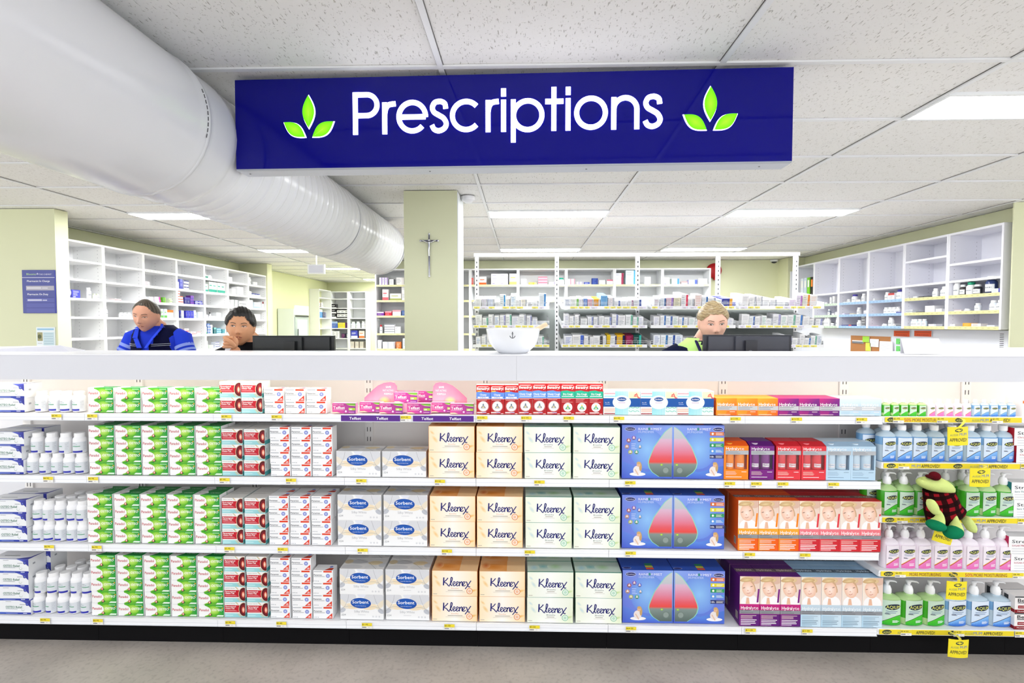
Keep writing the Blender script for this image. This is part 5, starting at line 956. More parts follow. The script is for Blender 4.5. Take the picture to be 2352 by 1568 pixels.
g = G(); z1 = on_y(986, 537, 4.12).z-c.z; z0 = on_y(986, 634, 4.12).z-c.z; hw = .0725
g.box(-.006, .006, -.006, 0, z0, z1, '#d9dadc'); g.box(-hw, hw, -.006, 0, -.006, .006, '#d9dadc')
for x, z in ((hw, 0), (-hw, 0), (0, z1), (0, z0)): g.blob((x, -.003, z), (.009, .004, .009), '#e4e5e7', 10, 6)
part(g, 'cross', t, CHRM)
g = G(); g.tube([(-.055, -.012, .004), (-.02, -.014, -.014), (0, -.015, -.02)], .0045, '#dcdddf', 8); g.tube([(.055, -.012, .004), (.02, -.014, -.014), (0, -.015, -.02)], .0045, '#dcdddf', 8); g.tube([(0, -.015, -.012), (.002, -.016, -.05), (-.002, -.014, -.08), (0, -.012, -.125)], [.009, .0085, .008, .004], '#dcdddf', 8); g.blob((0, -.016, .004), (.008, .008, .010), '#dcdddf', 10, 8)
part(g, 'figure', t, CHRM)
# ================================================================ WALL SHELVING
SW = '#f4f5f6'
def bay(loc, rz, w, d, zt, zb, levels, label, grp, lip=None, lipc=None, side=.018, c=SW, name='shelving_bay', holes=True, lipdiv=9, bk='#e9eaec'):
    t = thing(name, loc, rz, label, 'shelving', grp)
    part(G().box(0, side, 0, d, zb, zt, c), 'side_panel', t, MATT); part(G().box(w-side, w, 0, d, zb, zt, c), 'side_panel', t, MATT)
    part(G().box(side, w-side, 0, d, zt-.022, zt, c), 'top_panel', t, MATT)
    g = G(); g.box(side, w-side, d-.008, d, zb, zt-.022, bk)
    part(g, 'back_panel', t, MATT)
    if holes:
        g = G()
        for s, xx in ((1, side), (-1, w-side)):
            for yy in (.05, d-.06):
                z = zb+.06
                while z < zt-.06: xp = xx+s*.0006; g.face([(xp, yy-.003, z-.003), (xp, yy+.003, z-.003), (xp, yy+.003, z+.003), (xp, yy-.003, z+.003)][::s], '#9a9a9e'); z += .04
        part(g, 'pin_holes', t, MATT)
    for k, z in enumerate(levels):
        g = G(); g.box(side, w-side, .002, d-.008, z-.022, z, c); sh_ = part(g, 'shelf', t, MATT)
        lc = (lipc or {}).get(k, lip)
        if lc:
            g = G(); g.box(side, w-side, -.002, .001, z-.026, z+.006, lc); g.frame((side, -.002, z), (1, 0, 0), (0, 0, 1), (0, -1, 0)); q = (w-2*side)/lipdiv
            for i in range(lipdiv): g.rect(i*q+.006, -.018, q*.7, .016, 1, [x*.93 for x in lin(lc)]); g.rect(i*q+.014, -.012, q*.4, .005, 2, [x*.6 for x in lin(lc)])
            part(g, 'label_strip', sh_, CARD)
    return t
CM = {}
def sc_(w, d, h, c, a, st):
    k = (round(w, 3), round(d, 3), round(h, 3), c, a, st)
    if k not in CM:
        g = carton(w, d, h, c)
        if st == 0: g.rect(0, 0, w, h*.3, 1, a); g.rect(w*.12, h*.6, w*.6, h*.1, 1, a); g.rect(w*.12, h*.48, w*.45, h*.04, 1, '#9aa0a8')
        elif st == 1: g.rect(0, h*.7, w, h*.3, 1, a); g.lines(w*.12, h*.5, w*.7, 3, h*.12, h*.035, 1, '#a3a8ae')
        elif st == 2: g.rect(w*.72, 0, w*.28, h, 1, a); g.lines(w*.08, h*.75, w*.55, 4, h*.14, h*.04, 1, '#a3a8ae')
        else: g.lines(w*.15, h*.82, w*.7, 5, h*.13, h*.035, 1, a); g.rect(w*.15, h*.1, w*.3, h*.08, 1, a)
        CM[k] = g.mesh('small_carton')
    return CM[k]
def sb_(r, h, body, cap):
    k = (round(r, 3), round(h, 3), body, cap)
    if k not in CM:
        g = G().lathe([(r*.95, 0), (r, .003), (r, h*.66), (r*.75, h*.76), (r*.62, h*.8)], body, 14); lb = r+.0005
        g.cyl(lb); g.rect(-r*1.3, h*.12, r*2.6, h*.42, 1, '#f1f2f3', 8); g.rect(-r*.8, h*.32, r*1.6, h*.07, 2, '#8f959c', 5); CM[k] = (g.mesh('small_bottle', PLAS), G().lathe([(r*.72, h*.79), (r*.74, h*.8), (r*.74, h*.985), (r*.68, h)], cap, 14).mesh('cap', PLAS))
    return CM[k]
CN = {}
def cname(c):
    r, g_, b = [int(c[i:i+2], 16) for i in (1, 3, 5)]; mx, mn = max(r, g_, b), min(r, g_, b)
    if mx-mn < 30: return 'white' if mx > 205 else ('grey' if mx > 100 else 'black')
    if mn > 175: return 'pale '+('pink' if r == mx and b > g_ else 'cream' if r == mx else 'green' if g_ == mx else 'blue')
    if r == mx: return 'pink' if b > g_+25 and r > 150 else ('orange' if g_ > 90 and b < 90 and g_ < 175 else 'yellow' if g_ >= 175 else 'red' if r > 90 else 'brown')
    if g_ == mx: return 'teal' if b > r+30 else 'green'
    return 'purple' if r > g_+25 else ('navy' if mx < 130 else 'blue')
def shelf_items(loc, rz, z, y0, items, where, grp, ref='outer end', dmax=.22):
    cz, sz = math.cos(rz), math.sin(rz); cnt = 0
    for it in items:
        kind, x, w, h, c, a, n = it[:7]; rows = it[7] if len(it) > 7 else 1; st = it[8] if len(it) > 8 else (hash((w, h, n)) % 4)
        for i in range(n):
            lx = x+i*(w+.003)+w/2
            for j in range(rows):
                yy = y0+rnd.uniform(0, .012)
                P = (loc[0]+lx*cz-yy*sz, loc[1]+lx*sz+yy*cz, z+j*h)
                lb = f"{cname(c)}{'-and-'+cname(a).replace(' ', '-') if cname(a) != cname(c) and kind == 'c' else ''} {'carton' if kind == 'c' else 'bottle'}, {ORD[min(cnt, 19)]} along, {'' if rows == 1 else ['lowest, ', 'second up, ', 'third up, ', 'fourth up, ', 'fifth up, '][j]}{where}"
                if kind == 'c': put(sc_(w, .07 if w < .12 else .1, h, c, a, st), 'small_carton', P, rz+rnd.uniform(-.05, .05), lb, 'carton', grp)
                else:
                    b_, c_ = sb_(w/2, h, c, a); t = thing('small_bottle', (P[0]-w/2*sz, P[1]+w/2*cz, P[2]), rz, lb, 'bottle', grp); put(b_, 'bottle_body', parent=t); put(c_, 'cap', parent=t)
            cnt += 1
# left wall: seven bays, levels shared
LV = [.682, .481, .278, .08, -.15, -.37, -.62]; LV = [1.5+z for z in LV]
LB = ['beside plaque pier', 'second from plaque pier', 'behind the navy vest', 'middle of the run', 'with green boxes', 'behind short dark hair', 'before far wall pier']
S_ = {}
wh = '#f1f2f4'
S_[0] = {2: [('c', .2, .1, .085, '#4a4fc0', '#e9e9f6', 1), ('b', .4, .05, .12, '#f3f3f3', '#ffffff', 1), ('b', .47, .035, .06, '#eef4e4', '#dfe9cf', 2)]}
S_[1] = {2: [('b', .02, .035, .13, wh, '#ffffff', 1), ('c', .16, .09, .02, '#f3e6e6', '#c9606a', 1)], 3: [('b', .02, .06, .12, wh, '#ffffff', 1), ('b', .25, .05, .06, '#f4f4f6', '#ffffff', 3)], 4: [('c', .38, .09, .07, wh, '#e2e2e6', 1)]}
S_[2] = {1: [('c', .02, .09, .028, '#f2eef2', '#a08090', 1, 2)], 2: [('b', .02, .05, .1, wh, '#ffffff', 1), ('c', .09, .07, .07, wh, '#c9ccd2', 1), ('c', .2, .1, .038, '#f0e4f0', '#c33fa0', 1, 2), ('c', .33, .05, .075, '#5fae1f', '#8ed04f', 1), ('c', .46, .05, .022, '#e6f0d2', '#8fc45a', 1, 3)], 3: [('c', .02, .05, .12, '#f1d9e6', '#e3a8c8', 1), ('b', .1, .05, .1, '#e8c46a', '#e9d08a', 1), ('c', .18, .05, .11, wh, '#e79aa2', 2), ('c', .3, .05, .12, '#dfe8f4', '#6fbf5a', 2), ('c', .42, .055, .11, '#f3f1ee', '#ee7a2c', 2, 1, 1)]}
S_[3] = {1: [('c', .02, .05, .1, wh, '#c9c9d8', 1), ('c', .09, .05, .14, '#7a7fe0', '#4a50b8', 1), ('c', .16, .05, .043, '#e6e7f6', '#2a2f80', 2, 3, 1)], 2: [('c', .01, .07, .036, '#f6ece6', '#e0492c', 1, 5, 1), ('c', .09, .06, .036, '#f6ece6', '#e0492c', 1, 3, 1), ('c', .17, .055, .1, '#2a2a80', '#4a3a9c', 2), ('c', .3, .07, .043, '#7a3fa8', '#3a3fa0', 1, 3), ('c', .39, .08, .03, '#4040a8', '#e9e9f6', 2, 2)], 3: [('c', .01, .04, .1, wh, '#c9ccd4', 1), ('c', .06, .03, .11, '#2a2f80', '#3f46a0', 1), ('c', .1, .05, .11, wh, '#b9d0dc', 1), ('c', .18, .055, .11, '#2a2fb0', '#4a50d0', 3), ('b', .38, .05, .12, wh, '#ffffff', 1), ('c', .45, .05, .1, '#e6eef6', '#9cc4e6', 2)], 4: [('c', .02, .055, .04, '#8a3040', '#e6cfd2', 2, 2), ('c', .16, .09, .045, '#f0e2e2', '#b8384a', 1, 2), ('c', .28, .11, .045, '#f2e6e6', '#c84a5a', 1), ('c', .42, .08, .04, '#f4eaea', '#e79aa2', 1)], 5: [('c', .1, .13, .05, '#e6eef4', '#b9ced9', 1), ('c', .27, .11, .055, '#e9f1f2', '#6fb0a8', 1)]}
S_[4] = {0: [('c', .01, .1, .05, '#1a8a72', '#e9f2ee', 1), ('b', .14, .09, .06, '#e9ebec', '#dfe2e3', 1)], 1: [('c', .01, .09, .12, '#eef4f0', '#1a9a88', 1, 1, 0), ('c', .12, .1, .16, '#eef4f0', '#149a84', 4, 1, 0)], 3: [('c', .01, .09, .06, '#e4e4f4', '#3a3f9c', 1), ('c', .11, .08, .045, wh, '#d84a3a', 2), ('b', .15, .025, .1, '#d9dcdd', '#1a1a1c', 1), ('c', .3, .12, .05, wh, '#b9bcc4', 1, 2)], 4: [('c', .01, .05, .11, '#e6f0e6', '#3fa85a', 1), ('c', .07, .07, .04, '#4a6fb8', '#dfe6f4', 1, 4), ('c', .15, .05, .14, '#f0f1f4', '#d0d4da', 1), ('c', .22, .06, .1, '#1a6a72', '#7fb8b8', 1), ('c', .3, .11, .03, '#9cd0e6', '#2a7a9c', 1, 3), ('c', .43, .09, .035, '#3f9aa8', '#dff0f2', 1, 2)], 5: [('c', .01, .07, .06, '#e6f2e6', '#3fa85a', 1, 2), ('c', .1, .1, .055, '#e6f2e6', '#2fae4a', 1), ('c', .26, .1, .032, '#e4e6f4', '#2a2f80', 1, 3)]}
S_[5] = {0: [('c', .03, .12, .08, '#f4f4f4', '#dcdce0', 1)], 1: [('b', .02, .07, .05, wh, '#ffffff', 1), ('c', .14, .1, .1, '#f4f4f6', '#d9dbe2', 1), ('c', .28, .18, .14, '#f4f4f6', '#8f9ad0', 1)], 2: [('c', .02, .05, .08, '#f1f1f3', '#c9ccd2', 1), ('c', .1, .1, .06, '#f3f3f5', '#8d9098', 2, 2), ('c', .33, .1, .055, '#f3f3f5', '#9a9da4', 2, 2)], 4: [('c', .36, .1, .1, '#f4f4f6', '#c9ccd2', 1)]}
S_[6] = {0: [('c', .02, .12, .032, '#f4f4f6', '#8a8d94', 1, 4), ('c', .18, .12, .03, '#f4f4f6', '#8a8d94', 1, 2)], 1: [('c', .02, .11, .09, '#f2f2f4', '#d0d2d8', 1), ('b', .18, .09, .06, '#f2f4f8', '#2a3fa8', 3)], 2: [('c', .03, .06, .14, '#e4eef2', '#b0d0d8', 2), ('c', .2, .05, .11, '#e0eaf4', '#a8bede', 4), ('c', .46, .06, .13, '#f2f2f4', '#7a2030', 1, 1, 1)], 3: [('c', .1, .3, .1, '#f2f2f4', '#d0d2d8', 1)], 4: [('c', .03, .13, .11, '#f4f4f6', '#b0b3ba', 3)]}
for b in range(7):
    y_ = 4.89+.5855*b; loc = (-4.72, y_, 0)
    bay(loc, PI/2, .5835, .34, 2.385, .1, LV, 'white shelving bay along the lime side wall, '+LB[b], 'shelving bays along the lime wall', c='#fafafa', bk='#fafafa', lip='#f3f4f0' if b > 1 else None)
    for k, items in S_.get(b, {}).items():
        shelf_items(loc, PI/2, LV[k], .012, items, f"{ORD[k+1]} row, bay {LB[b]}", 'stock on the side wall shelving')
loc = (-4.76, 5.03, 0)
g = G(); rr = random.Random(3); g.blob((0, 0, .055), (.09, .07, .065), '#e3e6e8', 20, 12); put(g.mesh('bag', mat('thin_plastic_bag', None, .3, bump=1, bscale=22), True), 'plastic_bag', (-4.83, 5.08, LV[2]-.002), 0, 'crumpled white plastic bag on a shelf next to the plaque pier', 'bag')
# right wall: upper shelving over a white panel
RV1 = [1.5+z for z in (.45, .292, .127, -.028)]
RL = [['#cfe3cf']*4, ['#a9c9ee']*4, ['#a9c9ee']*4, ['#e9e2a4']*4, ['#e9e2a4']*4]
RN = ['bay beside binders', 'bay second from binders', 'middle bottle bay', 'bay above orange signs', 'bay at lime return wall']
RB = {0: {1: [('b', .22, .05, .03, wh, '#ffffff', 1), ('c', .36, .05, .1, '#e9e9ec', '#d0d2d8', 1), ('c', .42, .05, .11, '#eeeef0', '#d0d2d8', 1)], 2: [('b', .3, .045, .09, '#8e96a8', '#f6f6f6', 1), ('c', .42, .06, .03, wh, '#8a8d94', 1), ('c', .5, .06, .045, '#f0f0f2', '#c9ccd2', 1)], 3: [('b', .2, .07, .13, '#eeeeef', '#f6f6f6', 2), ('b', .38, .05, .06, wh, '#2a2a30', 1), ('b', .5, .045, .12, wh, '#f6f6f6', 1)]},
      1: {1: [('b', .04, .07, .02, '#f2f2f4', '#ffffff', 1), ('b', .13, .06, .05, wh, '#ffffff', 1), ('b', .22, .08, .11, '#f0f0f6', '#4a3fa0', 1), ('c', .34, .08, .035, '#f2ece8', '#c9b8b0', 1), ('b', .43, .055, .11, '#f4f4f5', '#ffffff', 1)], 2: [('c', .05, .06, .025, '#e2dff0', '#b0a8d0', 1), ('c', .22, .08, .02, '#efe6d8', '#d0c0a0', 1), ('b', .34, .055, .095, '#f2f2f4', '#ffffff', 1), ('c', .5, .06, .05, '#f0eef4', '#d0cdd8', 1)], 3: [('c', .06, .2, .02, '#3a3690', '#d84a4a', 1), ('b', .34, .07, .08, '#f2f2f2', '#ffffff', 1), ('c', .46, .06, .035, '#a8a8ac', '#5a5a60', 1, 4)]},
      2: {1: [('c', .07, .045, .035, '#eeeef2', '#c9ccd2', 1), ('b', .25, .06, .1, wh, '#ffffff', 1), ('c', .32, .1, .085, '#f0eef2', '#c84a4a', 1, 1, 1), ('b', .43, .085, .12, '#eeeef6', '#3a3690', 1), ('b', .53, .05, .12, wh, '#ffffff', 1)], 2: [('b', .24, .06, .08, wh, '#ffffff', 4), ('c', .46, .12, .02, '#3a3690', '#6a68b8', 1)], 3: [('c', .03, .15, .012, '#d8a8b8', '#5a5a90', 1), ('b', .22, .06, .035, wh, '#ffffff', 1), ('b', .31, .065, .11, '#f0f0f2', '#ffffff', 1), ('b', .39, .05, .035, '#f2e8e0', '#ffffff', 1), ('c', .46, .12, .02, '#9a9aa0', '#5a5a60', 1, 2)]},
      3: {0: [], 1: [('c', .02, .05, .018, wh, '#8a8d94', 1), ('c', .12, .06, .025, '#eeeef0', '#c9ccd2', 1), ('c', .2, .07, .02, '#6a6a70', '#3a3a40', 2), ('b', .36, .06, .095, wh, '#ffffff', 1), ('b', .46, .1, .11, '#f2f2f4', '#ffffff', 1)], 2: [('c', .02, .1, .02, '#dfe2e6', '#8a8d94', 1, 2), ('c', .17, .07, .015, '#77777c', '#44444a', 1), ('c', .3, .12, .075, '#f0f0f2', '#dcdde2', 1), ('c', .43, .08, .04, '#f0f0f2', '#dcdde2', 1)], 3: [('b', .07, .05, .085, '#dfeef4', '#ffffff', 4), ('c', .34, .1, .03, '#f0f0f2', '#c9ccd2', 1)]},
      4: {1: [('b', .03, .065, .16, '#eeeeef', '#ffffff', 1), ('b', .11, .055, .11, '#3a3436', '#f2f2f2', 1), ('b', .17, .08, .13, '#f2f2f0', '#1a9a72', 1), ('b', .26, .07, .1, '#33343a', '#f6f6f6', 1), ('b', .38, .09, .17, '#2a3a6a', '#f6f6f6', 1), ('c', .47, .1, .045, '#e6f0ec', '#3a3aa8', 1, 1, 2)], 2: [('c', .07, .08, .02, '#f2e8e6', '#e0c0b8', 1), ('b', .16, .055, .03, wh, '#ffffff', 1), ('b', .28, .055, .08, '#e9eef4', '#ffffff', 1), ('b', .43, .07, .1, '#e4eaf2', '#ffffff', 2), ('b', .54, .045, .11, '#dfe6f4', '#3f6ac8', 1)], 3: [('c', .02, .06, .03, '#e9e9ec', '#b0b3ba', 1), ('c', .17, .09, .04, '#f0a83a', '#f6c86a', 1), ('c', .27, .1, .035, '#f2ece6', '#4a4a50', 1), ('c', .43, .08, .02, '#eeeef0', '#c9ccd2', 1)]}}
for b in range(5):
    y1 = 7.70-.598*b; loc = (4.43, y1, 0)
    lv = RV1+([1.5+.625] if b == 4 else [1.5+.725] if b == 3 else []); lipc = {k: RL[b][k] for k in (1, 2, 3)}
    bay(loc, -PI/2, .596, .33, 2.44, 1.448, lv, 'white wall cabinet '+RN[b], 'upper bottle shelving bays', lipc=lipc, side=.02, c='#f4f4fb', bk='#f4f4fb')
    for k, items in RB[b].items(): shelf_items(loc, -PI/2, lv[k], .015, items, f"{['top', 'upper', 'middle', 'lowest'][k]} shelf, {RN[b]}", 'stock on the bottle shelving')
loc = (4.43, 8.30, 0); bay(loc, -PI/2, .596, .33, 2.44, 1.448, [1.5+.42, 1.5+.1], 'white wall cabinet holding ring binders', 'upper bottle shelving bays', side=.02, c='#f1f2f7')
for k, (c, n) in enumerate((('#dfe6f2', 'pale grey'), ('#cfdcf0', 'pale blue'), ('#7fd02e', 'lime green'), ('#1c1c20', 'black nearest the bottles'))):
    t = thing('ring_binder', (4.45, 8.30-.2-.09*k, 1.92), -PI/2, f"{n} ring binder standing in the upper wall cabinet", 'binder', 'ring binders'); g = G(); g.box(0, .075, 0, .24, 0, .31, c); part(g, 'cover', t); g = G(); g.front(0); g.frame((0, -.001, 0), (1, 0, 0), (0, 0, 1), (0, -1, 0)); g.rect(.015, .16, .045, .11, 1, '#f2f2f0' if k < 3 else '#f08a3a'); g.ell(.0375, .05, .012, .012, 1, '#6a6c70'); part(g, 'spine_label', t)
t = thing('wall_panel', (0, 0, 0), 0, 'white slotted wall panel below the bottle shelving', 'panel'); part(G().box(4.60, 4.62, 4.72, 8.34, .1, 1.44, '#e6e8ef'), 'panel_board', t, MATT)
g = G(); z = 1.405; yv = 1.16*0+on_x(2300, 775, 4.595).y
while z > .9: g.box(4.5985, 4.60, yv-.02, yv+.02, z-.003, z+.003, '#55565c'); z -= .018
part(g, 'slot_strip', t, MATT)
put(G().box(4.40, 4.78, 8.315, 8.335, 0, 2.37, '#eef0f4').mesh('panel', MATT), 'tall_side_panel', (0, 0, 0), 0, 'tall pale panel at the rear corner beside the binder cabinet', 'panel')
def onwall(name, u0, v0, u1, v1, lb, cat, fn, Xw=4.595, th=.006):
    a, b = on_x(u0, v0, Xw), on_x(u1, v1, Xw); w, h = a.y-b.y, a.z-b.z
    g = G(); g.box(0, w, 0, th, 0, h, '#ffffff'); g.frame((0, 0, 0), (1, 0, 0), (0, 0, 1), (0, -1, 0)); fn(g, w, h); return put(g.mesh(name), name, (Xw-.004, a.y, b.z), -PI/2, lb, cat)
onwall('cork_board', 1955, 770, 2045, 840, 'brown cork strip board under the bottle shelving', 'notice board', lambda g, w, h: g.rect(0, 0, w, h, 1, '#b57a4a'))
onwall('pinned_note', 1958, 781, 1983, 789, 'grey and white card pinned to the cork board', 'note', lambda g, w, h: g.rect(0, 0, w, h*.7, 1, '#7a7d84'), 4.585)
onwall('sticky_note', 1982, 772, 1997, 786, 'bright lime sticky note, upper on the cork board', 'sticky note', lambda g, w, h: g.rect(0, 0, w, h, 1, '#a6dc4a'), 4.582)
onwall('sticky_note', 1989, 787, 2000, 806, 'yellow green sticky note, lower on the cork board', 'sticky note', lambda g, w, h: g.rect(0, 0, w, h, 1, '#dbe65a'), 4.582)
onwall('pinned_note', 1999, 778, 2018, 797, 'small white slip pinned mid cork board', 'note', lambda g, w, h: (g.rect(0, 0, w, h, 1, '#f2f3f8'), g.lines(w*.1, h*.8, w*.8, 5, h*.15, h*.03, 2, '#b9bcc8')), 4.582)
onwall('pinned_note', 2021, 783, 2050, 815, 'large white sheet pinned at the end of the cork board', 'note', lambda g, w, h: (g.rect(0, 0, w, h, 1, '#eceef4'), g.lines(w*.1, h*.8, w*.8, 6, h*.12, h*.02, 2, '#c9ccd6')), 4.58)
for k, (a, b, tx) in enumerate(((2054, 2090, 'PACKING'), (2101, 2140, 'DELIVERIES'))): onwall('wall_sign', a, 759, b, 773, f"orange paper sign reading {tx.lower()} below the shelving", 'sign', lambda g, w, h: (g.rect(0, 0, w, h, 1, '#e0552c'), g.text(tx, w*.16, h*.14, w*.68, h*.22, 2, '#8a2a14', .02), g.rect(w*.08, h*.68, w*.84, h*.08, 2, '#a8401f')), 4.59)
for k, (a, b) in enumerate(((777, 791), (794, 808))): onwall('wall_sign', 2059, a, 2080, b, f"green paper sign behind the document holder, {'lower' if k else 'upper'}", 'sign', lambda g, w, h: (g.rect(0, 0, w, h, 1, '#6fce6f'), g.rect(w*.4, h*.55, w*.5, h*.1, 2, '#2f7a3a'), g.rect(w*.35, h*.2, w*.6, h*.16, 2, '#2f7a3a')), 4.59)
# back wall run (Y = 8.35)
BV = [1.5+z for z in (.66, .40, .14, -.16, -.42)]
bxs = [on_y(u, 640, 8.35).x for u in (861, 968, 1080, 1190, 1301, 1412, 1522, 1633)]
BT = ['before the pillar', 'behind the pillar', 'just past pillar', 'second past pillar', 'third past pillar', 'fourth past pillar', 'before hose reel']
MX = [('#f1f2f4', '#9aa0d0'), ('#f2f2f4', '#c9ccd4'), ('#e9e4f2', '#b08ac8'), ('#f4eef0', '#d8507a'), ('#dfeaf4', '#5a9ad8'), ('#f2f2f2', '#e8743a'), ('#e4f2ea', '#4ab08a'), ('#3a4fae', '#dfe4f6'), ('#f6ecd0', '#e6b83a')]
BI = {0: {0: [('c', .07, .045, .13, '#ece6f4', '#a88ac8', 3), ('c', .24, .1, .1, '#f1f1f2', '#3a3a40', 1, 1, 2), ('c', .36, .13, .13, '#f0efee', '#dcd8d4', 1), ('c', .5, .05, .13, '#f0efee', '#8a8d94', 2)],
          1: [('c', .12, .1, .19, '#efe4e4', '#d8606a', 1, 1, 0), ('c', .25, .19, .12, '#ece8e0', '#a8b060', 1), ('c', .45, .09, .14, '#ece8e6', '#c9ccd2', 1, 2), ('c', .58, .11, .09, '#a87ac0', '#e0508a', 1, 2)],
          2: [('c', .02, .12, .07, '#7a2fa0', '#e9d8f0', 1), ('c', .16, .11, .08, '#d82a40', '#f0a0a8', 1), ('c', .29, .14, .1, '#f2eef0', '#e8a0a8', 1), ('c', .45, .13, .09, '#4a6aa8', '#a8bede', 1), ('b', .6, .08, .14, '#e6eef2', '#ffffff', 1), ('b', .7, .08, .12, '#a8bece', '#2a2a30', 1)],
          3: [('b', .06, .05, .15, '#f0ecec', '#b82a30', 1), ('c', .15, .17, .04, '#eeeef0', '#8a8d94', 1, 4), ('c', .33, .09, .04, '#eeeef0', '#8a8d94', 1, 3)],
          4: [('c', .03, .06, .15, wh, '#b0b3ba', 1), ('c', .12, .1, .06, wh, '#c9ccd2', 2, 2), ('c', .35, .08, .12, '#e87a2c', '#f6e0d0', 1), ('c', .46, .16, .18, '#dfe8f0', '#b0c4d4', 1), ('c', .64, .12, .18, '#a8c0d4', '#e6eef4', 1)]},
      2: {0: [('c', .02, .03, .12, '#d8402c', '#f2d8d0', 1), ('c', .15, .12, .14, '#f2efee', '#ee6a2c', 1, 1, 0), ('c', .35, .14, .19, '#f0f0f6', '#b0a8d0', 2, 1, 3), ('c', .66, .14, .19, '#f0f0f4', '#e6dc6a', 1, 1, 0)]},
      3: {0: [('c', .05, .09, .1, '#f1f1f2', '#c9ccd2', 1), ('c', .18, .13, .045, '#f0b02c', '#f6d87a', 1), ('c', .34, .15, .046, '#e6a0ac', '#c85a70', 1, 3), ('c', .52, .12, .05, '#d8d4e0', '#8a7aa8', 1), ('b', .68, .1, .12, '#eef4f2', '#2aa88a', 1)]},
      4: {0: [('c', .02, .06, .1, '#f1e4e8', '#d88a9a', 2), ('c', .17, .05, .05, '#f1eef4', '#a8a0c8', 2), ('c', .3, .09, .045, '#3a4fae', '#dfe4f6', 1), ('c', .43, .1, .055, '#2a4090', '#6a8ad0', 1, 2), ('c', .55, .1, .08, '#f1f1ee', '#b8c890', 1), ('c', .68, .1, .09, '#f0ecec', '#c87a8a', 1)]},
      5: {0: [('c', .02, .13, .065, '#eef0f8', '#a83a5a', 1, 3), ('c', .19, .18, .12, '#dff0f6', '#4ab0dc', 1, 2), ('c', .5, .1, .13, '#f1f1f2', '#c9ccd2', 1)], },
      6: {0: [('c', .02, .1, .12, '#e9ecc8', '#6a5ab0', 1), ('c', .16, .12, .1, '#dff0f8', '#4a90d0', 1), ('c', .32, .1, .05, '#f4dcdc', '#e08a8a', 1), ('c', .44, .14, .08, '#b8c0e6', '#5a6ac0', 1), ('c', .6, .15, .05, '#f6f6f6', '#e6e6e6', 1, 2)]}}
for b in range(7):
    w = bxs[b+1]-bxs[b]-.002; loc = (bxs[b], 8.35, 0)
    bay(loc, 0, w, .31, 2.433, .1, BV, 'white rear wall shelving bay '+BT[b], 'rear wall shelving bays', c='#e9eaea', bk='#d3d4d3', lip='#ebe6b0', side=.022, holes=False, lipdiv=7)
    for k, items in BI.get(b, {}).items(): shelf_items(loc, 0, BV[k], .015, items, f"{['top', 'second', 'third', 'fourth', 'fifth'][k]} shelf, bay {BT[b]}", 'stock on the rear shelving')
# far corner shelving + blue notice strips + fridge
FV = [1.5+z for z in (.66, .42, .16, -.10, -.36, -.62, -.9)]
fx = [on_y(u, 700, 12.7).x for u in (758, 800, 842)]
FI = [{2: [('c', .02, .13, .12, '#2a2a2c', '#f2f2f2', 1, 3, 0), ('c', .17, .1, .1, '#f0f0f0', '#2a2a2c', 3, 2, 0)], 3: [('c', .02, .16, .17, '#4a6ab8', '#a8bede', 1), ('c', .19, .26, .07, '#e6d83a', '#5a2a6a', 1, 2)], 4: [('c', .02, .1, .18, '#f0f0f0', '#5a5a60', 2), ('c', .28, .1, .12, '#3a2a4a', '#c05a9a', 1), ('b', .4, .1, .18, '#2a6a9a', '#1a2a40', 1)]},
      {3: [('b', .04, .12, .17, '#d8e8e6', '#eef4f4', 2), ('b', .31, .12, .18, '#e6e8f4', '#f4f4f8', 1)], 4: [('c', .05, .17, .2, '#4a50b8', '#dfe4f0', 1), ('c', .26, .14, .19, '#f0e6e0', '#e8743a', 1, 1, 0)], 5: [('c', .04, .12, .17, '#d8cfc4', '#7a7068', 3)]}]
for b in range(2):
    loc = (fx[b], 12.7, 0); nm = ['with black cartons', 'by blue strips'][b]
    bay(loc, 0, fx[b+1]-fx[b]-.002, .32, 2.345, .1, FV, 'far white shelving bay '+nm, 'far corner shelving bays', side=.03, holes=False)
    for k, items in FI[b].items(): shelf_items(loc, 0, FV[k], .02, items, f"{ORD[k+1]} row, far bay {nm}", 'stock on the far shelving')
bay((-4.98, 11.95, 0), PI/2, .74, .3, 2.36, .1, FV, 'far white shelving bay against the side wall behind fridge', 'far corner shelving bays', side=.02, holes=False)
shelf_items((-4.98, 11.95, 0), PI/2, FV[1], .02, [('b', .05, .12, .2, '#e8743a', '#f2e0d0', 1), ('b', .25, .08, .12, '#e6e8ea', '#ffffff', 1)], 'second row, bay behind fridge', 'stock on the far shelving'); shelf_items((-4.98, 11.95, 0), PI/2, FV[2], .02, [('c', .05, .2, .2, '#5a9ad8', '#dfeaf4', 1), ('c', .3, .2, .14, '#5a5a78', '#a8a8b8', 1)], 'third row, bay behind fridge', 'stock on the far shelving')
a = on_y(855, 700, 12.0)
t = thing('blue_notice_strip', (-3.55, 12.2, 0), 0, 'tall white door panel with blue strips beside far shelving', 'panel')
part(G().box(-.12, .06, 0, .02, .1, 2.3, '#dfe3f2'), 'board', t, MATT); g = G(); g.box(-.02, .06, -.004, 0, 1.30, 1.99, '#2b3ba8'); part(g, 'blue_strip', t); g = G(); g.box(-.02, .06, -.004, 0, 1.1, 1.18, '#2b3ba8'); part(g, 'blue_strip', t)
t = thing('display_fridge', (-5.2, 10.35, 0), 0, 'upright medicine fridge with glass door against the lime side wall', 'fridge')
part(G().box(0, .34, 0, .72, .05, 1.83, '#dfe4e2'), 'cabinet_body', t, PLAS); part(G().box(.34, .36, .02, .7, 1.70, 1.9, '#e9edf0'), 'header_panel', t, PLAS); g = G(); g.box(.36, .364, .04, .68, 1.655, 1.69, '#33383c'); part(g, 'dark_band', t, PLAS)
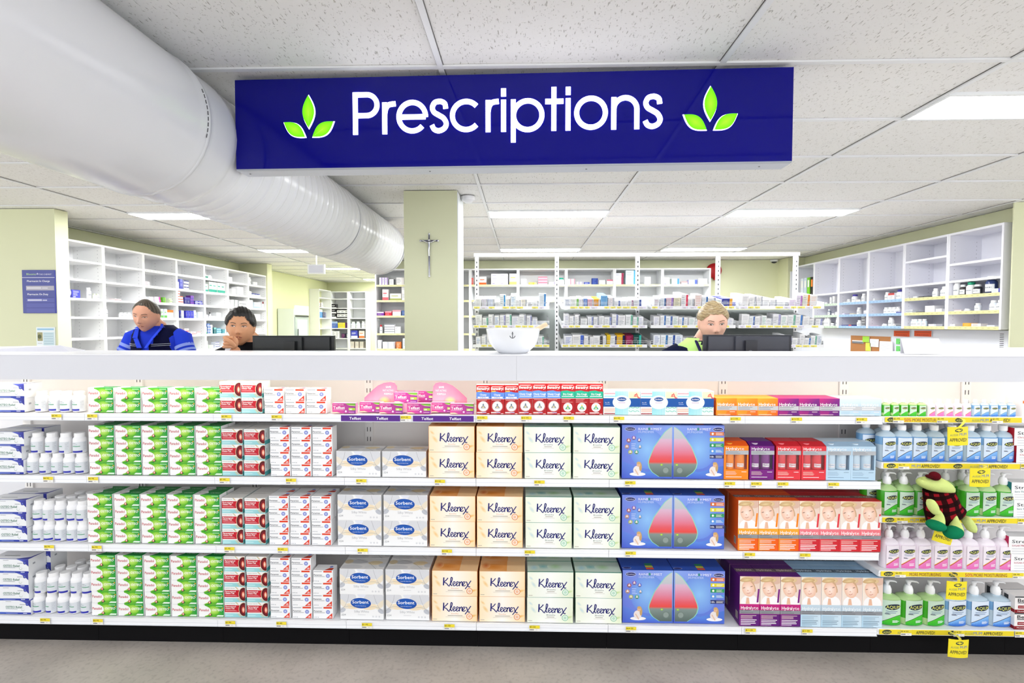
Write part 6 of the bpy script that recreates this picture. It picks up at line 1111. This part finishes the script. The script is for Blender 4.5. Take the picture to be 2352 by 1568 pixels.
d_ = part(G().box(.345, .36, .03, .69, .2, 1.65, '#aab4b6'), 'door', t, PLAS); part(G().box(.36, .363, .12, .6, .3, 1.6, '#d8eef0'), 'glass_pane', d_, GLOS); part(G().tube([(.385, .1, .9), (.385, .1, 1.4)], .01, '#6a7072', 8), 'handle', d_, CHRM)
#==PART6==
# ================================================================ ISLAND OF SLOPING TRAYS
IY, TY = 5.55, 5.05
t = thing('island_shelving', (0, 0, 0), 0, 'white slotted steel island frame carrying four columns of sloping medicine trays', 'shelving')
ux = [on_y(u, 640, IY).x for u in (1095, 1279, 1465, 1650, 1829)]; zt = on_y(1460, 588, IY).z
for i, x in enumerate(ux):
    g = G(); g.box(x-.02, x+.02, IY, IY+.04, 0, zt, '#f3f4f5'); z = zt-.05
    while z > 1.2: g.box(x-.006, x+.006, IY-.0008, IY, z-.026, z-.004, '#2a2b2e'); z -= .05
    part(g, 'upright', t, METL)
part(G().box(ux[0]-.03, ux[-1]+.03, IY-.01, IY+.05, zt, zt+.035, '#fbfbfc'), 'top_beam', t, METL)
part(G().box(ux[0]-.02, ux[-1]+.02, IY+.02, IY+.03, .1, 1.12, '#d9dcdd'), 'back_board', t, METL)
part(G().box(ux[0]-.02, ux[-1]+.02, TY, IY, .0, .12, '#d9dcdd'), 'base', t, METL)
g = G(); g.box(ux[0]+.021, ux[-1]-.021, IY+.008, IY+.014, 1.125, zl[0]+.03 if False else 1.66, '#8e9491'); part(g, 'grey_back_panel', t, MATT)
zl = [on_y(1400, v, TY).z for v in (709, 752.5, 797)]
tp = [(1086, 1262), (1290, 1487), (1495, 1690), (1697, 1893)]
TNm = ['above the white bowl', 'second along, past the bowl', 'behind the blonde person', 'nearest the bottle shelving']; TR = ['top', 'middle', 'lower']
SL = .16
PAL = [('#f2f2f4', '#8f98c8'), ('#f3f3f4', '#b8bcc8'), ('#eeeef2', '#a8a8d0'), ('#f3f3f4', '#8d9096'), ('#f2f2f4', '#4a80c8'), ('#f0f2f2', '#7ab8a0'), ('#f3f3f4', '#c8c8ce'), ('#eef2f6', '#5a78b8')]
TI = {(0, 0): [('#e9e9ea', 0, .05, .09), ('#dad4e4', 0, .05, .09), ('#cfd6ea', 0, .06, .09), ('#f0f0f0', 0, .04, .06), ('#f4f8fa', '#3a9ad8', .05, .13), ('#efece8', 0, .035, .09), ('#f0f4f8', '#2f8ac8', .05, .12), ('#f4f4f4', 0, .04, .08), ('#e6dfd0', 0, .05, .085), ('#eeeeee', '#2a2a2a', .05, .06), ('#f6f6f6', 0, .05, .07), ('#eef4fa', '#4a90d0', .06, .14)],
      (0, 1): [('#e9ecf2', '#2a3f90', .06, .09), ('#eef2ea', '#7ab85a', .065, .09), ('#eaeaf0', 0, .04, .09), ('#6a90d0', 0, .03, .09), ('#dcaab8', 0, .055, .085), ('#e8a02c', 0, .055, .085), ('#7ab0dc', '#4a90d0', .06, .12), ('#f0e8ea', 0, .055, .1), ('#eef0f4', '#4a60a8', .05, .07), ('#f2f2f4', 0, .06, .07), ('#eeeef0', '#a87a9a', .05, .075), ('#e9e9ee', '#4a60a8', .07, .08)],
      (0, 2): [('#f0f0f4', '#7a2a4a', .05, .09), ('#dfe6ee', '#4a70a8', .05, .095), ('#e8c8d4', '#9a7ac0', .06, .1), ('#e6e0c8', '#8a8a50', .06, .1), ('#f2eef0', '#e03a5a', .06, .13), ('#f3f3f4', 0, .05, .09), ('#f0e4e2', '#e6a89c', .06, .13), ('#eef2f6', '#3a6aa8', .05, .11), ('#f3f3f4', 0, .07, .1), ('#eeeef4', '#6ab04a', .05, .08), ('#3a409c', '#e8a83a', .09, .09)],
      (0, 3): [('#f2f0f0', 0, .06, .12), ('#f4f2f2', 0, .06, .11), ('#f3f1f2', 0, .05, .11), ('#f4f4f6', 0, .06, .08), ('#f4f4f6', 0, .06, .08), ('#f6f6f8', 0, .1, .06), ('#efe6f2', '#c89ad8', .06, .08), ('#e9dff0', '#b878c8', .05, .12), ('#f2ecdc', '#ee8a2c', .06, .13), ('#f4f0ee', '#e8b8a0', .06, .12)],
      (2, 1): [('#eef0f6', '#3a5ac0', .07, .1), ('#f2f2f2', '#4a6ac8', .1, .11), ('#f2f2f3', '#7a7d84', .05, .1), ('#f0f0f0', 0, .03, .09), ('#f0f0f0', '#4a4a50', .08, .1), ('#f0f0f0', 0, .03, .1), ('#e8c42c', '#d8a81c', .03, .11), ('#f2f2f4', '#4a4a70', .055, .1), ('#e8b41c', '#1a1a50', .07, .11), ('#7a0f3a', '#e83a8a', .07, .11), ('#0f4a44', '#3ab8a8', .07, .11), ('#2a2f80', '#e8c84a', .06, .09)],
      (2, 2): [('#eef2f8', '#1a4fb0', .06, .11), ('#eef4f8', '#3a80c0', .06, .11), ('#eef4f8', '#2a50a8', .06, .11), ('#eef4fa', '#1a5ac0', .065, .11), ('#efefef', 0, .09, .08), ('#f0f0f0', 0, .08, .08)]}
for r in range(3):
    for c in range(4):
        xa, xb = on_y(tp[c][0], 700, TY).x, on_y(tp[c][1], 700, TY).x; w = xb-xa; z0 = zl[r]
        tr = thing('medicine_tray', (xa, TY, z0), 0, f"white sloping wire front tray, {TR[r]} level, {TNm[c]}", 'tray', 'sloping trays on the island')
        g = G(); D = .46; zb = D*SL
        g.face([(0, 0, .0), (w, 0, .0), (w, D, zb), (0, D, zb)], '#e9eaec'); g.face([(0, D, zb-.004), (w, D, zb-.004), (w, 0, -.004), (0, 0, -.004)], '#b9bcbe')
        for x in (0, w-.003): g.face([(x, 0, -.004), (x, D, zb-.004), (x, D, zb+.06), (x, 0, .065)], '#f2f3f4'); g.face([(x+.003, 0, .065), (x+.003, D, zb+.06), (x+.003, D, zb-.004), (x+.003, 0, -.004)], '#f2f3f4')
        part(g, 'tray_base', tr, METL)
        g = G(); g.box(0, w, -.004, 0, -.004, .028, '#f0f1f2'); x = .012
        while x < w-.06:
            ww = rnd.uniform(.045, .075)
            if rnd.random() < .85: g.box(x, x+ww, -.0052, -.004, .004, .022, '#ece06a' if rnd.random() < .8 else '#dcd6e6'); g.box(x+.012, x+ww*.6, -.0056, -.0052, .006, .010, '#8a844a')
            x += ww+.012
        part(g, 'label_rail', tr, METL)
        g = G()
        for zz in (.05, .066): g.tube([(0, -.003, zz), (w, -.003, zz)], .0016, '#d9dbde', 5)
        x = 0
        while x <= w: g.tube([(x, -.003, .028), (x, -.003, .066)], .0009, '#dfe1e3', 4); x += .055
        part(g, 'front_wire', tr, METL)
        x = .03; k = 0; L_ = TI.get((r, c)); skip = c == 0 and r == 1
        while x < w-.06 and k < 13:
            if L_:
                if k >= len(L_): break
                col, ac, ww, hh = L_[k]; ac = ac or '#b9bcc4'; ww = ww*1.12
            else:
                col, ac = PAL[rnd.randrange(len(PAL))]; ww, hh = rnd.uniform(.045, .075), rnd.uniform(.075, .125)
                if r == 1 and c == 0 and k > 9: break
            me = sc_(round(ww, 3), .07, round(hh, 3), col, ac, 2 if k % 3 else 3)
            for dp in range(4 if r == 0 else 2):
                if dp and rnd.random() < .12: break
                yy = .006+dp*.074
                put(me, 'medicine_carton', (xa+x+ww/2, TY+yy, z0+(yy+.035)*SL+.006), (SL*.9*1.0, 0, 0), f"{cname(col)} carton, {ORD[k]} along in the {['front', 'second', 'third', 'rear'][dp]} row, {TR[r]} tray {TNm[c]}", 'medicine carton', 'cartons in the island trays')
            x += ww+rnd.uniform(.002, .008); k += 1
# ================================================================ PEOPLE
def headgrid(n=84, m=64, jaw=.33, w=.072):
    V = []
    for j in range(m+1):
        th = PI*j/m; row = []
        for i in range(n):
            ph = 2*PI*i/n; x, y, z = math.sin(th)*math.cos(ph), math.sin(th)*math.sin(ph), math.cos(th)
            k = 1+.09*math.sin(PI*z) if z > 0 else 1-jaw*z*z
            X_, Y_, Z_ = x*w*k*(1+.04*(1-z*z)), y*.092*(1+.06*math.sin(PI*max(0, z)) if y < 0 else (1.02 if z > -.1 else 1-.5*(-z-.1))), z*.118
            if y < 0:
                if z < 0: Y_ *= 1-.02*z*z
                q = min(1, -y*1.6)
                e = lambda cx, cz, sx, sz: math.exp(-(((abs(X_) if cx else X_)-cx)/sx)**2-((Z_-cz)/sz)**2)
                Y_ -= q*(.017*e(0, -.024, .0125, .012)+.011*e(0, -.004, .0085, .022)+.005*e(.011, -.030, .007, .007)-.0085*e(.030, .012, .017, .011)+.003*e(.03, .031, .02, .008)+.0055*e(0, -.053, .020, .0055)+.006*e(0, -.0645, .016, .0055)-.003*e(0, -.0588, .018, .0022)-.003*e(0, -.076, .02, .006)+.007*e(0, -.1, .024, .015)+.003*e(.042, -.02, .02, .02))
            row.append(Vector((X_, Y_, Z_)))
        V.append(row)
    return V
def person(label, feet, hc, yaw, pitch, roll, skin, hair, build, H):
    """feet (x,y), hc head centre; build(dict) adds clothes"""
    t = thing('person', (feet[0], feet[1], 0), 0, label, 'person')
    M = Matrix.Translation(Vector(hc)-Vector((feet[0], feet[1], 0))) @ Matrix.Rotation(roll, 4, 'Y') @ Matrix.Rotation(yaw, 4, 'Z') @ Matrix.Rotation(pitch, 4, 'X') @ Matrix.Scale(H, 4)
    Vg = headgrid(); g = G(); n, m = 84, 64
    for j in range(m):
        for i in range(n):
            q = [Vg[j+1][i], Vg[j+1][(i+1) % n], Vg[j][(i+1) % n], Vg[j][i]]; g.face([M @ v for v in q], skin)
    for s in (-1, 1):
        Me = Matrix.Rotation(s*.25, 3, 'Z'); e = G(); e.blob((s*.0745, .012, -.006), (.008, .018, .029), skin, 16, 10, Me); e.blob((s*.075, .008, -.028), (.006, .010, .012), skin, 12, 8)
        for f in e.f: g.face([M @ Vector(e.v[i]) for i in f], skin)
    hcl = M.translation; chin = M @ Vector((0, .025, -.07)); sz = hcl.z-build.get('dz', .24); sh = Vector((hcl.x*.55+build.get('dx', 0), .02+hcl.y*.2, sz))
    neck = [chin, chin.lerp(sh+Vector((0, 0, .10)), .5)+Vector((0, 0, .0)), sh+Vector((0, 0, .05)), sh]
    g.tube(neck, [.052*H, .050*H, .052*H, .068*H], skin, 20)
    def torso(off, col, z0=.9, z1=None, gg=None):
        gg = gg or G(); prof = [(.0, .062, .058), (.018, .085, .068), (.032, .125, .08), (.05, .165, .088), (.085, .19, .098), (.14, .185, .108), (.22, .165, .108), (.34, .142, .098), (.44, .15, .105), (.54, .17, .112), (.62, .165, .11)]
        R = []
        for dz, rx, ry in prof:
            k = min(1, dz/.5); c = sh.lerp(Vector((0, 0, sz)), k); R.append([(c.x+(rx+off)*math.cos(2*PI*i/36), c.y+(ry+off)*math.sin(2*PI*i/36), sz+.045-dz*(sz+.045-.86)/.62*1.0+(.0 if dz > .05 else 0)) for i in range(36)])
        for a, b in zip(R, R[1:]):
            for i in range(36):
                cc = col(a[i], i) if callable(col) else col; gg.face([b[i], b[(i+1) % 36], a[(i+1) % 36], a[i]], cc, True)
        gg.face(R[0], col if not callable(col) else col(R[0][0], 0)); gg.face(R[-1][::-1], col if not callable(col) else col(R[-1][0], 0)); return gg
    torso(0, skin, gg=g)
    arms = build.get('arms'); sp = lambda s: sh+Vector((s*.17, .0, -.045))
    for s in (-1, 1):
        A_ = [sp(s)]+[Vector(p)-Vector((feet[0], feet[1], 0)) for p in arms[s][:2]]
        g.tube([A_[0], A_[0].lerp(A_[1], .5), A_[1], A_[1].lerp(A_[2], .5), A_[2]], [.05, .044, .036, .036, .025], skin, 14)
        if len(arms[s]) == 2:   # relaxed hand: palm, four fingers, thumb
            d = (A_[2]-A_[1]).normalized(); sd = Vector((0, 1, 0)).cross(d).normalized(); g.tube([A_[2], A_[2]+d*.05, A_[2]+d*.09], [.026, .034, .032], skin, 12, .5)
            for f in range(4):
                b0 = A_[2]+d*.085+sd*(f-1.5)*.017; l = [.07, .08, .075, .058][f]; g.tube([b0, b0+d*l*.5+Vector((0, -.004, 0)), b0+d*l+Vector((0, -.02, 0))], [.0085, .008, .0065], skin, 8)
            b0 = A_[2]+d*.03-sd*.026; g.tube([b0, b0+d*.03-sd*.02, b0+d*.06-sd*.022], [.011, .0095, .008], skin, 8)
    for s in (-1, 1):
        g.tube([(s*.085, 0, .9), (s*.09, -.01, .5), (s*.09, .01, .3), (s*.09, .015, .07)], [.088, .058, .052, .036], skin, 16); g.tube([(s*.09, .03, .04), (s*.092, -.06, .035), (s*.095, -.13, .025)], [.038, .038, .026], skin, 12, .7)
    raw = g.mesh('raw', SKIN, True); ro = bpy.data.objects.new('raw', raw); COL.objects.link(ro)
    md = ro.modifiers.new('r', 'REMESH'); md.mode = 'VOXEL'; md.voxel_size = .0048; md.use_smooth_shade = True
    sm = ro.modifiers.new('s', 'SMOOTH'); sm.iterations = 2; sm.factor = .5
    bpy.context.view_layer.update(); me = bpy.data.meshes.new_from_object(ro.evaluated_get(bpy.context.evaluated_depsgraph_get())); bpy.data.objects.remove(ro)
    def fill(me, col):
        while me.color_attributes: me.color_attributes.remove(me.color_attributes[0])
        ca = me.color_attributes.new('Col', 'FLOAT_COLOR', 'POINT'); c = lin(col); ca.data.foreach_set('color', list((*c, 1))*len(me.vertices))
        if not me.materials: me.materials.append(SKIN)
    if 'extra' in build:
        eg = G(); build['extra'](eg, Vector((feet[0], feet[1], 0))); em = eg.mesh('x', SKIN, True); bm = bmesh.new(); bm.from_mesh(me); bm.from_mesh(em); bm.to_mesh(me); bm.free()
        me.polygons.foreach_set('use_smooth', [True]*len(me.polygons))
    fill(me, skin)
    body = part(me, 'body', t)
    hv = [M @ v for row in Vg for v in row]; bv = BVHTree.FromPolygons(hv, [(j*n+i, j*n+(i+1) % n, (j+1)*n+(i+1) % n, (j+1)*n+i) for j in range(m) for i in range(n)]); R3 = M.to_3x3()
    def surf(a, b, l):
        o = M @ Vector((a, -.3, b)); d = (R3 @ Vector((0, 1, 0))).normalized(); h = bv.ray_cast(o, d)
        return (h[0] if h[0] else M @ Vector((a, -.09, b)))-d*(.0007+l*.0003)
    lk = build.get('look', (0, 0))
    for s in (-1, 1):
        g = G(); g.map = surf; g.curved = True; ex, ez = s*.030, .011
        op = build.get('open', 1)
        g.ell(ex, ez, .0135, .0058*op, 1, '#e9e2dc', '#f2eeea', 16, s*.06); g.ell(ex+lk[0], ez+lk[1], .0058, .0052*op, 2, '#3a2418', '#140c08', 14); g.ell(ex+lk[0]+.0015, ez+lk[1]+.002, .0011, .0011, 4, '#f4f4f4', n=6)
        g.ribbon([(ex-.0145, ez-.001-s*.0004), (ex-.008, ez+.0052*op), (ex, ez+.0068*op), (ex+.008, ez+.0052*op), (ex+.0145, ez-.001+s*.0004)], .0022, 3, '#2a1812'); g.ribbon([(ex-.012, ez-.003), (ex, ez-.0062*op), (ex+.012, ez-.003)], .0009, 3, '#8a5a48')
        part(g, 'eye', t, PLAS)
        g = G(); g.map = surf; g.curved = True; bz = .030+build.get('brow', 0); inn = build.get('frown', 0)
        g.ribbon(spline([(s*.014, bz-.001-inn), (s*.022, bz+.001), (s*.034, bz+.0035), (s*.045, bz)], 4), .0032, 2, hair['b']); part(g, 'eyebrow', t, HAIRM)
    g = G(); g.map = surf; g.curved = True; lc = build.get('lip', '#b0605a')
    g.poly([(-.021, -.0585), (-.010, -.0535), (-.003, -.0505), (0, -.0520), (.003, -.0505), (.010, -.0535), (.021, -.0585), (.008, -.0592), (-.008, -.0592)][::-1], 1.5, lc); g.poly([(-.019, -.0592), (.019, -.0592), (.009, -.0672), (0, -.069), (-.009, -.0672)][::-1], 1.5, lc); g.ribbon([(-.020, -.0587), (-.008, -.0592), (.008, -.0592), (.020, -.0587)], .0013, 3, '#6a2a26')
    for s in (-1, 1): g.ell(s*.0065, -.034, .003, .0018, 2, '#6a3428', n=8)
    part(g, 'mouth', t, SKIN)
    # hair shell over the skull
    g = G(); rr = random.Random(5); hf = hair['line']; th_ = hair['t']; gg = {}
    inn = lambda v: v.z > hf(v.x/.072, v.y/.092) 
    P = lambda v, k=1: M @ (v*(1+th_*min(1, max(0, (v.z-hf(v.x/.072, v.y/.092))/.02))/v.length)+Vector((0, 0, .002*math.sin(v.x*300+v.y*120)*hair.get('wave', 0))))
    for j in range(m):
        for i in range(n):
            q = [Vg[j+1][i], Vg[j+1][(i+1) % n], Vg[j][(i+1) % n], Vg[j][i]]
            if all(inn(v) for v in q):
                st = (i//2) % 2 if not hair.get('hl') else int(abs(math.sin(i*1.7+j*.12))*3) % 3
                cs = [hair['c'], hair.get('c2', hair['c']), hair.get('c3', hair['c'])]; 
                if hair.get('hl'):
                    v = Vg[j][i]; w1 = .5+.5*math.sin(v.z*330+v.y*60+v.x*25+2*math.sin(v.x*70)); w2 = .5+.5*math.sin(v.z*790+v.x*90); cc_ = [lin(c_) for c_ in cs]; k_ = [w1, (1-w1)*w2, (1-w1)*(1-w2)]; g.face([P(v) for v in q], tuple(sum(k_[b]*cc_[b][a] for b in range(3)) for a in range(3)), True)
                else: g.face([P(v) for v in q], cs[st], True)
    if hair.get('bun'): bz = hair['bun']; g.blob(M @ Vector(bz[:3]), (bz[3],)*3, hair.get('c2', hair['c']), 16, 10)
    part(g, 'hair', t, HAIRM, merge=True)
    build['clothes'](t, sh, sz, torso, sp, arms, feet, surf, M)
    g = G()
    for s in (-1, 1): g.tube([(s*.085, 0, .93), (s*.088, 0, .85), (s*.09, -.008, .5), (s*.09, .01, .09)], [.098, .105, .075, .062], build.get('trouser', '#1a1c28'), 16)
    part(g, 'trousers', t, CLOTH)
    for s in (-1, 1): part(G().tube([(s*.09, .05, .045), (s*.092, -.06, .042), (s*.095, -.14, .035), (s*.095, -.15, .03)], [.044, .046, .036, .01], '#17171a', 14, .85), 'shoe', t, PLAS)
    return t
def sleeves(t, A, cols, sp, arms, feet, end=.5, r=(.064, .056, .05)):
    for s in (-1, 1):
        P = [sp(s)]+[Vector(p)-Vector((feet[0], feet[1], 0)) for p in arms[s][:2]]; pts = [P[0]+Vector((-s*.03, 0, .02)), P[0]+Vector((s*.01, 0, .005)), P[0].lerp(P[1], .5), P[1]]
        if end > .5: pts.append(P[1].lerp(P[2], .85))
        part(G().tube(pts, [.056, .064, .057, .05]+([.036] if end > .5 else []), cols[0], 18), 'sleeve', t, CLOTH)
        for (a, b, c) in cols[1:]:
            q0, q1 = P[0].lerp(P[1], a), P[0].lerp(P[1], b); part(G().tube([q0, q1], [.0665, .0655], c, 18), 'sleeve_stripe', t, CLOTH)

def hairline(front, side, back, temple=.07):
    def f(x, y):
        s = min(1, max(0, (y+.75)/1.0))**1.1
        return (1-s)*(front-temple*max(0, abs(x)-.42)/.58)+s*(side-back*max(0, y))
    return f
# dark haired person with a fist at the mouth
W1 = on_y(553, 750, 2.92); k1 = on_y(531, 786, 2.79)
def collar(t, sh, col, nm, w=.02):
    for s in (-1, 1):
        g = G(); top = sh+Vector((s*.055, -.045, .062)); A = [top, sh+Vector((s*.075, -.085, .03)), sh+Vector((s*.05, -.135, -.04)), sh+Vector((s*.008, -.15, -.11))]
        for a, b in zip(A, A[1:]):
            o1, o2 = Vector((s*w*1.6, -.008, -.004)), Vector((s*w*2.0, -.010, 0)); q = [a, b, b+o2, a+o1]; g.face(q[::s], col, True); g.face([v+Vector((0, .004, 0)) for v in q][::-s], col, True)
        part(g, nm, t, CLOTH)
def cl1(t, sh, sz, torso, sp, arms, feet, surf, M):
    part(torso(.012, '#121217'), 'jacket', t, CLOTH, merge=True); collar(t, sh, '#eef0f6', 'white_collar', .026)
    part(G().tube([sh+Vector((.075, -.09, .02)), sh+Vector((.08, -.14, -.03)), sh+Vector((.05, -.16, -.12))], [.012, .020, .02], '#2436a0', 12, .6), 'blue_scarf', t, CLOTH); sleeves(t, None, ['#121217'], sp, arms, feet, 1)
def fist(g, off):
    c = k1-off; sk = '#d79d76'
    g.blob(c+Vector((.012, .006, -.002)), (.024, .022, .036), sk, 18, 12)
    for f in range(4):
        z = .028-.0178*f; e = [.0, .003, .001, -.004][f]; g.tube([c+Vector((.018, -.012, z)), c+Vector((-.012, -.020, z+.002)), c+Vector((-.031+e, -.012, z)), c+Vector((-.030+e, .008, z-.002)), c+Vector((-.008, .016, z-.002))], [.0094, .0096, .0094, .0085, .007], sk, 12)
    g.tube([c+Vector((.02, -.006, -.02)), c+Vector((.016, -.030, .006)), c+Vector((-.006, -.031, .020)), c+Vector((-.022, -.026, .026))], [.013, .0115, .0105, .008], sk, 10)
person('person with short dark hair in a black jacket, fist held to the mouth', (W1.x, 3.0), (W1.x, 2.92, W1.z), -.28+.66, .08, .05, '#d79d76', {'c': '#15120f', 'c2': '#1d1815', 'b': '#2a1c14', 't': .012, 'wave': 1, 'line': hairline(.066, -.004, .06, .06)},
       {'arms': {-1: [(W1.x-.24, 2.97, 1.1), (k1.x+.018, 2.81, k1.z-.04), 0], 1: [(W1.x+.25, 2.97, 1.1), (W1.x+.2, 2.87, 1.08)]}, 'clothes': cl1, 'extra': fist, 'look': (-.003, .0005), 'lip': '#a45a4e', 'frown': .001, 'open': .72, 'brow': .0, 'dz': .138, 'dx': .03}, .95)
W2 = on_y(1637, 741, 2.90)
def cl2(t, sh, sz, torso, sp, arms, feet, surf, M):
    part(torso(.010, '#131a33'), 'navy_top', t, CLOTH, merge=True)
    def vc(v, i): return '#c6ee8a'
    g = G(); R = []
    for dz, rx, ry in ((-.008, .075, .07), (.012, .098, .08), (.03, .125, .09), (.06, .14, .10), (.11, .145, .112), (.2, .150, .118), (.34, .152, .11)):
        R.append([(sh.x+(rx+.014)*math.cos(2*PI*i/36), sh.y+(ry+.018)*math.sin(2*PI*i/36), sz+.052-dz) for i in range(36)])
    for a, b in zip(R, R[1:]):
        for i in range(36):
            mid = (a[i][0]-sh.x)
            if a[i][1] < sh.y and abs(mid) < .05-.0 and a[i][2] > sz-.10 and abs(mid) < .055*(a[i][2]-(sz-.10))/.15: continue
            g.face([b[i], b[(i+1) % 36], a[(i+1) % 36], a[i]], '#c6ee8a', True)
    part(g, 'lime_vest', t, CLOTH)
    for s in (-1, 1): part(G().tube([sh+Vector((s*.055, -.03, .06)), sh+Vector((s*.066, -.085, .04)), sh+Vector((s*.05, -.155, -.05)), sh+Vector((s*.02, -.165, -.17))], .0085, '#2a2550', 8, .5), 'lanyard', t, CLOTH)
    sleeves(t, None, ['#131a33'], sp, arms, feet, .5)
person('blonde person in lime vest and navy sleeves looking down at a monitor', (W2.x-.02, 2.99), (W2.x, 2.90, W2.z), .20-.33, .24, -.03, '#f2bfa6', {'c': '#c2a878', 'c2': '#d8c498', 'c3': '#9a7d55', 'hl': 1, 'b': '#7a5a44', 't': .011, 'wave': .6, 'line': hairline(.064, .022, .07, .045), 'bun': (0, .105, -.01, .034)},
       {'arms': {-1: [(W2.x-.25, 2.95, 1.1), (W2.x-.14, 2.86, 1.08)], 1: [(W2.x+.22, 2.95, 1.1), (W2.x+.16, 2.86, 1.08)]}, 'clothes': cl2, 'look': (.001, -.002), 'lip': '#c4766c', 'frown': -.001, 'open': .8, 'dz': .15, 'dx': -.015}, 1.0)
W3 = on_y(337, 725, 3.5)
def cl3(t, sh, sz, torso, sp, arms, feet, surf, M):
    part(torso(.010, '#2138c0'), 'blue_shirt', t, CLOTH, merge=True)
    g = G(); R = []
    for dz, rx, ry in ((-.004, .085, .075), (.014, .11, .085), (.035, .145, .095), (.07, .165, .105), (.13, .17, .118), (.22, .168, .118), (.34, .165, .11)):
        R.append([(sh.x+(rx+.012)*math.cos(2*PI*i/40), sh.y+(ry+.016)*math.sin(2*PI*i/40), sz+.048-dz) for i in range(40)])
    for a, b in zip(R, R[1:]):
        for i in range(40):
            mid = a[i][0]-sh.x+.01
            if a[i][1] < sh.y and abs(mid) < .075*(a[i][2]-(sz-.13))/.17: continue
            g.face([b[i], b[(i+1) % 40], a[(i+1) % 40], a[i]], '#0a0c30', True)
    part(g, 'navy_vest', t, CLOTH)
    for s in (-1, 1):
        for q in (0, 1): part(G().tube([sh+Vector((s*.05, -.138, -.085-.012*q)), sh+Vector((s*.10, -.128, -.083-.012*q)), sh+Vector((s*.15, -.08, -.08-.012*q))], .0035, '#c9cdd8', 6, .5), 'reflective_stripe', t, CLOTH)
    sleeves(t, None, ['#2742d0', (.22, .30, '#8fa2ee'), (.36, .42, '#8fa2ee')], sp, arms, feet, .5)
    collar(t, sh, '#2f4be0', 'shirt_collar', .014)
person('person with receding grey hair in blue shirt and navy vest, leaning forward', (W3.x+.03, 3.57), (W3.x, 3.50, W3.z), -.42+.6, .22, .10, '#dca286', {'c': '#4a3f34', 'c2': '#6a5e50', 'b': '#6a4c3c', 't': .005, 'line': hairline(.088, .012, .075, .05)},
       {'arms': {-1: [(W3.x-.25, 3.5, 1.15), (W3.x-.2, 3.28, 1.08)], 1: [(W3.x+.30, 3.55, 1.15), (W3.x+.26, 3.33, 1.08)]}, 'clothes': cl3, 'look': (0, -.002), 'lip': '#b8705f', 'open': .5, 'dz': .118, 'dx': .01, 'trouser': '#22242e'}, 1.0)
